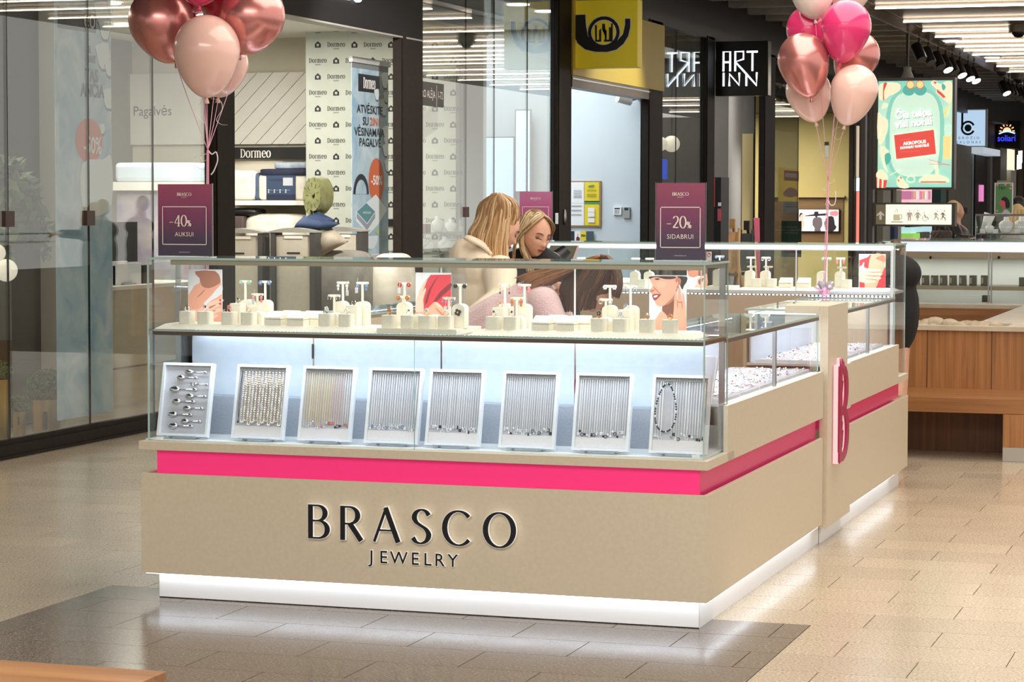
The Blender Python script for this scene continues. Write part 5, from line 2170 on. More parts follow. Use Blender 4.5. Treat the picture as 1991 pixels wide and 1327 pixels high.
# ---------------- woman with ash blond hair and dark top facing us (Y about 3.15)
YB_ = 3.15
hB_ = aY(YB_, 1040, 456)
RB = head_frame(-AWY * .80 + IMR * .52 - vZ * .34, -0.10)
t = thing('person', 'woman with shoulder length ash blond hair and dark top looking down beside the cream jacket', 'person', (hB_.x, YB_, 0))
hips = Vector((hB_.x - .06, YB_ + .16, .95))
chest = Vector((hB_.x - .03, YB_ + .12, 1.22))
neck = Vector((hB_.x - .015, YB_ + .06, 1.37))
sh1, sh2 = neck + IMR * .15 + vZ * -.15 + AWY * .05, neck - IMR * .17 + vZ * -.11 + AWY * .05
arms = [[sh1, sh1 + Vector((.06, -.06, -.27)), sh1 + Vector((.06, -.20, -.34))], [sh2, sh2 + Vector((-.03, -.02, -.28)), sh2 + Vector((.14, -.10, -.36))]]
legs = [[hips + IMR * k * .09 - vZ * .05, hips + IMR * k * .10 - vZ * .45, Vector((hips.x + k * .09, hips.y + k * .03, .09))] for k in (-1, 1)]
standing(t, hips, chest, neck, hB_, RB, SKINB, arms, legs)
face_parts(t, hB_, RB, SKINB)
b = MB()
b.ell(chest + vZ * -.02, (.19, .13, .17), BLKT, 18, 12, M=Matrix(((IMR[0], AWY[0], 0), (IMR[1], AWY[1], 0), (0, 0, 1))))
b.ell(hips + vZ * .08, (.17, .12, .18), BLKT, 18, 12)
chain(b, [sh1, neck - vZ * .035, sh2], [.07, .075, .07], BLKT)
for a in arms:
    chain(b, [Vector(a[0]), Vector(a[1]), Vector(a[1]).lerp(Vector(a[2]), .85)], [.068, .056, .044], BLKT)
remesh(b.build('top', t, smooth=True), .011)
trousers(t, hips, legs, TROU)
b = MB()
b.ell(hB_ + RB @ Vector((-.030, 0, .016)), (.086, .084, .112), H2[1], 24, 16, M=RB)
b.build('hair', t, smooth=True)


def hl(*pts):
    return [hB_ + RB @ Vector(p) for p in pts]


# parted crown: strands sweep to both sides of the face
locks('hair', t, hl((.042, -.006, .117), (.058, -.042, .098), (.046, -.076, .050), (.014, -.094, -.010), (-.005, -.096, -.080), (.01, -.09, -.135)),
      hl((-.06, -.006, .118), (-.05, -.060, .098), (-.03, -.088, .05), (-.02, -.096, -.01), (-.02, -.094, -.08), (-.01, -.09, -.15)), 40, H2, .0055, .0, 7)
locks('hair', t, hl((.040, -.004, .118), (.064, .026, .102), (.058, .064, .060), (.018, .086, -.01), (.0, .088, -.08), (.0, .082, -.13)),
      hl((-.06, -.004, .118), (-.05, .055, .098), (-.03, .086, .05), (-.02, .092, -.01), (-.02, .09, -.08), (-.02, .08, -.15)), 38, H2, .0055, .0, 8)
L_ = pP(YB_ - .06, (1012, 452), (1010, 470), (1014, 490), (1020, 508), (1024, 530))
R_ = pP(YB_ - .05, (1020, 452), (1018, 475), (1026, 492), (1034, 506), (1040, 530))
locks('hair', t, L_, R_, 16, H2, .0055, .02, 9)

# ---------------- woman with long brown hair in a pink knit bending over (Y about 1.6)
YC = 1.60
hC = aY(YC, 1158, 556)
RC = head_frame(IMR * .72 + AWY * .10 - vZ * .68, 0.1)
t = thing('person', 'woman in fuzzy pink knit bending down with long brown hair falling forward', 'person', (hC.x - .4, YC, 0))
hips = Vector(aY(YC + .05, 925, 690))
hips.z = .93
chest = aY(YC, 1020, 612)
neck = aY(YC, 1085, 570)
sh1, sh2 = aY(YC - .15, 1058, 590), aY(YC + .15, 1070, 575)
arms = [[sh1, aY(YC - .2, 1100, 690), aY(YC - .12, 1150, 740)], [sh2, aY(YC + .2, 1110, 680), aY(YC + .1, 1170, 735)]]
legs = [[hips + AWY * k * .09 - vZ * .05, hips + AWY * k * .10 + IMR * .06 - vZ * .45, Vector((hips.x, hips.y, .09)) + AWY * k * .1] for k in (-1, 1)]
standing(t, hips, chest, neck, hC, RC, SKINA, arms, legs)
face_parts(t, hC, RC, SKINA)
b = MB()
Q = head_frame(IMR * .8 + vZ * .5)
b.ell(aY(YC, 1035, 604), (.17, .165, .115), PINKS, 18, 12, M=Q)
b.ell(aY(YC, 985, 640), (.19, .165, .125), PINKS, 18, 12, M=Q)
chain(b, [aY(YC, 1040, 590), aY(YC, 985, 630), hips + vZ * .04], [.12, .15, .15], PINKS)
b.ell(aY(YC, 1052, 585), (.10, .165, .10), PINKS, 16, 10, M=Q)
for a in arms:
    chain(b, [Vector(a[0]), Vector(a[1]), Vector(a[1]).lerp(Vector(a[2]), .85)], [.075, .062, .048], PINKS)
remesh(b.build('sweater', t, smooth=True), .010, 3)
trousers(t, hips, legs, TROU)
b = MB()
b.ell(hC + RC @ Vector((-.020, 0, .022)), (.103, .088, .108), H3[0], 24, 16, M=RC)
b.build('hair', t, smooth=True)
L_ = pP(YC - .02, (1168, 497), (1120, 520), (1092, 555), (1088, 590), (1084, 608))
R_ = pP(YC - .02, (1178, 497), (1190, 522), (1182, 545), (1162, 572), (1157, 600))
locks('hair', t, L_, R_, 86, [H3[0], H3[1], H3[1]], .0065, .10, 11)
L_ = pP(YC - .02, (1166, 497), (1120, 512), (1070, 522), (1025, 532), (1000, 540))
R_ = pP(YC - .04, (1160, 500), (1110, 530), (1072, 552), (1045, 575), (1075, 606))
locks('hair', t, L_, R_, 42, [H3[0], H3[2], H3[2]], .006, .09, 12)
L_ = pP(YC - .02, (1172, 497), (1185, 520), (1186, 545), (1176, 566))
R_ = pP(YC - .0, (1180, 498), (1202, 520), (1208, 552), (1203, 582))
locks('hair', t, L_, R_, 28, [H3[1], H3[1], H3[0]], .0065, .07, 13)
L_ = pP(YC - .05, (1085, 560), (1060, 575), (1040, 585), (1020, 588))
R_ = pP(YC - .05, (1088, 580), (1070, 600), (1050, 603), (1030, 600))
locks('hair', t, L_, R_, 5, [H3[2]], .007, .09, 14)

# ---------------- desk mirror and lamp at the left end of the rear case
Pm = aY(4.40, 1082, 500)
t = thing('desk_lamp', 'black desk lamp with round lit head beside the dark haired head', 'lamp', (Pm.x, 4.4, 1.08))
hd = aY(4.36, 1083, 503)
b = MB()
b.tube([aY(4.40, 1102, 486), aY(4.38, 1090, 497), hd], [.035, .045, .05], BLACK, 14)
b.build('head', t, smooth='auto')
ax = (hd - aY(4.40, 1102, 486)).normalized()
b = MB()
b.tube([hd, hd + ax * .012], .044, emis('lamp_disc', (250, 252, 255), 4), 16)
b.build('lens', t)
b = MB()
b.tube([aY(4.40, 1100, 488), aY(4.42, 1102, 520), Vector((Pm.x + .05, 4.42, 1.09))], .008, BLACK, 8)
b.tube([Vector((Pm.x + .05, 4.42, 1.086)), Vector((Pm.x + .05, 4.42, 1.10))], .06, BLACK, 16)
b.build('stand', t)
a, c = aY(4.46, 1064, 508), aY(4.46, 1116, 478)
t = thing('table_mirror', 'grey green tilted table mirror behind the desk lamp', 'mirror', ((a.x + c.x) / 2, 4.46, 1.08))
b = MB()
b.add([(a.x - .02, 4.40, 1.09), (c.x - .06, 4.40, 1.09), (c.x + .01, 4.52, c.z), (a.x, 4.52, c.z), (a.x - .02, 4.41, 1.088), (c.x - .06, 4.41, 1.088), (c.x + .01, 4.53, c.z), (a.x, 4.53, c.z)],
      [(0, 1, 2, 3), (7, 6, 5, 4), (0, 4, 5, 1), (1, 5, 6, 2), (2, 6, 7, 3), (3, 7, 4, 0)], mat('olive_mirror', (120, 122, 106), 0.25, 0.2))
b.build('glass', t)
b = MB()
b.tube([(c.x - .06, 4.395, 1.09), (c.x + .01, 4.515, c.z)], .006, mat('pink_trim', (210, 170, 160), .4), 6)
b.build('edge', t)
# ================================================================== balloons
def balloon_mat(name, rgb, chrome=False, trans=0.0):
    if chrome:
        return mat(name, rgb, 0.27, 0.72, coat=0.4)
    m = mat(name, rgb, 0.22, coat=0.5)
    b = m.node_tree.nodes['Principled BSDF']
    b.inputs['Subsurface Weight'].default_value = 0.25
    b.inputs['Subsurface Radius'].default_value = (0.06, 0.03, 0.03)
    return m


BM = {'chrome': balloon_mat('balloon_chrome_rose', (222, 146, 140), True), 'peach': balloon_mat('balloon_peach', (248, 204, 190)), 'magenta': balloon_mat('balloon_magenta', (232, 62, 122)), 'white': balloon_mat('balloon_white', (244, 232, 222)),
      'red': balloon_mat('balloon_red', (206, 30, 66))}
RIB = mat('ribbon_pink', (240, 176, 196), 0.35)
RIBW = mat('ribbon_white', (246, 234, 232), 0.35)


def balloon(Y, c, r, tip, kind, tie, lab, group):
    """c, tip in pixels; r radius in pixels"""
    C_ = aY(Y, *c)
    k = pxm(C_)
    R = r / k
    T = aY(Y, *tip)
    ax = (C_ - T)
    ln = ax.length
    ax.normalize()
    t = thing('balloon', lab, 'balloon', C_, group)
    q = Vector((0, 0, 1)).rotation_difference(ax).to_matrix().to_4x4()
    M_ = Matrix.Translation(C_) @ q
    prof = []
    n = 26
    for i in range(n + 1):
        a = pi * i / n                       # 0 top .. pi bottom
        z = cos(a)
        rr_ = sin(a)
        if z < 0:
            zz = z * ln
            rr_ = rr_ * (1 - .18 * (-z) ** 1.2)
        else:
            zz = z * R * 1.06
        prof.append((max(.0001, rr_ * R), zz))
    prof.reverse()
    b = MB()
    b.lathe(prof, BM[kind], 36, M_)
    b.build('latex', t, smooth=True)
    b = MB()
    b.lathe([(.001, -ln - .024), (.012, -ln - .022), (.008, -ln - .008), (.005, -ln), (.009, -ln + .006)], BM[kind], 12, M_)
    b.build('knot', t, smooth=True)
    K = T - ax * .012
    b = MB()
    tie = Vector(tie)
    mid = K.lerp(tie, .5) + Vector((.0, 0, -.01))
    b.tube(cr([tuple(K), tuple(K.lerp(tie, .25) + vZ * -.01), tuple(mid), tuple(tie)], 6, False), .0016, RIB, 5)
    b.build('ribbon', t, smooth=True)
    return t


def curl(P, pts, t, wd=.003):
    b = MB()
    b.tube(cr([tuple(aY(P.y, *q_)) for q_ in pts], 5, False), wd, RIBW, 6, flat=.3)
    b.build('curl', t, smooth=True)


# left bunch, tied down on the left counter
YB1 = 0.52
T1 = aY(YB1, 404, 292)
g = 'balloons of the left bunch'
balloon(YB1 + .02, (402, 98), 65, (402, 191), 'peach', T1, 'large peach balloon in front of the left bunch', g)
balloon(YB1 + .17, (314, 42), 64, (342, 122), 'chrome', T1, 'metallic rose balloon on the left side of the left bunch', g)
balloon(YB1 + .20, (490, 32), 64, (467, 106), 'chrome', T1, 'metallic rose balloon on the right side of the left bunch', g)
balloon(YB1 + .33, (428, 125), 55, (424, 190), 'peach', T1, 'peach balloon half hidden behind the front one of the left bunch', g)
balloon(YB1 + .05, (388, -52), 58, (388, 11), 'magenta', T1, 'pink balloon at the top of the left bunch, cut by the frame', g)
balloon(YB1 + .36, (432, -30), 60, (430, 45), 'red', T1, 'dark pink balloon behind the top of the left bunch', g)
balloon(YB1 + .40, (350, -40), 60, (378, 30), 'red', T1, 'dark pink balloon behind the left metallic one', g)
t = thing('ribbon_bundle', 'pink ribbons tied together under the left balloon bunch with white curls', 'ribbon', T1)
W1 = aY(YB1, 402, 606)
W1.z = 1.10
b = MB()
for k in range(4):
    o_ = Vector((.004 * cos(k * 1.6), .004 * sin(k * 1.6), 0))
    b.tube([T1 + o_, T1.lerp(W1, .5) + o_ * 1.6, W1 + o_], .0018, RIB, 5)
b.build('strand', t)
curl(T1, [(404, 292), (412, 300), (420, 296), (423, 312), (416, 332), (410, 340)], t)
curl(T1, [(404, 300), (392, 302), (380, 305), (378, 318), (388, 328), (397, 330)], t, .002)
curl(T1, [(404, 298), (396, 300), (391, 308), (396, 314), (404, 308)], t, .002)
curl(T1, [(404, 192), (390, 200), (382, 218), (392, 234), (400, 240)], t, .002)
curl(T1, [(410, 192), (428, 196), (432, 212), (421, 232), (430, 242), (442, 243)], t, .002)


def weight(P, lab, c1, c2, s=1.0, seed=1):
    t = thing('balloon_weight', lab, 'balloon weight', P)
    r = random.Random(seed)
    b = MB()
    b.ell(P + vZ * .03 * s, (.03 * s, .03 * s, .028 * s), c2, 12, 8)
    b.build('weight', t, smooth=True)
    b = MB()
    for i in range(34):
        a, e = r.uniform(0, 2 * pi), r.uniform(.1, 1.3)
        d = Vector((cos(a) * cos(e), sin(a) * cos(e), sin(e)))
        p = P + vZ * .03 * s + d * .025 * s
        n_ = d.orthogonal().normalized() * .010 * s
        q_ = p + d * r.uniform(.02, .05) * s
        b.add([p - n_, p + n_, q_ + n_ * .6 + vZ * .004, q_ - n_ * .8], [(0, 1, 2, 3)], r.choice((c1, c1, c2)))
    stuff(b.build('foil_leaves', t))
    return t


FOIL = mat('clear_foil', (226, 222, 228), 0.12, 0.5)
PFOIL = mat('pink_foil', (236, 168, 200), 0.2, 0.3)
W1b = W1.copy()
W1b.z = 1.0855
weight(W1b, 'crinkled clear foil balloon weight on the left counter behind the front case', FOIL, PFOIL, 1.3, 3)

# right bunch, tied down at the far right corner of the kiosk
YB2 = 4.44
T2 = aY(YB2, 1610, 352)
g = 'balloons of the right bunch'
balloon(YB2 - .10, (1645, 52), 49, (1633, 122), 'magenta', T2, 'bright pink balloon in front of the right bunch', g)
balloon(YB2 - .12, (1562, 117), 50, (1577, 191), 'chrome', T2, 'metallic rose balloon in front on the left of the right bunch', g)
balloon(YB2 - .08, (1661, 174), 46, (1642, 244), 'peach', T2, 'peach balloon at the lower right of the right bunch', g)
balloon(YB2 + .12, (1572, 178), 44, (1586, 238), 'peach', T2, 'peach balloon at the lower left of the right bunch', g)
balloon(YB2 + .14, (1572, 58), 43, (1590, 120), 'magenta', T2, 'bright pink balloon behind the metallic one of the right bunch', g)
balloon(YB2 + .20, (1666, 108), 44, (1640, 165), 'chrome', T2, 'metallic rose balloon at the right behind the pink one', g)
balloon(YB2 + .02, (1580, -14), 42, (1585, 38), 'white', T2, 'milky white balloon at the top of the right bunch', g)
balloon(YB2 + .22, (1655, -22), 40, (1640, 30), 'white', T2, 'milky white balloon behind the top of the right bunch', g)
t = thing('ribbon_bundle', 'pink ribbons tied together under the right balloon bunch with white curls', 'ribbon', T2)
W2 = aY(YB2, 1603, 566)
W2.z = 1.0857
b = MB()
for k in range(5):
    o_ = Vector((.005 * cos(k * 1.3), .005 * sin(k * 1.3), 0))
    b.tube([T2 + o_, T2.lerp(W2, .5) + o_ * 1.4, W2 + vZ * .03 + o_], .0022, RIB, 5)
b.build('strand', t)
curl(T2, [(1610, 358), (1616, 356), (1622, 352), (1620, 349)], t, .003)
curl(T2, [(1609, 360), (1603, 364), (1602, 370), (1606, 369)], t, .003)
curl(T2, [(1610, 385), (1614, 398), (1622, 398), (1625, 386), (1624, 372)], t, .0022)
curl(T2, [(1610, 388), (1606, 397), (1608, 400)], t, .003)
curl(T2, [(1634, 247), (1624, 250), (1620, 262), (1630, 272), (1642, 256)], t, .002)
weight(W2, 'crinkled foil balloon weight with pink petals on the far side counter', FOIL, PFOIL, 1.0, 5)
t = thing('ribbon_clip', 'small dark clip on the ribbons of the right balloon bunch', 'clip', aY(YB2, 1608, 290))
b = MB()
p0, p1 = aY(YB2, 1604.5, 306), aY(YB2, 1611, 276)
b.box(p0.x, YB2 - .008, p0.z, p1.x, YB2 + .004, p1.z - .02, STEEL)
b.build('tag', t)
b = MB()
b.box(p0.x - .003, YB2 - .009, p1.z - .02, p1.x + .003, YB2 + .005, p1.z, BLACK)
b.build('jaw', t)
# ================================================================== shops behind the storefront
def rectY(Y, x0, y0, x1, y1):
    a, c = aY(Y, x0, y1), aY(Y, x1, y0)
    return a.x, a.z, c.x, c.z


def boxY(name, Y, x0, y0, x1, y1, d, m, parent=None, b=None, zb=None):
    X0, Z0, X1, Z1 = rectY(Y, x0, y0, x1, y1)
    if zb is not None:
        Z0 = zb
    own = b is None
    b = b or MB()
    b.box(X0, Y, Z0, X1, Y + d, Z1, m)
    return b.build(name, parent) if own else b


def planeX(X, x0, y0, x1, y1):
    a, c = aX(X, x0, y0), aX(X, x1, y1)
    return a.y, a.z, c.y, c.z


WALLC = noise_mat('shop_wall_cream', (222, 214, 192), (216, 208, 186), (4, 4, 4), 0.7)
WALLP = noise_mat('wallpaper_sage', (206, 208, 194), (200, 203, 188), (6, 6, 6), 0.7)
PANW = noise_mat('panel_white', (240, 236, 224), (236, 231, 218), (5, 5, 5), 0.55)
SHOPFL = noise_mat('shop_floor', (150, 142, 128), (164, 156, 142), (3, 3, 3), 0.3)
# rooms: floor, ceiling, back walls
b = MB()
b.box(-12, -12, -0.004, SF - 0.06, 14.2, 0.004, SHOPFL)
b.box(-12, 14.2, -0.004, SF - 0.06, 80, 0.004, noise_mat('shop_floor_dark', (96, 90, 82), (108, 100, 92), (3, 3, 3), 0.3))
struct(b.build('floor_shops'))
b = MB()
b.box(-12, -12, 3.3, SF - 0.09, 14.2, 3.34, mat('shop_ceiling', (226, 220, 206), 0.8))
struct(b.build('ceiling_bedding_shop'))
b = MB()
b.box(-12, 14.2, 3.9, SF - 0.13, 80, 3.95, mat('shop_ceiling_grey', (150, 148, 142), 0.8))
struct(b.build('ceiling_other_shops'))
YW, YS = 13.2, 13.95
b = MB()
xw = aY(YW, 595, 300).x
b.box(xw, YW, 0.004, SF - 0.09, YW + 0.1, 3.3, WALLP)
wallp = struct(b.build('wall_wallpaper'))
b = MB()
b.box(xw, YW + 0.1, 0.004, xw + .1, YS + .2, 3.3, WALLC)
b.box(-12, YS, 0.004, xw + .1, YS + .1, 3.3, WALLC)
struct(b.build('wall_shelf_side'))
b = MB()
b.box(-9.6, -12, 0.004, -9.5, YS, 3.3, noise_mat('shop_wall_grey', (132, 128, 116), (124, 120, 108), (3, 3, 3), 0.7))
struct(b.build('wall_shop_left'))
# wallpaper marks
fw = Frame((0, YW, 0), (1, 0, 0), (0, 0, 1))
mb = MB()
k = pxm(aY(YW, 650, 200))
INKP = mat('print_soft_black', (34, 36, 36), 0.6)


def house(mb, x, z, s):
    pts = [(-.5, -.45), (.5, -.45), (.5, .12), (0, .55), (-.5, .12)]
    mb.add([fw.p(x + a * s, z + c * s, .001) for a, c in pts], [(0, 1, 2, 3, 4)], INKP)
    for i in range(4):
        a = pi / 4 + i * pi / 2
        mb.add([fw.p(x + q[0] * s, z + q[1] * s, .002) for q in ellip(.13 * cos(a), -.05 + .13 * sin(a), .12, .12, 8)], [tuple(range(8))], WALLP)


def mini(mb, x, z, h):
    wd = sum(GLY[c][0] for c in 'Dormeo') * h + 5 * .1 * h
    x -= wd / 2
    for c in 'Dormeo':
        x += glyph(mb, fw, c, x, z, h, INKP, .16, .06, .001, .001) + .1 * h


for x0, n, ph in ((618, 5, 0), (810, 3, 1)):
    for i in range(n):
        for j in range(15):
            P = aY(YW, x0 + 35.6 * i, 56 + 31.1 * j)
            if (i + j + ph) % 2 == 0:
                mini(mb, P.x, P.z - .02, 9.0 / k)
                mb.add([fw.p(P.x + a, P.z - .045 + c, .001) for a, c in ((-.03, 0), (.03, 0), (.03, .012), (-.03, .012))], [(0, 1, 2, 3)], mat('print_faint', (150, 152, 146), .6))
            else:
                house(mb, P.x, P.z, 12.5 / k)
mb.build('printed_pattern', wallp)
# small black socket on the wallpaper
X0, Z0, X1, Z1 = rectY(YW - .02, 752, 427, 767, 440)
b = MB()
b.box(X0, YW - .025, Z0, X1, YW - .001, Z1, BLACK)
tag(b.build('wall_socket', offs=(X0, YW, Z0)), 'small black socket box on the patterned wall right of the blue roll-up banner', 'socket')
# panels on the shelf wall
t = thing('wall_panel', 'plain white wall panel with the word Pagalvės on it', 'panel', aY(YS - .05, 312, 282))
boxY('board', YS - .05, 218, 142, 404, 282, .045, PANW, t)
X0, Z0, X1, Z1 = rectY(YS - .05, 248, 205, 345, 226)
f = Frame((0, YS - .05, 0), (1, 0, 0), (0, 0, 1))
text(t, f, (X0 + X1) / 2, Z0 + .004, 'Pagalvės', (Z1 - Z0) / .74, INKP, z=.001, sx=.92)
t = thing('wall_panel', 'white wall panel of diagonal planks above the black shop sign', 'panel', aY(YS - .05, 515, 282))
X0, Z0, X1, Z1 = rectY(YS - .05, 438, 140, 594, 281)
boxY('back_board', YS - .02, 438, 140, 594, 281, .018, mat('groove_dark', (60, 56, 50), .8), t)


def clip(poly, a, b_, c, keep):
    out = []
    for i in range(len(poly)):
        p, q = poly[i], poly[(i + 1) % len(poly)]
        dp, dq = (a * p[0] + b_ * p[1] - c) * keep, (a * q[0] + b_ * q[1] - c) * keep
        if dp >= 0:
            out.append(p)
        if dp * dq < 0:
            s_ = dp / (dp - dq)
            out.append((p[0] + (q[0] - p[0]) * s_, p[1] + (q[1] - p[1]) * s_))
    return out


dd = 24.0 / pxm((X0, YS, Z0)) * 1.0
c0 = X0 - Z1
while c0 < X1 - Z0 + dd:
    po_ = [(X0, Z0), (X1, Z0), (X1, Z1), (X0, Z1)]
    po_ = clip(po_, 1, -1, c0 + .004, 1)
    po_ = clip(po_, 1, -1, c0 + dd * 1.40 - .004, -1) if len(po_) > 2 else []
    if len(po_) > 2:
        b = MB()
        b.prism(po_, 0, .028, PANW, M=Matrix(((1, 0, 0, 0), (0, 0, -1, YS - .021), (0, 1, 0, 0), (0, 0, 0, 1))))
        b.build('plank', t)
    c0 += dd * 1.40
t = thing('shop_sign', 'black sign bar with white serif letters above the bedding shelf', 'sign', aY(YS - .06, 515, 309))
boxY('bar', YS - .08, 438, 286, 593, 309, .075, mat('sign_black', (30, 29, 28), .5), t)
f = Frame((0, YS - .08, 0), (1, 0, 0), (0, 0, 1))
P = aY(YS - .08, 497, 306.5)
hh = aY(YS - .08, 497, 290).z - P.z
word(f, 'Dormeo', P.x, P.z, hh, mat('sign_cream', (238, 232, 220), .6), t, thick=.16, thin=.07, gap=.05, z=.004, sx=1.02)
# shelf
t = thing('wall_shelf', 'white wall shelf carrying bedding bags below the black sign', 'shelf', aY(YS - .5, 515, 400))
boxY('board', YS - .5, 425, 390, 596, 399, .5, PANW, t)
boxY('lower_board', YS - .5, 425, 494, 596, 500, .5, PANW, t)
X0, Z0, X1, Z1 = rectY(YS - .5, 446, 392, 454, 397)
b = MB()
b.box(X0, YS - .503, Z0, X1, YS - .5005, Z1, INKP)
b.build('label', t)


def soft(name, Y, x0, y0, x1, y1, d, m, lab, cat, e=.35, group=None, vox=.012, zb=None):
    """a cushiony block filling a pixel rectangle"""
    X0, Z0, X1, Z1 = rectY(Y, x0, y0, x1, y1)
    if zb is not None:
        Z0 = zb
    c = Vector(((X0 + X1) / 2, Y + d / 2, (Z0 + Z1) / 2))
    b = MB()
    nu, nv = 28, 18
    vs, fs = [], []

    def sp(v):
        return math.copysign(abs(v) ** e, v)
    for j in range(nv + 1):
        th = pi * (j / nv)
        for i in range(nu):
            ph = 2 * pi * i / nu
            vs.append((c.x + (X1 - X0) / 2 * sp(sin(th) * cos(ph)) if False else c.x + (X1 - X0) / 2 * abs(sin(th)) ** e * sp(cos(ph)), c.y + d / 2 * abs(sin(th)) ** e * sp(sin(ph)), c.z + (Z1 - Z0) / 2 * sp(cos(th))))
    for j in range(nv):
        for i in range(nu):
            i2 = (i + 1) % nu
            fs.append((j * nu + i, (j + 1) * nu + i, (j + 1) * nu + i2, j * nu + i2))
    b.add(vs, fs, m)
    o = b.build(name, smooth=True, offs=(c.x, c.y, Z0))
    if lab:
        tag(o, lab, cat, group)
    return o


DUV = noise_mat('duvet_white', (240, 234, 218), (228, 220, 202), (7, 7, 12), .85, bump=.6)
soft('folded_duvet', YS - .45, 425, 330, 497, 390, .38, DUV, 'folded white duvet on the left of the wall shelf', 'duvet')
t = thing('bedding_bag', 'bedding bag with dark blue label and navy lid on the wall shelf', 'bag', aY(YS - .45, 548, 390))
o = soft('bag_body', YS - .44, 500, 338, 594, 390, .36, DUV, None, None, .22)
o.parent = t
o.location = o.location - t.location
NAVYC = noise_mat('navy_cloth', (34, 38, 62), (40, 45, 70), (30, 30, 30), .7)
o = soft('lid', YS - .46, 502, 328, 595, 342, .40, NAVYC, None, None, .25)
o.parent = t
o.location = o.location - t.location
boxY('label', YS - .452, 518, 341, 574, 389, .01, noise_mat('label_blue', (66, 84, 108), (52, 66, 92), (3, 3, 3), .5), t)
f = Frame((0, YS - .453, 0), (1, 0, 0), (0, 0, 1))
P = aY(YS - .453, 536, 352)
text(t, f, P.x, P.z, 'NANOSAN', .030, mat('label_navy', (34, 48, 80), .5), z=.001)
p = Print(Frame(aY(YS - .4535, 518, 389), (1, 0, 0), (0, 0, 1)), aY(YS - .45, 574, 389).x - aY(YS - .45, 518, 389).x, aY(YS - .45, 518, 341).z - aY(YS - .45, 518, 389).z)
p.rect(mat('label_dark', (38, 44, 66), .5), 0, 0, 1, .22)
p.rect(mat('label_pic', (196, 196, 200), .5), .58, .58, .92, .9)
for i in range(4):
    p.ell(INKW, .08 + i * .2, .40, .022, .028)
    p.ell(INKW, .08 + i * .2, .32, .022, .028)
    p.rect(mat('label_line', (150, 165, 185), .5), .11 + i * .2, .39, .22 + i * .2, .405)
p.build('label_print', t)
soft('bedding_bag', YS - .40, 530, 315, 596, 329, .3, noise_mat('clear_bag', (196, 204, 214), (150, 160, 176), (9, 9, 9), .3), 'flat clear bedding bag lying on the navy lid', 'bag', .3)
soft('blue_bag', YS - .42, 493, 336, 503, 390, .33, noise_mat('bag_slate', (78, 96, 118), (66, 84, 106), (9, 9, 9), .6), 'narrow slate blue bedding bag standing between duvet and labelled bag', 'bag', .3)
soft('rolled_duvet', YS - .45, 470, 416, 597, 494, .4, DUV, 'thick rolled cream duvet under the wall shelf', 'duvet', .4)
soft('black_bag', YS - .46, 425, 405, 500, 420, .3, BLACK, 'flat black bag lying under the wall shelf', 'bag', .5)
soft('orange_box', YS - .47, 425, 420, 474, 448, .3, noise_mat('box_orange', (204, 96, 50), (84, 70, 66), (5, 5, 5), .6, lo=.45, hi=.5), 'orange and dark printed box under the shelf', 'box', .15)

# grey display bins with arched lids
BING = noise_mat('bin_panel', (196, 188, 170), (190, 182, 164), (30, 30, 30), .7)
BIND = mat('bin_frame', (72, 70, 66), .5)
for x0, x1, yt, Y, lab in ((412, 511, 452, 10.2, 'grey display bin with dark frame and arched lid, left of three'), (527, 612, 451, 10.2, 'grey display bin with dark frame and arched lid, middle of three'), (618, 704, 449, 10.9, 'grey display bin with dark frame and arched lid, right of three behind the cushions')):
    X0, Z0, X1, Z1 = rectY(Y, x0, yt, x1, 700)
    t = thing('display_bin', lab, 'bin', ((X0 + X1) / 2, Y, 0), 'grey display bins')
    b = MB()
    b.box(X0 + .04, Y + .02, .05, X1 - .04, Y + .14, Z1 - .03, BING)
    b.build('panel', t)
    for xa_, xb in ((X0, X0 + .045), (X1 - .045, X1)):
        b = MB()
        b.box(xa_, Y - .01, .004, xb, Y + .15, Z1 + .0, BIND)
        b.build('upright', t)
    n = 10
    pts = [(X0 - .01 + (X1 - X0 + .02) * i / n, Z1 + .002 + .032 * sin(pi * i / n)) for i in range(n + 1)] + [(X1 + .01, Z1 - .008), (X0 - .01, Z1 - .008)]
    b = MB()
    b.prism(pts[::-1], 0, .18, mat('bin_lid', (150, 146, 136), .4), M=Matrix(((1, 0, 0, 0), (0, 0, 1, Y - .02), (0, 1, 0, 0), (0, 0, 0, 1))))
    b.build('lid', t)
    b = MB()
    b.box(X0 + .12, Y + .008, Z1 - .06, X1 - .12, Y + .022, Z1 - .035, PANW)
    b.build('label_strip', t)
    b = MB()
    b.box((X0 + X1) / 2 - .06, Y + .012, Z1 - .19, (X0 + X1) / 2 + .06, Y + .0199, Z1 - .178, INKP)
    b.build('badge', t)
# cushions and rolled blankets in a pile
GRN = noise_mat('olive_quilt', (132, 134, 88), (112, 114, 72), (14, 14, 14), .9, bump=.5)
GRN2 = noise_mat('sage_quilt', (104, 112, 88), (86, 94, 72), (14, 14, 14), .9, bump=.5)
YP = 10.5
c = aY(YP, 612, 381)
kx = pxm(c)
t = thing('rolled_blanket', 'olive green quilted blanket rolled into a spiral on top of the cushions', 'blanket', c)
prof = []
n = 64
a_, b_ = 22.0 / kx, 42.0 / kx
b = MB()
vs, fs = [], []
for i in range(n + 1):
    u = i / n
    an = .6 + u * 2.6 * 2 * pi
    r_ = .22 + .72 * u
    puff = 1 + .05 * abs(sin(an * 3.5))
    for rr_, yy in ((r_ * puff, 0.0), (r_ * puff, .30), ((r_ - .26) * 1.0, .30), ((r_ - .26) * 1.0, 0.0)):
        vs.append((c.x + a_ * max(.02, rr_) * cos(an), c.y - .05 + yy + (.02 if False else 0), c.z + b_ * max(.02, rr_) * sin(an)))
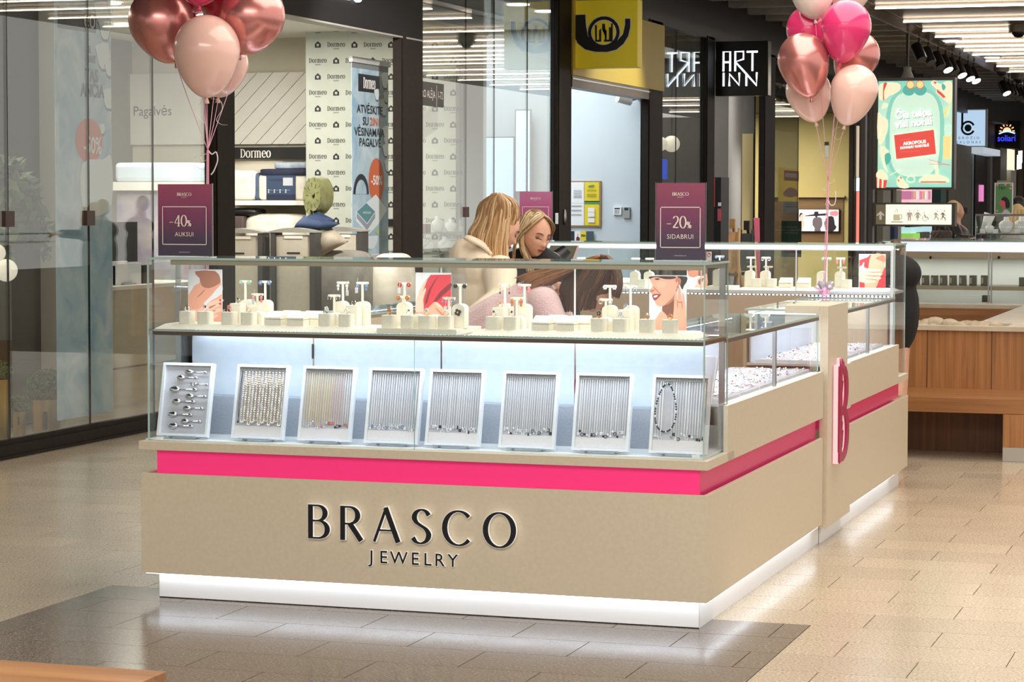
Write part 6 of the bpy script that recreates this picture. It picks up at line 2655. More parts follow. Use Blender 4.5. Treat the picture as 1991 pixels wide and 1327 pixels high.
for i in range(n):
    for k_ in range(4):
        k2 = (k_ + 1) % 4
        fs.append((i * 4 + k_, i * 4 + k2, (i + 1) * 4 + k2, (i + 1) * 4 + k_))
fs += [(0, 1, 2, 3), (n * 4 + 3, n * 4 + 2, n * 4 + 1, n * 4)]
b.add(vs, fs, GRN)
for ang in range(9):
    an = ang * 2 * pi / 9 + .3
    b.tube([(c.x + a_ * q_ * cos(an), c.y - .052, c.z + b_ * q_ * sin(an)) for q_ in (.40, .55, .62)], .003, mat('quilt_seam', (86, 88, 56), .9), 5)
    b.tube([(c.x + a_ * q_ * cos(an + .3), c.y - .052, c.z + b_ * q_ * sin(an + .3)) for q_ in (.72, .9)], .003, mat('quilt_seam', (86, 88, 56), .9), 5)
b.build('roll', t, smooth='auto')
b = MB()
b.ell((c.x, c.y + .16, c.z), (a_ * .7, .13, b_ * .7), GRN, 20, 12)
b.ell((c.x - .05, c.y + .26, c.z), (a_ * 1.0, .12, b_ * .9), GRN, 20, 12)
b.build('core', t, smooth=True)


def pillow(Y, pts, d, m, lab):
    """cushion with four drawn-out corners given in pixels"""
    t = None
    P = [aY(Y, *q_) for q_ in pts]
    n = 12
    vs, fs = [], []
    for sgn in (-1, 1):
        for j in range(n + 1):
            for i in range(n + 1):
                u, v = i / n, j / n
                p = (P[0] * (1 - u) + P[1] * u) * (1 - v) + (P[3] * (1 - u) + P[2] * u) * v
                hgt = (sin(pi * u) * sin(pi * v)) ** .45
                pin = .10 * (sin(pi * u) * abs(2 * v - 1) ** 2 * (1 if v < .5 else -1), sin(pi * v) * abs(2 * u - 1) ** 2 * (1 if u < .5 else -1))[0]
                vs.append(p + Vector((0, sgn * d / 2 * hgt, 0)))
    N = (n + 1) ** 2
    for j in range(n):
        for i in range(n):
            q_ = [j * (n + 1) + i, j * (n + 1) + i + 1, (j + 1) * (n + 1) + i + 1, (j + 1) * (n + 1) + i]
            fs.append(tuple(q_))
            fs.append(tuple(N + k_ for k_ in reversed(q_)))
    b = MB()
    b.add(vs, fs, m)
    c_ = sum(P, Vector()) / 4
    return tag(b.build('cushion', smooth=True, offs=(c_.x, Y, min(p.z for p in P))), lab, 'cushion')


pillow(YP - .02, [(571, 443), (590, 420), (662, 435), (628, 452)], .34, noise_mat('navy_cushion', (52, 68, 98), (42, 56, 84), (12, 12, 12), .9, bump=.3), 'dark blue cushion under the rolled olive blanket')
pillow(YP + .05, [(575, 442), (612, 408), (650, 428), (640, 445)], .3, noise_mat('navy_cushion', (52, 68, 98), (42, 56, 84), (12, 12, 12), .9, bump=.3), 'dark blue cushion lying behind the first under the olive blanket')
pillow(YP - .04, [(622, 500), (604, 455), (650, 447), (678, 470)], .26, noise_mat('taupe_cushion', (168, 158, 140), (156, 146, 128), (12, 12, 12), .9, bump=.3), 'taupe cushion standing on its corner beside the middle bin')
soft('rolled_blanket', YP - .12, 608, 441, 629, 492, .3, GRN2, 'small sage green quilted roll right of the middle bin', 'blanket', .6)
soft('folded_bedding', YP + .3, 712, 494, 770, 640, .6, DUV, 'white rounded bedding pile behind the roll-up banner foot', 'bedding', .5)
soft('folded_bedding', YP, 560, 488, 700, 640, .5, noise_mat('grey_bedding', (150, 146, 134), (128, 124, 114), (9, 9, 9), .9, bump=.4), 'grey and cream bedding piled under the taupe cushion', 'bedding', .4)

# roll-up banner with ice motif, parallel to the shop front
ICE = noise_mat('banner_ice', (150, 186, 208), (206, 222, 230), (3.5, 3.5, 3.5), .5, 5, .35, .68, distort=1.2)
XB = -5.95
y0, z0, y1, z1 = planeX(XB, 684, 116, 755, 127)
yb, zb = planeX(XB, 684, 520, 755, 500)[0:2]
t = thing('roll_up_banner', 'pale blue roll-up banner with ice print and minus 50 percent oval', 'banner', (XB, (y0 + y1) / 2, 0.004))
f = Frame((XB, y0, .15), (0, 1, 0), (0, 0, 1))
bw, bh = y1 - y0, z0 - .15
b = MB()
b.box(XB - .004, y0, .15, XB - .0005, y1, z0, ICE)
b.build('print', t)
b = MB()
b.box(XB - .02, y0 - .02, z0 - .02, XB + .015, y1 + .02, z0 + .03, mat('rail_grey', (190, 192, 190), .4))
b.build('top_rail', t)
b = MB()
b.box(XB - .1, y0 - .03, .004, XB + .1, y1 + .03, .12, STEEL)
b.build('base', t)


def vz(py):
    """height on the banner for a pixel row near its middle"""
    return (aX(XB, 719, py).z - .15) / bh


p = Print(f, bw, bh, .0001)
ICEB = mat('ice_shadow', (74, 108, 140), .5)
ICEW = mat('ice_light', (232, 240, 244), .4)
NAVP = mat('print_navy', (32, 34, 48), .5)
ORA = mat('print_orange', (214, 104, 60), .5)
p.rect(mat('banner_grey', (128, 134, 136), .5), 0, vz(136), 1, 1)
p.rect(NAVP, .17, vz(180), .75, vz(146))
for cx_, cy_, s_ in ((.9, 152, .10), (.68, 182, .07), (.86, 205, .11), (.93, 185, .07), (.95, 260, .12), (.92, 290, .08), (.97, 320, .08)):
    q_ = [(cx_ + s_ * 1.0 * cos(a) * (1 + .3 * sin(3 * a)), vz(cy_) + s_ * .35 * sin(a) * (1 + .25 * cos(2 * a))) for a in [2 * pi * i / 7 for i in range(7)]]
    q_ = [(min(.995, max(.005, u)), v) for u, v in q_]
    p.poly(ICEB, [(u, v - .006) for u, v in q_])
    p.poly(ICEW, q_)
p.ell(ORA, .66, vz(351), .215, (vz(307) - vz(395)) / 2)
p.poly(ICEW, [(.42, vz(392)), (.64, vz(378)), (.96, vz(408)), (.70, vz(438)), (.44, vz(456)), (.10, vz(430)), (.10, vz(412))])
p.poly(mat('pillow_teal', (92, 148, 156), .5), [(.38, vz(395)), (.62, vz(412)), (.40, vz(434)), (.12, vz(412))])
p.poly(mat('pillow_grey', (156, 164, 178), .5), [(.12, vz(414)), (.40, vz(436)), (.62, vz(414)), (.62, vz(424)), (.40, vz(448)), (.12, vz(424))])
for rad_, m_ in ((.21, NAVP), (.15, ICE)):
    p.poly(m_, [(.24 + rad_ * cos(a), vz(378) + rad_ * .32 * sin(a)) for a in [pi * i / 12 for i in range(13)]])
p.poly(ICEW, [(.5 + .2 * cos(a), vz(459) + .045 * sin(a)) for a in [pi + pi * i / 10 for i in range(11)]])
p.poly(mat('leaf_green', (180, 200, 150), .5), [(.62, vz(452)), (.70, vz(442)), (.78, vz(452)), (.70, vz(458))])
p.line(INKW, [(.36, vz(498)), (.88, vz(494))], .012)
p.build('ice_print', t)
hh = (vz(152) - vz(175)) * bh
word(f, 'Dormeo', .46 * bw, vz(173) * bh, hh * .92, INKW, t, thick=.17, thin=.07, gap=.03, z=.004, sx=.80)
for s_, py, m_, u in (('ATVĖSKITE', 221, NAVP, .48), ('SU', 244, NAVP, .36), ('2IN1', 244, ORA, .62), ('VĖSINAMĄJA', 265, NAVP, .47), ('PAGALVE', 285, NAVP, .48)):
    text(t, f, u * bw, vz(py) * bh, s_, .104, m_, z=.004, sx=1.25, bold=.002)
text(t, f, .66 * bw, vz(359) * bh, '-50%', .12, INKW, z=.004, sx=1.2, bold=.003)
text(t, f, .39 * bw, vz(416) * bh, 'MEMOSAN', .032, INKW, z=.004, sx=1.3)

# banner hanging just behind the far left window
XH = -5.68
y0, y1 = aX(XH, 172, 400).y, aX(XH, 218, 400).y
y0 -= .45
t = thing('hanging_banner', 'narrow hanging banner with ice print behind the left shop glass', 'banner', (XH, (y0 + y1) / 2, .2))
f = Frame((XH, y0, .15), (0, 1, 0), (0, 0, 1))
bw, bh = y1 - y0, 3.1
b = MB()
b.box(XH - .004, y0, .15, XH - .0005, y1, 3.25, ICE)
b.build('print', t)


def uh(px):
    return (aX(XH, px, 400).y - y0) / bw


def vh(py, px=195):
    return (aX(XH, px, py).z - .15) / bh


p = Print(f, bw, bh, .0001)
p.rect(NAVP, .05, vh(66), uh(189), vh(27))
for cx_, cy_, s_ in ((200, 25, .12), (203, 108, .13), (206, 55, .1), (212, 190, .1), (214, 130, .08), (200, 250, .05)):
    u0 = uh(cx_)
    q_ = [(min(.995, u0 + s_ * cos(a) * (1 + .3 * sin(3 * a))), vh(cy_) + s_ * .30 * sin(a) * (1 + .25 * cos(2 * a))) for a in [2 * pi * i / 7 for i in range(7)]]
    p.poly(ICEB, [(u, v - .006) for u, v in q_])
    p.poly(ICEW, q_)
p.ell(ORA, uh(174), vh(275), uh(200) - uh(174), (vh(232) - vh(318)) / 2)
p.poly(ICEW, [(uh(160), vh(320)), (uh(200), vh(310)), (uh(217), vh(305)), (uh(217), vh(395)), (uh(190), vh(420)), (uh(160), vh(400))], 3)
p.build('ice_print', t)
text(t, f, uh(187) * bw, vh(58) * bh, 'eo', .20, INKW, 'RIGHT', z=.004, sx=.8)
for s_, py, px, sz in (('R', 106, 178, .07), ('MAS!', 124, 187, .07), ('TAS', 161, 192, .125), ('ANČIA', 190, 203, .125)):
    text(t, f, uh(px) * bw, vh(py) * bh, s_, sz, NAVP, 'RIGHT', z=.004, sx=.85, bold=.003)
text(t, f, uh(197) * bw, vh(299) * bh, '-50%', .16, INKW, 'RIGHT', z=.004, sx=.8, bold=.003)

# things in the left windows: pilaster, planters, plant, globe lamps, counter
b = MB()
a = aX(-6.25, 126, 400)
c = aX(-6.25, 168, 400)
b.box(-6.45, a.y, .004, -6.25, c.y, 3.3, noise_mat('pilaster', (176, 168, 150), (168, 160, 142), (3, 3, 3), .7))
struct(b.build('trim_20'))
b = MB()
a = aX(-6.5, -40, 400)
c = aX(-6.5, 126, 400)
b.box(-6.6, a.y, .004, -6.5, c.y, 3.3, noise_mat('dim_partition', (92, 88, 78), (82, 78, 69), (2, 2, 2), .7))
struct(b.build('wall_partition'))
GPOT = mat('gold_pot', (196, 158, 82), .28, .9)
LEAF = noise_mat('boxwood', (52, 78, 40), (96, 122, 70), (60, 60, 60), .8)


def topiary(px, yb, yt, ytop, wpot, wball, lab, X=-5.95):
    P = aX(X, px, yb)
    k = pxm(P)
    zt, zball = aX(X, px, yt).z, aX(X, px, ytop).z
    r = wpot / k / 2
    t = thing('potted_plant', lab, 'plant', P, None)
    b = MB()
    b.lathe([(r * .9, .0045), (r * .93, P.z), (r, zt), (r * .9, zt), (r * .88, zt - .03)], GPOT, 28, Matrix.Translation((P.x, P.y, 0)))
    b.build('pot', t, smooth='auto')
    b = MB()
    b.box(P.x + r * .30, P.y - r * 1.02, P.z, P.x + r * .5, P.y - r * .8, P.z + (zt - P.z) * .6, BLACK)
    b.build('slot', t)
    R = wball / k / 2
    cz = (zball + zt) / 2
    rz_ = max(R * .7, (zball - zt) / 2 * 1.1)
    b = MB()
    b.ell((P.x, P.y, cz), (R * .93, R * .93, rz_ * .93), mat('boxwood_core', (40, 58, 32), .9), 20, 12)
    r_ = random.Random(int(px))
    for i in range(int(900 * min(1, R / .1))):
        th, ph = math.acos(r_.uniform(-.9, 1)), r_.uniform(0, 2 * pi)
        d = Vector((sin(th) * cos(ph), sin(th) * sin(ph), cos(th)))
        p_ = Vector((P.x + d.x * R, P.y + d.y * R, cz + d.z * rz_))
        u_ = d.orthogonal().normalized()
        u_ = (Matrix.Rotation(r_.uniform(0, 6.3), 3, d) @ u_) * .012
        v_ = (d.cross(u_).normalized() * .7 + d * r_.uniform(.2, .9)) * .012
        b.add([p_ - u_, p_ + v_, p_ + u_, p_ - v_], [(0, 1, 2, 3)], LEAF)
    stuff(b.build('leaves', t))


topiary(91, 833, 776, 722, 58, 76, 'round clipped boxwood ball in a gold pot, largest in the left window')
topiary(38, 826, 800, 772, 26, 46, 'small clipped boxwood ball in a little gold pot beside the larger one')
topiary(-2, 826, 738, 705, 44, 56, 'tall gold pot at the left edge of the window')
# leafy plant
t = thing('leafy_plant', 'trailing green leafy plant behind the far left shop glass', 'plant', aX(-6.1, 25, 500))
r_ = random.Random(5)
b, b2 = MB(), MB()
LF = [mat('leaf_a', (72, 98, 52), .5), mat('leaf_b', (112, 132, 76), .5), mat('leaf_c', (48, 70, 40), .5)]
O = aX(-6.1, 15, 350)
for s_ in range(15):
    e = aX(-6.1 + r_.uniform(-.15, .15), r_.uniform(-10, 92), r_.uniform(370, 495))
    path = cr([tuple(O), tuple(O.lerp(e, .5) + vZ * .14), tuple(e)], 8, False)
    b.tube(path, .006, LF[2], 5)
    for q_ in path[3:]:
        for k_ in range(2):
            p_ = Vector(q_)
            d = Vector((r_.uniform(-.4, .6), r_.uniform(-.8, .8), r_.uniform(-.8, .3))).normalized()
            n_ = d.orthogonal().normalized() * .030
            L1_ = .13 * r_.uniform(.7, 1.2)
            b2.add([p_, p_ + d * L1_ * .5 + n_, p_ + d * L1_, p_ + d * L1_ * .5 - n_], [(0, 1, 2, 3)], r_.choice(LF))
b.build('stem', t, smooth=True)
stuff(b2.build('leaves', t))
GLOBE = emis('globe_lamp', (255, 244, 226), .55)
for px, py, rpx, X, lab in ((-6, 492, 17, -6.0, 'white globe lamp at the left edge, upper of two'), (12, 526, 22, -6.0, 'white globe lamp low at the left edge, lower of two')):
    P = aX(X, px, py)
    t = thing('globe_lamp', lab, 'lamp', P)
    b = MB()
    b.ell(P, (rpx / pxm(P),) * 3, GLOBE, 24, 16)
    b.build('shade', t, smooth=True)
    b = MB()
    b.tube([P + vZ * rpx / pxm(P) * .98, Vector((P.x, P.y, 3.29))], .004, BLACK, 6)
    b.build('cord', t)
# counter and cabinet seen through the left glass
CAB = noise_mat('cabinet_sand', (196, 186, 160), (188, 178, 152), (3, 3, 20), .5)
XC = -6.6
a, c = aX(XC, 176, 610), aX(XC, 290, 600)
t = thing('sales_counter', 'sand coloured sales counter behind the left shop glass', 'counter', (XC, (a.y + c.y) / 2, 0.004))
b = MB()
b.box(XC - .6, a.y, .004, XC, c.y + 1.0, .92, CAB)
b.build('body', t)
b = MB()
b.box(XC - .62, a.y - .02, .92, XC + .02, c.y + 1.02, .95, PANW)
b.build('top', t)
b = MB()
b.box(XC, a.y + .02, .30, XC + .004, c.y + .9, .315, DKTRIM)
b.build('groove', t)
for px, w_, h_, m_, lab in ((190, .22, .16, ICEW, 'white box on the sand counter, leftmost'), (212, .26, .19, PWHITE, 'white box on the sand counter, second'), (240, .24, .17, ICEW, 'pale blue box on the sand counter'), (268, .2, .15, BLACK, 'dark box on the sand counter, rightmost')):
    P = aX(XC - .2, px, 560)
    b = MB()
    b.box(P.x - .1, P.y - w_ / 2, .951, P.x + .1, P.y + w_ / 2, .951 + h_, m_)
    tag(b.build('box', bevel=.004, offs=(P.x, P.y, .951)), lab, 'box')
P = aX(XC - .15, 236, 470)
t = thing('reflected_monitor', 'dark computer monitor on the sand counter, standing in for a desk reflection', 'monitor', (P.x, P.y, .951))  # solid monitor put in for a reflected desk
b = MB()
b.box(P.x - .02, P.y - .24, 1.13, P.x + .02, P.y + .24, 1.45, BLACK)
b.build('screen', t)
b = MB()
b.box(P.x - .03, P.y - .03, .951, P.x + .0, P.y + .03, 1.2, STEEL)
b.box(P.x - .08, P.y - .1, .951, P.x + .08, P.y + .1, .965, STEEL)
b.build('stand', t)
# pale mattress on a raised bed seen behind the counter
t = thing('display_bed', 'pale blue lit mattress on a high display bed behind the left window', 'bed', aY(11.5, 312, 420))
X0, Z0, X1, Z1 = rectY(11.5, 222, 316, 372, 354)
b = MB()
b.box(X0, 11.5, Z0, X1, 12.1, Z1, noise_mat('mattress_blue', (206, 220, 232), (214, 226, 236), (4, 4, 4), .8))
b.build('mattress', t, bevel=.04, seg=3)
b = MB()
b.box(X0 - .02, 11.48, Z0 - .08, X1 + .02, 12.1, Z0, PANW)
b.build('rail', t)
b = MB()
b.box(X0, 11.55, .004, X1, 12.1, Z0 - .08, noise_mat('bed_base', (190, 180, 176), (150, 140, 160), (4, 4, 4), .7))
b.build('base', t)
# ceiling lights of the bedding shop
for i, (px, py) in enumerate(((246, 47), (520, 30), (208, 5))):
    P = aZ(3.295, px, py)
    b = MB()
    b.tube([(P.x, P.y, 3.298), (P.x, P.y, 3.285)], .12, emis('shop_downlight', (255, 248, 232), 6), 20)
    tag(b.build('downlight', offs=(P.x, P.y, 3.3)), 'round lit downlight in the bedding shop ceiling, ' + ('above the Pagalvės panel', 'behind the right metallic balloon', 'above the hanging banner')[i], 'downlight')

# solid rack, busts and cards put in for a reflection in the shop glass
BUST = noise_mat('bust_white', (244, 246, 244), (238, 240, 238), (30, 30, 30), .6)


def bust(P, h, lab, ry=0.0, group='white busts built for a glass reflection'):
    t = thing('necklace_bust', lab, 'display bust', P, group)
    b = MB()
    rings = [(.00, .22, .10, 0), (.10, .30, .14, 0), (.30, .40, .20, 0), (.52, .44, .22, 0), (.66, .40, .20, -.01), (.75, .26, .17, -.02), (.82, .155, .14, -.03), (.97, .15, .13, -.05), (1.0, .14, .12, -.05)]
    n = 20
    vs, fs = [], []
    for z, rx, ry_, oy in rings:
        for k_ in range(n):
            a = 2 * pi * k_ / n
            x, y = rx * cos(a), ry_ * sin(a) - oy - .10 * (1 - z)
            x2 = x * cos(ry) - y * sin(ry)
            y2 = x * sin(ry) + y * cos(ry)
            vs.append(P + Vector((x2 * h, y2 * h, z * h)))
    for i in range(len(rings) - 1):
        for k_ in range(n):
            k2 = (k_ + 1) % n
            fs.append((i * n + k_, i * n + k2, (i + 1) * n + k2, (i + 1) * n + k_))
    fs += [tuple(reversed(range(n))), tuple(range((len(rings) - 1) * n, len(rings) * n))]
    b.add(vs, fs, BUST)
    b.build('form', t, smooth=True)
    b = MB()
    pts = [P + Vector((x * h, (-.19 - .10 * (1 - z)) * h, z * h)) for x, z in ((-.16, .80), (-.12, .62), (0, .48), (.12, .62), (.16, .80))]
    b.tube(cr([tuple(q_) for q_ in pts], 5, False), .0022, CHS, 5)
    b.build('necklace', t)
    return t


XN = -5.66
t = thing('reflected_rack', 'two tier glass rack of white necklace busts, built for a reflection in the window glass', 'rack', (XN, 12.6, .004))
zA, zB = aX(XN, 830, 453).z, aX(XN, 830, 492).z
for i, z in enumerate((zA, zB)):
    b = MB()
    b.box(XN - .1, 11.95, z - .012, XN + .1, 13.19, z - .0005, glass('rack_glass', (.9, .95, .94), .08, .6, 4), GEDGE)
    b.build('glass_shelf', t)
for y in (11.96, 13.17):
    b = MB()
    b.box(XN - .12, y - .012, .004, XN - .10, y + .012, zA + .02, STEEL)
    b.build('upright', t)
b = MB()
b.box(XN - .1, 11.95, .004, XN + .1, 13.19, .5, CAB)
b.build('plinth', t)
for px, py, row, hpx, lab in ((851, 453, zA, 32, 'white necklace bust built for a reflection, upper rack shelf, first from the left'), (876, 453, zA, 26, 'white necklace bust built for a reflection, upper rack shelf, second from the left'), (893, 453, zA, 24, 'white necklace bust built for a reflection, upper rack shelf, third from the left'),
                               (832, 490, zB, 30, 'white necklace bust built for a reflection, lower rack shelf, first from the left'), (864, 490, zB, 30, 'white necklace bust built for a reflection, lower rack shelf, second from the left'), (889, 490, zB, 28, 'white necklace bust built for a reflection, lower rack shelf, third from the left')):
    P = aX(XN, px, py)
    P.z = row
    bust(P, hpx / pxm(P), lab, .9 if px < 860 and row == zA else .5)
for px, hpx, m_, lab in ((822, 14, mat('print_rosy', (196, 140, 140), .5), 'small pinkish framed card on the upper shelf of the reflected rack'), (832, 14, mat('print_darkcard', (70, 50, 40), .5), 'small dark framed card on the upper shelf of the reflected rack')):
    P = aX(XN + .06, px, 453)
    b = MB()
    b.box(P.x - .01, P.y - .05, zA, P.x + .01, P.y + .05, zA + .085, m_)
    tag(b.build('small_card', offs=P), lab, 'card')

# ---------------- post office
WPO = noise_mat('post_wall', (216, 226, 232), (210, 221, 228), (2, 2, 2), .7)
YPO = 20.3
b = MB()
b.box(-12, YPO, .004, SF - .13, YPO + .1, 3.9, WPO)
struct(b.build('wall_post_back'))
b = MB()
b.box(-12, 14.2, .004, -11.9, YPO, 3.9, WPO)
b.box(-12, 14.15, .004, SF - .13, 14.25, 3.9, WPO)
struct(b.build('wall_post_left'))
POSTY = noise_mat('post_yellow', (222, 198, 44), (216, 192, 40), (3, 3, 3), .4)
YEL = mat('post_yellow_lit', (232, 206, 44), .45, emit=.12)
b = MB()
b.box(SF + .05, 16.66, 3.03, SF + .07, 20.72, 3.86, mat('fascia_yellow', (206, 180, 74), .5))
struct(b.build('trim_fascia_yellow'))
b = MB()
b.box(SF - .1, 16.66, 2.90, SF + .06, 20.0, 3.03, noise_mat('shutter_box', (86, 76, 66), (74, 65, 57), (3, 3, 3), .4))
b.box(SF + .06, 16.66, 2.985, SF + .068, 20.0, 3.0, STEEL)
struct(b.build('trim_shutter_box'))
X0, Z0, X1, Z1 = rectY(16.75, 1104, -2, 1240, 133)
t = thing('projecting_sign', 'yellow box sign with a black post horn emblem', 'sign', ((X0 + X1) / 2, 16.75, Z0))
b = MB()
b.box(SF + .05, 16.75, Z0, X1, 16.95, Z1, YEL)
b.build('box', t, bevel=.006)
hz0, hzs = 1105, 125.0
fo = Frame((X0, 16.75, Z0), (1, 0, 0), (0, 0, 1))
SW, SH = X1 - X0, Z1 - Z0
p = Print(fo, SW, SH, .002)


def zp(pts):
    """zoom pixels of the sign (region 780..1300 at 2.458) to sheet units"""
    return [((x / 2.458 + 780 - 1104) / 136.0, 1 - ((y / 2.458) + 2) / 135.0) for x, y in pts]


def horn(m, g):
    p.poly(m, zp([(808 - g, 66 - g), (880 + g, 66 - g), (884 + g, 120), (893 + g, 170), (912 + g, 200 - g), (950, 214 - g), (990, 214 - g), (1030 - g, 200 - g), (1062 - g, 165), (1072 - g, 120), (1072 - g, 90 - g), (1096 + g, 90 - g), (1096 + g, 130), (1086 + g, 175), (1064 + g, 212), (1030, 240 + g), (985, 250 + g), (930, 248 + g), (880, 235 + g), (845 - g, 205), (820 - g, 155), (811 - g, 100)]))
    p.ell(m, *zp([(970, 154)])[0], (76 + g) / 2.458 / 136, (78 + g) / 2.458 / 135)


horn(INKW, 4)
horn(INKK, 0)
p.ell(INKW, *zp([(970, 154)])[0], 61 / 2.458 / 136, 62 / 2.458 / 135)
p.ell(YEL, *zp([(970, 154)])[0], 56 / 2.458 / 136, 57 / 2.458 / 135)
for pts in (((928, 118), (938, 118), (938, 190), (948, 190), (948, 145), (959, 133), (959, 200), (930, 200)), ((963, 112), (976, 112), (976, 190), (985, 190), (985, 145), (975, 140), (963, 140)), ((996, 130), (1006, 130), (1006, 112), (1014, 112), (1014, 200), (972, 200), (972, 190), (996, 190))):
    p.poly(INKK, zp(pts))
p.build('emblem', t)
# notice board
t = thing('notice_board', 'cork edged notice board with white and yellow sheets on the post office wall', 'notice board', aY(YPO, 1135, 441))
boxY('frame', YPO - .03, 1098, 352, 1168.5, 441, .028, noise_mat('cork', (170, 140, 104), (156, 126, 92), (40, 40, 40), .8), t)
for nm, x0, y0, x1, y1, m_ in (('white_sheet', 1106.5, 354.5, 1135.5, 395, PWHITE), ('white_sheet', 1106.5, 395.5, 1135.5, 438.5, PWHITE), ('yellow_sheet', 1136.5, 354.5, 1165, 392.5, mat('sheet_yellow', (238, 216, 50), .5)), ('yellow_sheet', 1136.5, 397, 1165, 438.5, mat('sheet_yellow', (238, 216, 50), .5)),
                               ('green_sheet', 1136.5, 391, 1165, 397.5, mat('sheet_green', (84, 150, 96), .5))):
    boxY(nm, YPO - .034, x0, y0, x1, y1, .003, m_, t)
X0, Z0, X1, Z1 = rectY(YPO - .0345, 1106.5, 354.5, 1165, 438.5)
p = Print(Frame((X0, YPO - .0345, Z0), (1, 0, 0), (0, 0, 1)), X1 - X0, Z1 - Z0, .0008)
GRY = mat('print_grey', (140, 146, 152), .6)
OLV = mat('print_olive', (150, 134, 40), .6)
for y in (.80, .77, .735, .70, .67, .64):
    p.rect(GRY, .15, y, .42, y + .012)
for y in (.45, .435, .35, .335, .25, .235):
    p.rect(GRY, .08, y, .42, y + .010)
for y in (.82, .79, .72, .70, .68, .66):
    p.rect(OLV, .60, y, .92, y + .009)
p.poly(mat('print_teal', (70, 140, 110), .6), [(.64, .88), (.84, .90), (.84, .94), (.66, .92)])
for y in (.31, .20, .07):
    p.rect(PWHITE, .64, y, .86, y + .10)
p.build('print', t)
t = thing('leaflet_rack', 'small wall rack with four leaflets under the notice board', 'leaflet rack', aY(YPO, 1130, 471))
for i, (x0, x1, m_) in enumerate(((1106, 1116.5, mat('leaflet_dark', (44, 46, 56), .5)), (1117, 1128.5, PWHITE), (1129, 1139.5, mat('sheet_yellow', (238, 216, 50), .5)), (1140, 1154, mat('leaflet_slate', (72, 86, 94), .5)))):
    boxY('leaflet', YPO - .05, x0, 450, x1, 470, .01, m_, t)
X0, Z0, X1, Z1 = rectY(YPO - .051, 1117, 450, 1140, 470)
p = Print(Frame((X0, YPO - .051, Z0), (1, 0, 0), (0, 0, 1)), X1 - X0, Z1 - Z0, .0008)
p.poly(mat('print_maroon', (110, 44, 48), .5), [(.14, .0), (.16, .4), (.28, .52), (.44, .35), (.46, 0)])
p.ell(SKIN_P, .28, .66, .06, .12)
p.rect(INKK, .56, .5, .95, .56)
p.rect(INKK, .56, .62, .9, .68)
p.build('print', t)
boxY('tray', YPO - .06, 1105, 468, 1155, 472, .06, glass('acrylic', (0.97, 0.97, 0.98), 0.05, 0.7, 4), t)
for nm, x0, y0, x1, y1, lab in (('alarm_keypad', 1192, 402.5, 1208, 418, 'white alarm keypad on the post office wall'), ('card_reader', 1211.5, 403.5, 1224.5, 424.5, 'grey card reader right of the white keypad')):
    t = thing(nm, lab, 'keypad' if nm[0] == 'a' else 'card reader', aY(YPO, (x0 + x1) / 2, y1))
    boxY('housing', YPO - .035, x0, y0, x1, y1, .034, PWHITE if nm[0] == 'a' else mat('reader_grey', (164, 166, 160), .5), t)
    boxY('display', YPO - .037, x0 + 2.5, y0 + (2 if nm[0] == 'a' else .5), x1 - 3, y0 + (4.5 if nm[0] == 'a' else 5.5), .002, mat('lcd_dark', (40, 50, 70), .3), t)
    if nm[0] == 'a':
        for i in range(3):
            for j in range(3):
                boxY('key', YPO - .038, 1195 + i * 3.2, 409 + j * 2.4, 1197 + i * 3.2, 410.6 + j * 2.4, .003, GRY, t)
P = aY(YPO - .25, 1216, 195)
t = thing('security_camera', 'white bullet camera in the upper corner of the post office', 'security camera', P)
b = MB()
b.tube([P + Vector((-.07, -.12, .02)), P + Vector((.06, .02, -.02))], .05, WHITE, 12)
b.build('body', t, smooth='auto')
b = MB()
b.tube([P + Vector((.05, .02, 0)), P + Vector((.10, .2, .03)), P + Vector((.10, .25, .03))], .018, WHITE, 8)
b.build('bracket', t)
# glowing panels seen in the post office window
for i, (x0, y0, x1, y1, Y, rgb, e, lab) in enumerate(((944, 268, 998, 400, 20.15, (196, 222, 246), .8, 'tall pale blue lit panel at the left of the post office back wall'), (1003, 215, 1030, 372, 20.1, (206, 226, 242), .8, 'narrow pale lit panel in the post office window'))):
    t = thing('lit_poster', lab, 'light panel', aY(Y, (x0 + x1) / 2, y1))
    boxY('frame', Y, x0 - 2, y0 - 2, x1 + 2, y1 + 2, .05, STEEL, t)
    boxY('face', Y - .01, x0, y0, x1, y1, .01, emis('panel_blue_%d' % i, rgb, e), t)
for i, (px, py) in enumerate(((1008, 11), (1062, 24))):
    P = aZ(3.88, px, py)
    P.x, P.y = max(P.x, -9.5), min(P.y, 20)
    b = MB()
    b.tube([(P.x, P.y, 3.898), (P.x, P.y, 3.885)], .13, emis('shop_downlight', (255, 248, 232), 6), 20)
    tag(b.build('downlight', offs=(P.x, P.y, 3.9)), 'round lit downlight in the post office ceiling, ' + ('left of two', 'right of two')[i], 'downlight')
t = thing('address_plate', 'dark plate with white words Vairo alėja on the glass right of the dark column', 'sign', aX(SF + .02, 838, 205))
y0, z0, y1, z1 = planeX(SF + .02, 800, 202, 863, 168)
b = MB()
b.box(SF + .008, y0, z0, SF + .02, y1, z1 + .02, BLACK)
b.build('plate', t)
f = Frame((SF + .02, y0, z0), (0, 1, 0), (0, 0, 1))
text(t, f, (y1 - y0) * .44, (z1 - z0) * .38, 'VAIRO ALĖJA', .10, INKW, sx=.85)
text(t, f, (y1 - y0) * .89, (z1 - z0) * .38, 'I-72', .10, INKW, sx=.85)
p = Print(f, y1 - y0, z1 - z0, .001)
p.rect(INKW, .765, 0, .775, 1)
p.build('divider', t)
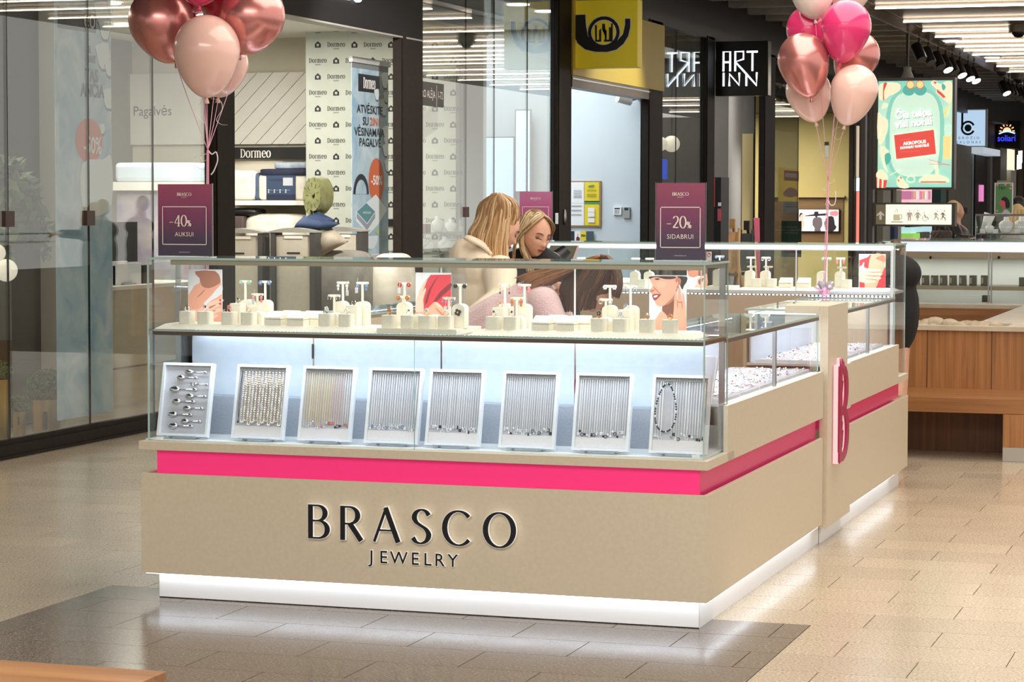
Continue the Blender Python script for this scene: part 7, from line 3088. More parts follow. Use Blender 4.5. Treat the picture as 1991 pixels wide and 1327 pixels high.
# lock plate and handle on the glass door frame
b = MB()
P = aX(SF + .06, 1098, 422)
b.ell(P, (.02, .03, .09), STEEL, 12, 8)
tag(b.build('door_pull', smooth=True, offs=P), 'small shiny oval pull on the dark post office frame', 'handle')
P = aX(SF + .06, 1082, 425)
b = MB()
b.box(P.x, P.y - .05, P.z - .06, P.x + .006, P.y + .05, P.z + .06, WHITE)
tag(b.build('lock_plate', offs=P), 'small white sticker with a lock mark on the dark post', 'sticker')

# ---------------- art supplies shop
YAI = 27.0
b = MB()
b.box(-12, YAI, .004, SF - .13, YAI + .1, 3.9, noise_mat('art_wall_grey', (118, 116, 112), (110, 108, 104), (2, 2, 2), .7))
struct(b.build('wall_art_back'))
b = MB()
b.box(-12, 20.42, .004, -11.9, 27, 3.9, mat('art_wall_dark', (80, 78, 76), .7))
struct(b.build('wall_art_left'))
X0, Z0, X1, Z1 = rectY(YAI - .01, 1442, 260, 1480, 480)
b = MB()
b.box(X0, YAI - .012, .004, SF - .14, YAI - .001, Z1, mat('art_wall_yellow', (212, 196, 142), .7))
struct(b.build('wall_art_yellow'))
P = aY(26.5, 1428, 400)
b = MB()
b.tube([(P.x, 26.5, .004), (P.x, 26.5, 3.9)], 12.5 / pxm(P), mat('column_grey', (178, 176, 172), .6), 28)
struct(b.build('trim_21', smooth='auto'))
t = thing('projecting_sign', 'black box sign with glowing white angular letters projecting over the art shop', 'sign', aY(23.6, 1440, 187))
X0, Z0, X1, Z1 = rectY(23.62, 1383, 79, 1494, 187)
b = MB()
b.box(SF + .05, 23.62, Z0, X1, 23.82, Z1, mat('sign_gloss_black', (10, 10, 11), .25))
b.build('box', t, bevel=.006)
NEON = emis('neon_white', (232, 246, 255), 2.6)
f = Frame((X0, 23.62, Z0), (1, 0, 0), (0, 0, 1))
p = Print(f, X1 - X0, Z1 - Z0, .003)


def az(x, y):
    return ((x / 2.37 + 1240 - 1383) / 111.0, 1 - (y / 2.37 - 79) / 108.0)


for st_ in (((395, 328), (395, 236), (426, 236), (426, 328)), ((395, 285), (426, 285)), ((450, 328), (450, 236), (488, 236), (488, 272), (450, 284), (492, 330), (550, 396), (550, 335)), ((503, 238), (554, 238)), ((530, 238), (530, 328)), ((397, 335), (397, 398)), ((424, 398), (424, 340), (470, 394), (470, 335)), ((503, 398), (503, 340))):
    p.line(NEON, [az(x, y) for x, y in st_], .026)
p.build('letters', t)
# easels
WD1 = noise_mat('easel_wood', (206, 160, 106), (190, 142, 90), (10, 10, 3), .5)


def easel(Y, m, x, w, yt, lab, lean=.25):
    P = aY(Y, x, yt)
    t = thing('easel', lab, 'easel', (P.x, Y, 0.004))
    zt = P.z
    w = w / pxm(P)
    for sx in (-1, 1):
        b = MB()
        b.tube([(P.x + sx * w * .35, Y + lean, zt), (P.x + sx * w * .55, Y - .1, .01)], .022, m, 6)
        b.build('leg', t)
    b = MB()
    b.tube([(P.x, Y + lean, zt + .1), (P.x + .1, Y + .7, .01)], .022, m, 6)
    b.build('leg', t)
    b = MB()
    b.box(P.x - w * .5, Y - .1 + .12, zt * .45, P.x + w * .5, Y + .06, zt * .45 + .05, m)
    b.build('ledge', t)
    b = MB()
    b.add([(P.x - w * .36, Y + .10, zt * .5), (P.x + w * .36, Y + .10, zt * .5), (P.x + w * .3, Y + lean - .02, zt - .05), (P.x - w * .3, Y + lean - .02, zt - .05), (P.x - w * .36, Y + .13, zt * .5), (P.x + w * .36, Y + .13, zt * .5), (P.x + w * .3, Y + lean + .01, zt - .05), (P.x - w * .3, Y + lean + .01, zt - .05)],
          [(0, 1, 2, 3), (7, 6, 5, 4), (0, 4, 5, 1), (1, 5, 6, 2), (2, 6, 7, 3), (3, 7, 4, 0)], m)
    b.build('board', t)
    b = MB()
    b.box(P.x - .04, Y + lean - .04, zt, P.x + .04, Y + lean + .03, zt + .14, m)
    b.build('clamp', t)


easel(24.9, WD1, 1417, 38, 445, 'pale wooden easel leaning inside the art shop')
easel(25.9, BLACK, 1445, 34, 448, 'black easel right of the wooden one inside the art shop')
t = thing('display_stand', 'tall black stand with red panels inside the art shop', 'stand', aY(24.2, 1392, 475))
X0, Z0, X1, Z1 = rectY(24.2, 1381, 345, 1402, 475)
b = MB()
b.box(X0, 24.2, .004, X1, 24.7, Z1, BLACK)
b.build('body', t)
boxY('red_panel', 24.19, 1384, 346, 1390.5, 403, .01, mat('stand_red', (216, 56, 48), .5), t)
boxY('pink_panel', 24.19, 1395, 406, 1402, 430, .01, mat('stand_pink', (206, 90, 104), .5), t)
boxY('white_label', 24.19, 1396, 394, 1402, 401, .01, INKW, t)
t = thing('fire_sign', 'small red extinguisher sign on the art shop wall', 'sign', aY(26.9, 1414, 432))
boxY('plate', 26.98, 1409, 422, 1419, 432, .02, INKW, t)
boxY('field', 26.97, 1409.7, 422.7, 1418.3, 431.3, .01, mat('sign_red', (186, 38, 52), .5), t)
boxY('symbol', 26.965, 1413, 424, 1415.5, 430.5, .005, INKW, t)
t = thing('leaning_canvas', 'pink canvas leaning by the dark post of the art shop', 'canvas', aY(26.6, 1473, 475))
a, c, e, d_ = aY(26.6, 1465, 424), aY(26.6, 1476, 424), aY(26.6, 1478, 640), aY(26.6, 1476, 640)
e.z = d_.z = .006
b = MB()
vs = [a, c, e, d_]
b.add(vs + [v_ + vY * .03 for v_ in vs], [(3, 2, 1, 0), (4, 5, 6, 7), (0, 1, 5, 4), (1, 2, 6, 5), (2, 3, 7, 6), (3, 0, 4, 7)], mat('canvas_pink', (206, 98, 124), .6))
b.build('canvas', t)
for i, (px, py, rpx, lab) in enumerate(((1284, 280, 14, 'round white globe lamp in the art shop window, left'), (1306, 280, 16, 'round white globe lamp in the art shop window, right'))):
    P = aX(-6.4, px, py)
    t = thing('globe_lamp', lab, 'lamp', P)
    b = MB()
    b.ell(P, (rpx / pxm(P),) * 3, emis('globe_lamp_b', (255, 244, 222), 1.1), 24, 16)
    b.build('shade', t, smooth=True)
    b = MB()
    b.tube([P, Vector((P.x, P.y, 3.9))], .006, BLACK, 6)
    b.build('cord', t)
t = thing('light_box', 'bright blue lit poster low in the art shop window', 'light box', aX(-6.1, 1290, 352))
P = aX(-6.1, 1278, 352)
Q = aX(-6.1, 1298, 306)
b = MB()
b.box(-6.15, P.y, .005, -6.1, Q.y, Q.z, PWHITE)
b.build('frame', t)
b = MB()
b.box(-6.1, P.y + .03, P.z + .03, -6.095, Q.y - .03, Q.z - .03, emis('screen_blue', (56, 96, 236), 1.3))
b.build('face', t)

# ---------------- beauty shop with a television
YT = 35.4
b = MB()
b.box(-12, YT, .004, SF - .13, YT + .1, 3.3, noise_mat('ochre_wall', (214, 200, 142), (208, 193, 134), (2, 2, 2), .7))
struct(b.build('wall_ochre'))
b = MB()
b.box(-12, 27.8, 3.3, SF - .13, YT + .1, 3.34, mat('dark_soffit', (70, 62, 52), .7))
struct(b.build('ceiling_ochre_shop'))
t = thing('wall_niche', 'brown wood backed niche around the television', 'niche', aY(YT - .03, 1600, 475))
BRW = wood('niche_wood', (146, 116, 84), (128, 100, 70), 'x', .5)
boxY('back', YT - .03, 1500, 383, 1640, 480, .03, BRW, t)
boxY('ledge', YT - .12, 1500, 381, 1642, 384, .1, mat('ledge_pale', (214, 196, 150), .6), t)
t = thing('television', 'wall television showing three people on a pale beach', 'television', aY(YT - .06, 1590, 450))
boxY('housing', YT - .10, 1551, 406.5, 1632, 451, .06, BLACK, t)
SKY = emis('screen_white', (252, 246, 250), 1.0)
boxY('screen', YT - .105, 1553, 408, 1630.5, 449.5, .005, SKY, t)
X0, Z0, X1, Z1 = rectY(YT - .106, 1553, 408, 1630.5, 449.5)
p = Print(Frame((X0, YT - .106, Z0), (1, 0, 0), (0, 0, 1)), X1 - X0, Z1 - Z0, .002)


def tz(pts):
    return [((x / 7.373 + 1480 - 1553) / 77.5, 1 - (y / 7.373 + 300 - 408) / 41.5) for x, y in pts]


SCD, SCG, SCS = emis('screen_dark', (36, 30, 40), .3), emis('screen_grey', (110, 98, 110), .4), emis('screen_skin', (230, 180, 165), .7)
p.poly(SCD, tz([(630, 880), (760, 860), (960, 845), (960, 880), (630, 892)]))
p.poly(emis('screen_pale', (214, 222, 234), .8), tz([(640, 960), (740, 930), (740, 1080), (640, 1090)]), 2)
p.poly(SCD, tz([(552, 850), (590, 845), (600, 900), (570, 930), (545, 910)]), 2)
p.poly(SCS, tz([(580, 860), (610, 890), (600, 940), (625, 980), (590, 1100), (545, 1080), (545, 930)]), 2)
p.poly(SCG, tz([(745, 930), (780, 905), (840, 905), (872, 930), (878, 1020), (850, 1070), (860, 1100), (765, 1100), (770, 1060), (738, 1010)]), 2)
p.poly(SCD, tz([(760, 830), (820, 825), (815, 880), (790, 910), (768, 880)]), 2)
p.poly(SCD, tz([(920, 950), (970, 890), (1040, 900), (1060, 1010), (1085, 1040), (1040, 1100), (940, 1100), (910, 1000)]), 2)
p.poly(emis('screen_pink', (226, 130, 140), .7), tz([(985, 830), (1030, 815), (1100, 815), (1100, 880), (1030, 885), (990, 870)]), 2)
p.build('picture', t)
t = thing('hanging_poster', 'bright yellow poster with orange print in the shop window', 'poster', aX(-5.9, 1534, 392))
PXX = -5.75
P, Q = aX(PXX, 1514, 392), aX(PXX, 1553, 328)
b = MB()
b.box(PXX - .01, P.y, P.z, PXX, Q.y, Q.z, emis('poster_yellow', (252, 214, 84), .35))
b.build('sheet', t)
p = Print(Frame((PXX, P.y, P.z), (0, 1, 0), (0, 0, 1)), Q.y - P.y, Q.z - P.z, .003)
p.rect(mat('print_orange_b', (240, 140, 90), .5), .25, .62, 1, .92)
p.rect(INKW, .3, .72, .9, .84)
p.poly(mat('print_peach', (248, 190, 180), .5), [(.2, .25), (.5, .42), (.8, .38), (.95, .2), (.6, .12), (.3, .15)], 3)
p.build('print', t)
t = thing('hanging_poster', 'white paper notice under the yellow poster in the shop window', 'poster', aX(PXX, 1536, 414))
P, Q = aX(PXX, 1524, 414), aX(PXX, 1552, 391)
b = MB()
b.box(PXX - .01, P.y, P.z, PXX, Q.y, Q.z, mat('notice_pale', (206, 210, 222), .5))
b.box(PXX - .03, P.y, .005, PXX - .011, Q.y, Q.z, ACR)
b.build('sheet', t)
p = Print(Frame((PXX, P.y, P.z), (0, 1, 0), (0, 0, 1)), Q.y - P.y, Q.z - P.z, .003)
for y in (.7, .5, .45):
    p.rect(GRY, .1, y, .9, y + .05)
p.build('print', t)
t = thing('standing_poster', 'dark green poster with a red card print behind the rear case', 'poster', aY(30.0, 1538, 476))
boxY('board', 29.0, 1519, 430, 1558, 500, .03, mat('poster_green', (54, 82, 70), .6), t)
X0, Z0, X1, Z1 = rectY(28.99, 1519, 430, 1558, 500)
f = Frame((X0, 28.99, Z0), (1, 0, 0), (0, 0, 1))
for s_, y in (('ASIPRASOME,', .80), ('GALIMA IŠBANDYTI', .72), ('AKROPOLYJE', .64)):
    text(t, f, (X1 - X0) / 2, y * (Z1 - Z0), s_, .045, mat('print_sage', (150, 170, 156), .6), z=.002, sx=.8)
p = Print(f, X1 - X0, Z1 - Z0, .002)
p.poly(mat('print_card_red', (196, 40, 54), .5), [(.2, .36), (.76, .40), (.80, .18), (.24, .14)])
p.rect(INKW, .36, .27, .66, .29)
p.build('print', t)
t = thing('glowing_post', 'slim pale post given its own glow between dark posts, white above and coral below', 'light', aX(SF + .1, 1668, 475))  # pale reflecting post, no lamp; its brightness is put in as glow
for y0, y1, m_, nm in ((245, 345, emis('tube_warm', (226, 206, 176), .6), 'upper_tube'), (346, 372, emis('tube_white', (230, 244, 255), 2.2), 'lamp'), (373, 480, emis('tube_coral', (240, 130, 110), 1.0), 'lower_tube')):
    A_, B_ = aX(SF + .1, 1668, y0), aX(SF + .1, 1668, y1)
    b = MB()
    b.tube([A_, Vector((A_.x, A_.y, B_.z))], 3.0 / pxm(A_), m_, 10)
    b.build(nm, t)
# ================================================================== farther down the mall
# wall of shops on the left beyond the ochre shop
def onwall(name, x0, y0, x1, y1, m, parent, d=.12, zb=None):
    a, c = aX(SF + d, x0, y1), aX(SF + d, x1, y0)
    b = MB()
    b.box(SF - .28, a.y, a.z if zb is None else zb, SF + d, c.y, c.z, m)
    return b.build(name, parent)


b = MB()
b.box(SF - .4, 39.8, 0, SF - .3, 82, 3.9, DARKBR)
b.box(-12, 82, 0, 14, 82.2, 5, mat('far_wall', (70, 66, 62), .7))
farw = struct(b.build('wall_far'))
GW = wood('grey_wood', (124, 120, 106), (104, 101, 90), 'z', .6)
for nm, x0, y0, x1, y1, m in (('pale_panel', 1716, 370, 1732, 500, mat('wall_pale', (176, 172, 160), .6)), ('pale_panel', 1742, 370, 1753, 500, mat('wall_cream', (206, 202, 190), .6)), ('window_lit', 1770, 366, 1812, 394, emis('window_pinkish', (232, 190, 196), .8)), ('window_lit', 1770, 440, 1812, 480, emis('window_aqua', (176, 214, 222), .8)),
                               ('poster_teal', 1829, 368, 1840, 394, mat('panel_teal', (70, 106, 106), .5)), ('wood_panel', 1843, 285, 1889, 495, GW), ('edge_strip', 1889, 285, 1894, 495, mat('strip_bluegrey', (150, 168, 174), .4)), ('window_lit', 1908, 360, 1913, 392, emis('window_magenta', (220, 130, 190), .9)),
                               ('pale_panel', 1924, 290, 1930, 470, mat('wall_greyish', (120, 116, 108), .6)), ('pale_panel', 1945, 290, 1958, 350, mat('wall_greyish', (120, 116, 108), .6)), ('pale_panel', 1961, 292, 1973, 330, emis('window_cream', (250, 240, 214), .9)), ('pale_panel', 1964, 330, 1976, 470, mat('wall_cream', (206, 202, 190), .6)), ('wood_panel', 1978, 250, 1991, 470, mat('wood_brown', (84, 62, 48), .5))):
    onwall(nm, x0, y0, x1, y1, m, farw)
PB = [emis('bottle_rose', (240, 150, 190), .5), emis('bottle_peach', (244, 190, 150), .5), emis('bottle_white', (244, 240, 244), .6)]
for i in range(7):
    onwall('bottle_poster', 1772 + i * 5.6, 372, 1776 + i * 5.6, 388, PB[i % 3], farw, .2)
onwall('window_lit', 1775, 453, 1792, 476, emis('window_green', (150, 214, 90), .7), farw, .2)
onwall('pale_panel', 1739, 441, 1746, 470, mat('cloth_blue', (66, 84, 130), .6), farw, .2)
onwall('pale_panel', 1793, 451, 1808, 480, mat('wall_greyish', (120, 116, 108), .6), farw, .25)
P = aX(SF + .2, 1868, 412)
onwall('wall_device', 1872, 404, 1881, 416, BLACK, farw, .16)
# white square sign of the beauty salon
X0, Z0, X1, Z1 = rectY(51.0, 1858, 214, 1916, 284)
t = thing('projecting_sign', 'pale lit square sign with a black letter logo above two lines of small words', 'sign', ((X0 + X1) / 2, 51, Z0))
b = MB()
b.box(X0 - .02, 51.0, Z0 - .02, X1 + .03, 51.3, Z1 + .03, mat('sign_side', (196, 204, 208), .5))
b.build('box', t)
b = MB()
b.box(X0, 50.99, Z0, X1, 51.0, Z1, emis('salon_face', (184, 212, 238), .85))
b.build('face', t)
f = Frame((X0, 50.985, Z0), (1, 0, 0), (0, 0, 1))
SW, SH = X1 - X0, Z1 - Z0
p = Print(f, SW, SH, .004)
p.line(INKK, [(.22, .92), (.22, .5)], .05)
p.line(INKK, [(.42 + .20 * 1.05 * cos(a), .50 + .20 * .88 * sin(a)) for a in [radians(25 + 10 * i) for i in range(32)]], .05)
p.ell(mat('salon_green', (44, 66, 64), .5), .42, .50, .12, .10)
p.build('logo', t)
for s_, y in (('GROŽIO', .19), ('SALONAS', .07)):
    text(t, f, .45 * SW, y * SH, s_, .085, mat('print_teal_grey', (90, 120, 136), .5), z=.03, space=1.9)
b = MB()
b.box(X0, 51.3, Z0 - .18, X1 - .08, 55, Z0 - .02, emis('salon_low', (214, 226, 236), .5))
b.build('soffit', t)
X0, Z0, X1, Z1 = rectY(60.0, 1930, 235, 1982, 290)
t = thing('projecting_sign', 'black sign with blue neon word and an orange sun, farthest on the left wall', 'sign', ((X0 + X1) / 2, 60, Z0))
b = MB()
b.box(X0 - .06, 60.0, Z0, X1, 60.3, Z1, mat('sign_gloss_black', (10, 10, 11), .25))
b.build('box', t)
f = Frame((X0, 59.99, Z0), (1, 0, 0), (0, 0, 1))
SW, SH = X1 - X0, Z1 - Z0
p = Print(f, SW, SH, .005)
SUN = emis('neon_orange', (255, 176, 130), 1.6)
p.poly(SUN, [(.54 + .16 * cos(a), .62 + .15 * sin(a)) for a in [pi * i / 10 for i in range(11)]])
for i in range(7):
    a = pi * (i + .0) / 6
    p.line(SUN, [(.54 + .20 * cos(a), .64 + .18 * sin(a)), (.54 + .29 * cos(a), .64 + .26 * sin(a))], .03)
p.line(emis('neon_pale', (170, 210, 250), 1.4), [(.24, .54), (.4, .6), (.6, .62), (.85, .55)], .04, 4)
p.build('sun', t)
text(t, f, .53 * SW, .28 * SH, 'soliari', .25, emis('neon_blue', (60, 66, 240), 1.2), z=.03, bold=.003, sx=.85)
P = aX(SF + .5, 1985, 315)
t = thing('chandelier', 'white crystal chandelier at the far right edge', 'chandelier', P)
for i in range(7):
    q_ = P + Vector((random.uniform(-.1, .1), random.uniform(-.15, .15), random.uniform(-.1, .1)))
    b = MB()
    b.tube([q_ + vZ * .22, q_ - vZ * .12], .025, emis('crystal', (255, 250, 240), 1.8), 6)
    b.build('crystal_rod', t)

# ---------------- pylon with the light box and the direction sign
YL = 11.3
t = thing('advertising_light_box', 'tall backlit mint green poster box on a dark frame', 'light box', aY(YL, 1778, 367))
boxY('frame', YL, 1697, 150, 1857, 368.5, .14, mat('pylon_frame', (58, 50, 46), .4), t)
MINT = ramp_mat('poster_mint', [(0, (150, 220, 204)), (.35, (190, 232, 214)), (.7, (194, 234, 216)), (1, (130, 214, 200))])
nt, nn, ll, bs = nodes(MINT)
bs.inputs['Emission Strength'].default_value = .55
ll.new(bs.inputs['Base Color'].links[0].from_socket, bs.inputs['Emission Color'])
boxY('poster', YL - .012, 1706, 156, 1852, 364.5, .01, MINT, t)
b = MB()
a = aY(YL + .05, 1692, 300)
for dx in (0, .07):
    b.box(a.x - .01 - dx, YL + .05, 0.001, a.x + .025 - dx, YL + .15, aY(YL, 1700, 155).z, mat('pylon_frame', (58, 50, 46), .4))
b.build('post', t)
X0, Z0, X1, Z1 = rectY(YL - .0125, 1706, 156, 1852, 364.5)
f = Frame((X0, YL - .0125, Z0), (1, 0, 0), (0, 0, 1))
SW, SH = X1 - X0, Z1 - Z0
p = Print(f, SW, SH, .0003)


def lz(*pts):
    return [((x / 5.528 + 1690 - 1706) / 146, 1 - (y / 5.528 + 140 - 156) / 208.5) for x, y in pts]


E_ = lambda n, c, s=.5: emis('mint_' + n, c, s)
TEA, TED, CRM, RED2, YLW, PCH = E_('teal', (142, 216, 202)), E_('deep', (92, 186, 176)), E_('cream', (246, 238, 204), .6), E_('red', (234, 86, 78)), E_('yellow', (246, 222, 150), .6), E_('pale', (206, 238, 220), .6)
p.poly(TEA, [(.5 + .40 * math.copysign(abs(cos(a)) ** .7, cos(a)), .5 + .44 * math.copysign(abs(sin(a)) ** .7, sin(a))) for a in [2 * pi * i / 40 for i in range(40)]])
p.poly(PCH, [(.5 + .34 * math.copysign(abs(cos(a)) ** .6, cos(a)), .5 + .40 * math.copysign(abs(sin(a)) ** .6, sin(a))) for a in [2 * pi * i / 40 for i in range(40)]])
p.poly(CRM, lz((105, 120), (300, 110), (330, 180), (260, 230), (210, 250), (150, 290), (100, 280)), 3)
p.poly(RED2, lz((145, 115), (185, 112), (150, 200), (155, 285), (140, 285)), 2)
p.poly(CRM, lz((660, 120), (700, 85), (760, 130), (830, 100), (890, 120), (890, 300), (850, 330), (780, 270), (720, 220), (720, 180)), 3)
p.poly(RED2, lz((690, 95), (730, 110), (705, 130)))
p.poly(RED2, lz((725, 180), (790, 230), (825, 270), (800, 280), (730, 215)))
p.poly(TED, lz((790, 120), (825, 160), (800, 200), (778, 160)), 2)
for cx_ in (440, 545):
    p.ell(TED, *lz((cx_ - 16 + (20 if cx_ > 500 else 0), 190))[0], .085, .052)
    p.ell(RED2, *lz((cx_, 132))[0], .055, .040)
    p.ell(YLW, *lz((cx_, 132))[0], .047, .034)
p.poly(CRM, lz((85, 430), (130, 480), (195, 510), (190, 640), (120, 775), (100, 740), (130, 600), (85, 720)), 2)
p.poly(CRM, lz((130, 380), (140, 330), (190, 335), (180, 370), (120, 390)), 2)
p.poly(CRM, lz((120, 790), (215, 850), (170, 900), (170, 1000), (210, 1080), (160, 1030), (125, 900)), 2)
p.poly(TED, lz((165, 890), (215, 868), (238, 930), (185, 1003)), 2)
p.poly(RED2, lz((75, 1120), (200, 1150), (180, 1250), (80, 1245)))
for i in range(2):
    p.poly(CRM, lz((88 + i * 50, 1130), (110 + i * 50, 1140), (105 + i * 48, 1248), (88 + i * 48, 1246)))
p.poly(CRM, lz((80, 1080), (130, 1050), (190, 1100), (200, 1160), (120, 1150), (78, 1130)), 3)
p.poly(CRM, lz((300, 1160), (340, 1110), (380, 1170), (440, 1245), (330, 1245)), 2)
p.poly(RED2, lz((305, 1155), (330, 1160), (325, 1185)))
p.poly(RED2, lz((335, 1120), (360, 1135), (350, 1155)))
p.line(CRM, [(lz((455, 1155))[0][0] + .055 * cos(a), lz((455, 1155))[0][1] + .03 * sin(a)) for a in [2 * pi * i / 14 for i in range(15)]], .009)
p.poly(CRM, lz((540, 1185), (600, 1120), (680, 1100), (760, 1110), (830, 1130), (870, 1185)), 2)
p.rect(RED2, .59, .045, .93, .055)
p.poly(CRM, lz((715, 985), (750, 985), (755, 1130), (725, 1130)))
p.poly(YLW, lz((885, 330), (830, 480), (800, 440), (870, 340)))
p.poly(PCH, lz((820, 590), (890, 580), (890, 660), (820, 650)), 2)
p.poly(YLW, lz((805, 690), (890, 690), (885, 935), (805, 930)))
p.line(RED2, lz((650, 940), (880, 1005)), .003)
p.line(RED2, lz((655, 990), (870, 995)), .0025)
p.line(CRM, lz((225, 1110), (340, 1050)), .006)
p.poly(CRM, lz((258, 668), (706, 612), (736, 886), (290, 942)))
p.poly(RED2, lz((268, 676), (700, 620), (728, 880), (296, 934)))
p.line(E_('coral', (240, 128, 112)), lz((340, 860), (540, 845), (560, 890)), .003)
p.line(E_('coral', (240, 128, 112)), lz((335, 730), (440, 715)), .003)
p.build('artwork', t)
TXW, TXS = emis('mint_text', (252, 250, 240), .9), mat('mint_shadow', (150, 176, 168), .5)
zt = p.z + .002
for s_, x, y, sz in (('Čia telpa', 480, 482, 84), ('visi norai', 485, 578, 84), ('AKROPOLIS', 495, 772, 36), ('DOVANŲ KORTELĖ', 495, 812, 27)):
    q_ = lz((x, y))[0]
    if sz > 50:
        text(t, f, q_[0] * SW + .004, q_[1] * SH - .004, s_, sz / 5.528 / pxm(f.o) * 1.28, TXS, z=zt - .001, bold=.003, rot=.10)
    text(t, f, q_[0] * SW, q_[1] * SH, s_, sz / 5.528 / pxm(f.o) * 1.28, TXW, z=zt, bold=.0035 if sz > 50 else .0015, rot=.10)
t = thing('direction_sign', 'backlit direction sign with arrow, cup and washroom symbols under the mint poster', 'sign', aY(YL, 1778, 440))
boxY('frame', YL + .01, 1697, 394.5, 1857, 440, .13, mat('pylon_frame', (58, 50, 46), .4), t)
boxY('face', YL - .0, 1722, 398, 1850, 436.5, .009, emis('direction_face', (246, 248, 222), .75), t)
boxY('arrow_field', YL - .0, 1703, 398, 1722, 436.5, .009, mat('direction_olive', (140, 136, 112), .5), t)
X0, Z0, X1, Z1 = rectY(YL - .001, 1703, 398, 1850, 436.5)
f = Frame((X0, YL - .001, Z0), (1, 0, 0), (0, 0, 1))
SW, SH = X1 - X0, Z1 - Z0
p = Print(f, SW, SH, .0003)


def dz(*pts):
    return [((x / 9.481 + 1690 - 1703) / 147, 1 - (y / 9.481 + 380 - 398) / 38.5) for x, y in pts]


PG, PK = emis('picto_grey', (176, 164, 154), .45), emis('picto_khaki', (198, 190, 156), .45)
p.poly(INKW, dz((132, 365), (208, 292), (286, 365), (262, 385), (232, 352), (232, 450), (186, 450), (186, 352), (156, 385)))
p.poly(PK, dz((445, 352), (570, 352), (570, 465), (445, 465)))
p.line(PK, dz((570, 355), (602, 360), (605, 410), (590, 432), (570, 435)), .01)
p.line(PG, dz((405, 490), (620, 490)), .01)
p.line(PG, dz((490, 230), (512, 262), (490, 290), (500, 318)), .004, 4)
p.line(PG, dz((512, 262), (530, 285), (518, 318)), .004, 4)
p.ell(PG, *dz((748, 284))[0], .0085, .032)
p.poly(PG, dz((705, 315), (795, 315), (808, 390), (795, 392), (780, 340), (775, 470), (755, 470), (750, 405), (742, 405), (738, 470), (715, 470), (715, 345), (700, 392), (688, 390)))
p.line(PG, dz((822, 270), (822, 468)), .003)
p.ell(PG, *dz((898, 282))[0], .0085, .032)
p.poly(PG, dz((875, 312), (922, 312), (962, 375), (950, 384), (918, 340), (935, 415), (912, 415), (912, 470), (900, 470), (898, 415), (892, 470), (882, 470), (882, 415), (860, 415), (880, 340), (845, 382), (832, 375)))
p.ell(PG, *dz((1022, 322))[0], .0085, .030)
p.line(PG, [(dz((1030, 425))[0][0] + .032 * cos(a), dz((1030, 425))[0][1] + .125 * sin(a)) for a in [radians(120 + 14 * i) for i in range(18)]], .005)
p.poly(PG, dz((1010, 355), (1035, 345), (1055, 392), (1095, 395), (1108, 445), (1092, 450), (1078, 412), (1030, 415)))
for dx, m_ in ((0, PG), (130, emis('picto_dark', (140, 128, 120), .4))):
    p.ell(m_, *dz((1262 + dx, 288))[0], .0085, .032)
    p.poly(m_, dz((1190 + dx, 355), (1215 + dx, 315), (1255 + dx, 318), (1262 + dx, 350), (1290 + dx, 362), (1285 + dx, 374), (1248 + dx, 364), (1252 + dx, 388), (1285 + dx, 415), (1285 + dx, 462), (1270 + dx, 462), (1268 + dx, 425), (1232 + dx, 402), (1220 + dx, 440), (1182 + dx, 445), (1184 + dx, 434), (1208 + dx, 428), (1220 + dx, 350), (1200 + dx, 362)))
p.build('pictograms', t)
YL = 26.0
A_, B_ = aY(YL, 1763, 66), aY(YL, 1763, 152)
t = thing('pendant_fixture', 'black tube with a pale cone end hanging from the slatted ceiling above the poster', 'pendant', B_)
b = MB()
b.tube([Vector((A_.x, YL + .1, 4.39)), Vector((A_.x, YL + .1, aY(YL, 1763, 130).z))], .02, BLACK, 10)
b.build('tube', t)
b = MB()
b.lathe([(.10, B_.z), (.055, aY(YL, 1763, 137).z), (.06, aY(YL, 1763, 130).z), (.03, aY(YL, 1763, 128).z)], mat('hanger_cone', (150, 150, 142), .5), 16, Matrix.Translation((A_.x, YL + .1, 0)))
b.build('cone', t, smooth='auto')

# ---------------- wooden planter bench on the right
OAK = wood('oak_vertical', (176, 122, 72), (132, 86, 46), 'z', .35)
OAKH = wood('oak_horizontal', (170, 116, 68), (130, 84, 46), 'x', .35)
MARB = noise_mat('cream_stone', (206, 192, 170), (190, 176, 154), (8, 8, 8), .3)
t = thing('planter_bench', 'large oak planter with a bench seat and pale stone rim behind the kiosk', 'bench', (1.5, 7.0, 0))
YPL = 7.05
xl, xr_ = -1.0, 3.2
zr = aY(YPL, 1850, 634).z
zs1, zs0 = aY(6.75, 1850, 757).z, aY(6.3, 1850, 803).z
zs = aY(6.3, 1850, 773).z
b = MB()
b.box(xl, YPL, .1, xr_, YPL + .06, zr - .03, OAK)
b.build('back_panel', t)
for x in [xl + .42 * i for i in range(1, 10)]:
    b = MB()
    b.box(x - .003, YPL - .002, zs, x + .003, YPL + .001, zr - .03, mat('oak_seam', (84, 54, 30), .7))
    b.build('seam', t)
b = MB()
b.box(xl, 6.3, zs0, xr_, YPL, zs, OAKH)
b.build('seat', t, bevel=.004)
lx = aY(6.3, 1950, 830).x
b = MB()
b.box(lx, 6.3, .09, lx + .5, YPL, zs0 - .001, OAK)
b.build('leg', t)
b = MB()
b.box(lx, 6.3, 0.001, lx + .5, YPL, .089, mat('stone_foot', (168, 164, 154), .4))
b.build('foot', t)
b = MB()
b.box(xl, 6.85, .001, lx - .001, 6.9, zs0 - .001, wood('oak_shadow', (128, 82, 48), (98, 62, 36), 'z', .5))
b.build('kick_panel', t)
b = MB()
b.box(xl, YPL - .02, zr - .03, xr_, YPL + .10, zr, MARB)
b.box(xl, YPL + .42, zr - .03, xr_, YPL + .62, zr, MARB)
mx0 = aY(YPL + .3, 1965, 640).x
b.box(mx0, YPL + .10, zr - .03, xr_, YPL + .42, zr, MARB)
ya = YPL + 3.4
rx = aZ(zr, 1890, 632).x
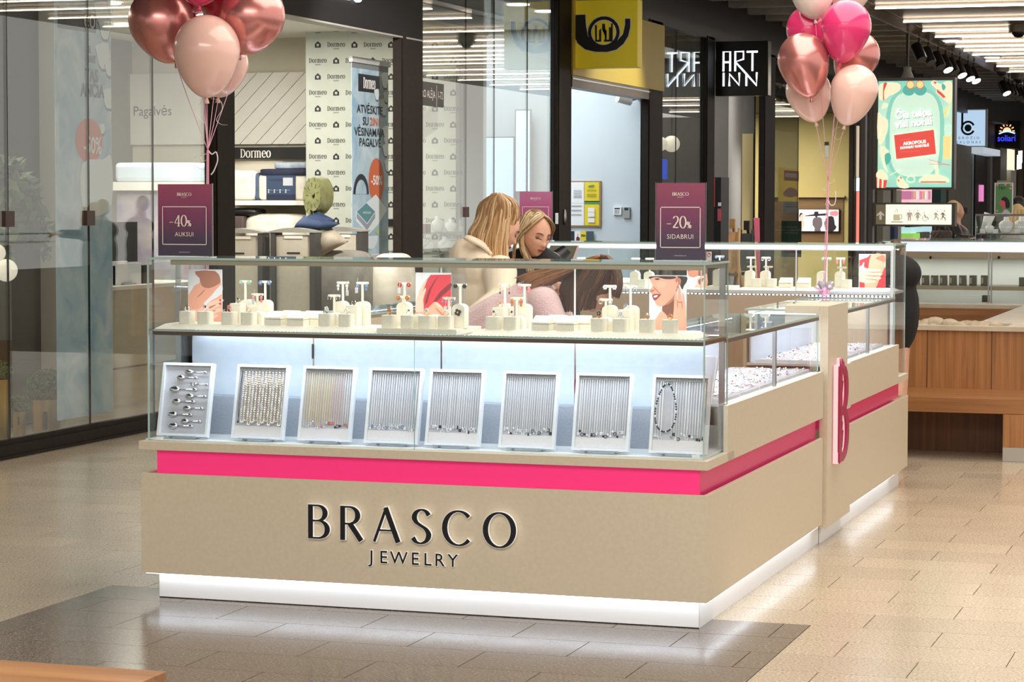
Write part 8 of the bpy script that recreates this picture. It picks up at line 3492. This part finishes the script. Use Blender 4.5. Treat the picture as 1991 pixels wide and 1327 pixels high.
b.box(rx, YPL + .62, zr - .03, xr_, ya, zr, MARB)
b.box(xl, ya, zr - .03, xr_, ya + .3, zr, MARB)
b.build('stone_rim', t)
b = MB()
b.box(xl, YPL + .1, zr - .12, mx0, YPL + .42, zr - .10, OAKH)
b.box(xl, ya - .02, .2, rx, ya, zr - .03, OAKH)
b.box(rx - .02, YPL + .62, .2, rx, ya, zr - .03, OAKH)
b.box(xl, YPL + .60, .2, rx, YPL + .62, zr - .03, OAKH)
b.build('inner_panel', t)
PEB = noise_mat('pebble', (206, 190, 164), (176, 160, 134), (14, 14, 14), .7)
r_ = random.Random(9)
pm = None
for i in range(64):
    if pm is None:
        b = MB()
        b.ell((0, 0, 0), (.055, .045, .034), PEB, 9, 6)
        o = pm = b.build('pebble', smooth=True)
    else:
        o = pm.copy()
        COL.objects.link(o)
    x = xl + .35 + (mx0 - xl - .4) * (i // 2) / 32
    o.location = (x, YPL + .18 + .14 * (i % 2) + r_.uniform(-.03, .03), zr - .055 + r_.uniform(0, .05))
    o.rotation_euler = (0, r_.uniform(-.4, .4), r_.uniform(0, 6))
    s_ = r_.uniform(.7, 1.5)
    o.scale = (s_, s_, s_ * r_.uniform(.8, 1.1))
    tag(o, 'rounded cream pebble in the planter trough, %s from the left in the %s row' % (ORDN[i // 2], ('front', 'back')[i % 2]), 'pebble', 'pebbles in the planter trough')

# ---------------- second jewellery kiosk with backlit cabinets
YK = 11.6
CABW = noise_mat('backlit_panel', (226, 228, 220), (220, 222, 214), (3, 3, 3), .6)
t = thing('display_cabinet', 'pale glass fronted cabinet of another kiosk with shelves of small dark boxes', 'cabinet', aY(YK, 1850, 590))
kx0, kx1 = aY(YK, 1712, 540).x, aY(YK, 2080, 540).x
zt_, zb_, zm = aY(YK, 1850, 494).z, .25, aY(YK, 1850, 556).z
b = MB()
b.box(kx0, YK + .4, zb_, kx1, YK + .42, zt_, CABW)
b.box(kx0, YK, .001, kx1, YK + .42, zb_, OAKH)
b.build('back_panel', t)
b = MB()
b.box(kx0, YK, zt_ - .035, kx1, YK + .03, zt_ + .015, BRTRIM)
b.build('top_rail', t)
b = MB()
b.box(kx0, YK + .02, zm - .02, kx1, YK + .4, zm, GLASS, GEDGE)
b.box(kx0, YK + .01, zm - .035, kx1, YK + .03, zm - .001, BRTRIM)
b.build('shelf', t)
px_ = aY(YK, 1925, 540).x
for dx in (-.012, .012):
    b = MB()
    b.box(px_ + dx - .006, YK - .01, zb_, px_ + dx + .006, YK + .02, zt_ + .015, STEEL)
    b.build('post', t)
b = MB()
b.box(kx0, YK - .008, zb_, kx1, YK - .002, zt_ - .04, GLASS, GEDGE)
b.build('glass_door', t)
for px in (1809, 1942):
    P = aY(YK - .02, px, 501)
    b = MB()
    b.ell(P, (.012, .012, .014), BLACK, 8, 6)
    b.build('lock', t)
zc = aY(YK + .2, 1850, 470).z
b = MB()
b.box(kx0, YK + .12, zt_ + .016, kx1, YK + .14, zc, emis('counter_glow', (226, 234, 244), .8))
b.build('lit_front', t)
b = MB()
b.box(kx0, YK + .05, zc, kx1, YK + 1.3, zc + .012, GLASS, GEDGE)
b.build('counter_glass', t)
b = MB()
b.box(kx0, YK + .2, zt_ + .016, kx1, YK + 1.3, zt_ + .03, WHITE)
b.build('counter_floor', t)
area('case_light', ((kx0 + kx1) / 2, YK + .2, zt_ - .05), (kx1 - kx0, .1), 2.5, (1, 1, .95))
for i, px in enumerate((1799.5, 1817, 1834.5, 1853, 1872, 1892, 1914.5)):
    X0, Z0, X1, Z1 = rectY(YK + .2, px - 7.5, 536, px + 6, 553)
    bt = thing('jewelry_box', 'small dark grey box on the far cabinet shelf, %s of seven from the left' % ORD[i], 'box', ((X0 + X1) / 2, YK + .2, zm), 'dark boxes on the cabinet shelf')
    b = MB()
    b.box(X0, YK + .2, zm, X1, YK + .26, Z1, mat('box_taupe', (92, 86, 74), .6))
    b.build('box', bt)
    b = MB()
    b.box(X0 + .005, YK + .198, zm + .015, X0 + .02, YK + .2, Z1 - .02, mat('box_print', (170, 160, 144), .6))
    b.build('print', bt)
for i, (x0, y0, x1, y1, lab) in enumerate(((1751, 537, 1769, 553, 'brown slatted box on the cabinet shelf at the left, taller'), (1770, 542, 1786, 553, 'brown slatted box on the cabinet shelf at the left, lower'), (1909, 575, 1922, 588, 'dark box standing in the lower cabinet by the post'), (1981, 540, 1995, 556, 'wine coloured box on the right cabinet shelf'))):
    X0, Z0, X1, Z1 = rectY(YK + .2, x0, y0, x1, y1)
    b = MB()
    b.box(X0, YK + .2, zm if i != 2 else Z0, X1, YK + .3, Z1, mat('box_brown', (128, 112, 90), .6) if i < 2 else mat('box_taupe', (92, 86, 74), .6))
    tag(b.build('jewelry_box', offs=((X0 + X1) / 2, YK + .2, zm)), lab, 'box')
# glass case with busts on that counter
YG = YK + .5
X0, Z0, X1, Z1 = rectY(YG, 1896, 418, 2050, 457)
t = thing('glass_case', 'clear glass case with necklace busts standing on the far counter', 'glass case', (X0 + .4, YG, zc + .012))
b = MB()
b.box(X0, YG, zc + .013, X1, YG + .006, Z1, GLASS, GEDGE)
b.box(X0, YG, zc + .013, X0 + .006, YG + .4, Z1, GLASS, GEDGE)
b.build('glass_pane', t)
b = MB()
b.box(X0, YG - .005, Z1 - .012, X1, YG + .02, Z1 + .006, mat('case_rail', (112, 110, 104), .4))
b.build('top_rail', t)
b = MB()
b.box(X0, YG, Z0, X1, YG + .4, Z0 + .012, mat('case_rail', (112, 110, 104), .4))
b.build('shelf', t)
for px, h_, lab in ((1924, 18, 'small white necklace bust in the far glass case'), (1956, 29, 'large white necklace bust in the far glass case'), (1986, 30, 'white necklace bust at the right edge of the far glass case')):
    P = aY(YG + .2, px, 456)
    P.z = Z0 + .013
    bust(P, h_ / pxm(P) * 1.1, lab, group='busts in the far glass case')
P = aY(YG + .25, 1913, 456)
P.z = Z0 + .013
b = MB()
b.tube([P + vZ * .001, P + Vector((.05, 0, .17))], [.03, .05], BUST, 14, flat=.3)
tag(b.build('display_paddle', smooth=True, offs=P), 'tilted white oval display paddle in the far glass case', 'display paddle')
for px, lab in ((1910, 'tiny white price card in the far glass case, left'), (1935, 'tiny white price card in the far glass case, middle'), (1978, 'tiny white price card in the far glass case, right')):
    P = aY(YG + .08, px, 456)
    b = MB()
    b.box(P.x - .022, YG + .08, Z0 + .013, P.x + .022, YG + .11, Z0 + .05, PWHITE)
    tag(b.build('price_card', offs=(P.x, YG + .08, Z0 + .013)), lab, 'price card')
# green poster with a woman's profile
X0, Zp, X1, Z1 = rectY(YG + .1, 1935, 357, 1968, 417)
t = thing('standing_poster', 'green poster of a dark haired woman in profile standing on the far glass case', 'poster', ((X0 + X1) / 2, YG + .1, Z1 - (Z1 - Zp)))
Z0 = rectY(YG, 1896, 418, 2050, 457)[3] + .007
b = MB()
b.box(X0 - .008, YG + .1, Z0, X1 + .008, YG + .112, Z1 + .006, PWHITE)
b.build('backing', t)
SW, SH = X1 - X0, Z1 - Z0
f = Frame((X0, YG + .0995, Z0), (1, 0, 0), (0, 0, 1))
p = Print(f, SW, SH, .0006)
p.rect(mat('poster_green_b', (84, 138, 84), .5), 0, .02, 1, 1)
p.poly(mat('print_lilac', (196, 190, 200), .5), [(.40, .02), (.56, .14), (.72, .14), (.94, .02)])
p.poly(mat('print_salmon', (214, 84, 92), .5), [(.24, .34), (.30, .30), (.36, .26), (.44, .27), (.46, .12), (.58, .16), (.60, .4), (.52, .50), (.36, .50), (.30, .42)], 2)
p.poly(INKK, [(.36, .48), (.5, .56), (.72, .52), (.86, .38), (.86, .22), (.72, .18), (.62, .24), (.60, .38), (.48, .44), (.38, .44)], 3)
for x, y in ((.1, .97), (.9, .84), (.94, .95), (.12, .10), (.6, .985)):
    p.ell(mat('print_blossom', (230, 150, 150), .5), x, min(y, .96), .07, .035)
p.build('print', t)
text(t, f, SW * .42, SH * .82, 'Nyc', .035, INKK, z=.006)

# ---------------- people farther away
LEA = mat('black_leather', (24, 23, 25), .28)
BLON = [hairm('hair_pale', (222, 192, 132), (240, 218, 168)), hairm('hair_pale_dark', (196, 162, 104), (222, 190, 134))]


def far_person(Y, hpx, hr, lab, hair, cloth, sh, face=IMR, long=False):
    """hpx head centre in pixels, hr radius; sh shoulders in pixels"""
    H = aY(Y, *hpx)
    k = pxm(H)
    t = thing('person', lab, 'person', (H.x, Y, 0))
    R = head_frame(face)
    b = MB()
    head_mesh(b, H, R, SKINA, hr / k / .105)
    S = aY(Y, *sh)
    chain(b, [H - vZ * .08, Vector((S.x, Y, S.z)), Vector((S.x, Y, .9))], [.05, .09, .1], SKINA)
    for s_ in (-1, 1):
        chain(b, [Vector((S.x, Y, .9)), Vector((S.x, Y + s_ * .1, .08))], [.1, .05], SKINA)
    remesh(b.build('body', t, smooth=True), .012, 1)
    b = MB()
    b.ell(H + R @ Vector((-.03, 0, .02)) * (hr / k / .105), tuple(v * hr / k / .105 for v in (.095, .09, .115)), hair[0], 18, 12, M=R)
    if long:
        for i in range(9):
            o_ = R @ Vector((-.08, -.07 + .0175 * i, 0))
            b.tube([H + o_ + vZ * .05, H + o_ * 1.25 - vZ * .08, H + o_ * 1.3 - vZ * .24], [.03, .03, .012], hair[i % len(hair)], 6)
    b.build('hair', t, smooth=True)
    b = MB()
    b.ell((S.x, Y, S.z - .05), (.16, .2, .12), cloth, 16, 10)
    b.ell((S.x, Y, S.z - .28), (.15, .19, .28), cloth, 16, 10)
    b.ell((S.x, Y, .95), (.15, .18, .2), cloth, 16, 10)
    return t, b, S


YF_ = 14.4
t, b, S = far_person(YF_, (1858, 411), 17, 'blond woman in black leather jacket reaching to the far counter behind the direction sign', BLON, LEA, (1853, 448), IMR)
hp = [aY(YF_ - .18, 1852, 445), aY(YF_ - .25, 1866, 468), aY(YF_ - .5, 1888, 466)]
chain(b, hp, [.075, .06, .045], LEA)
remesh(b.build('jacket', t, smooth=True), .014)
trousers(t, Vector((S.x, YF_, .9)), [[Vector((S.x, YF_ + s_ * .09, .85)), Vector((S.x, YF_ + s_ * .09, .48)), Vector((S.x, YF_ + s_ * .1, .08))] for s_ in (-1, 1)], TROU)
b = MB()
hand(b, hp[2], hp[2] - hp[1], vZ, SKINA, 1)
remesh(b.build('hand', t, smooth=True), .006, 1)
P = aY(YF_ - .42, 1828, 480)
g_ = thing('quilted_bag', 'dark brown quilted shoulder bag hanging at the leather jacket', 'bag', P)
QB = noise_mat('quilted_leather', (70, 58, 52), (56, 46, 41), (30, 30, 30), .45)
o = soft('bag_body', YF_ - .45, 1808, 448, 1850, 482, .12, QB, None, None, .3)
o.parent = g_
o.location = o.location - g_.location
b = MB()
for i in range(-5, 6):
    for s_ in (-1, 1):
        q_ = [aY(YF_ - .456, 1829 + i * 7 + s_ * k_ * 9, 465 + k_ * 14) for k_ in (-1, 1)]
        q_ = [v_ for v_ in q_]
        if all(aY(YF_, 1811, 0).x < v_.x < aY(YF_, 1848, 0).x for v_ in q_):
            b.tube(q_, .003, mat('quilt_line', (120, 104, 92), .6), 4)
b.build('quilting', g_)
b = MB()
b.tube(cr([tuple(aY(YF_ - .40, x, y)) for x, y in ((1818, 450), (1822, 436), (1832, 430), (1838, 448))], 5, False), .010, QB, 6)
b.build('strap', g_, smooth=True)
t, b, S = far_person(15.2, (1977, 418), 17, 'woman with long blond hair and pale grey top seen from behind at the right edge', BLON, noise_mat('pale_knit', (206, 206, 206), (190, 190, 192), (60, 60, 60), .9), (1976, 452), AWY, True)
remesh(b.build('top', t, smooth=True), .014)
trousers(t, Vector((S.x, 15.2, .9)), [[Vector((S.x, 15.2 + s_ * .09, .85)), Vector((S.x, 15.2 + s_ * .09, .48)), Vector((S.x, 15.2 + s_ * .1, .08))] for s_ in (-1, 1)], TROU)
t, b, S = far_person(16.2, (1985, 402), 16, 'dark haired person in grey behind the blond woman at the right edge', [mat('hair_black', (34, 32, 34), .3)], noise_mat('grey_coat', (96, 96, 100), (84, 84, 88), (40, 40, 40), .9), (1990, 440), IMR)
remesh(b.build('coat', t, smooth=True), .016)
t, b, S = far_person(5.75, (1746, 488), 17, 'person with brown hair and black coat standing behind the rear glass case', [H3[1], H3[0]], mat('black_coat', (20, 20, 22), .85), (1741, 516), IMR, True)
remesh(b.build('coat', t, smooth=True), .014)

# ---------------- bench in the near left corner
t = thing('wooden_bench', 'oak bench corner at the lower left of the picture', 'bench', (-1.5, -3.9, 0))
b = MB()
BW = wood('bench_top', (178, 126, 78), (140, 92, 52), 'x', .35, .7)
for i in range(5):
    b = MB()
    b.box(-3.2, -3.43 - .16 * (i + 1) + .001, .405, -.52, -3.43 - .16 * i - .001, .45, BW)
    b.build('plank', t, bevel=.002)
for x in (-3.1, -.60):
    b = MB()
    b.box(x, -4.2, .001, x + .08, -3.45, .404, OAK)
    b.build('leg', t)
bake_texts()


def bake_mods():
    bpy.context.view_layer.update()
    dg = bpy.context.evaluated_depsgraph_get()
    for o in BAKE:
        me = bpy.data.meshes.new_from_object(o.evaluated_get(dg))
        o.modifiers.clear()
        o.data = me


bake_mods()
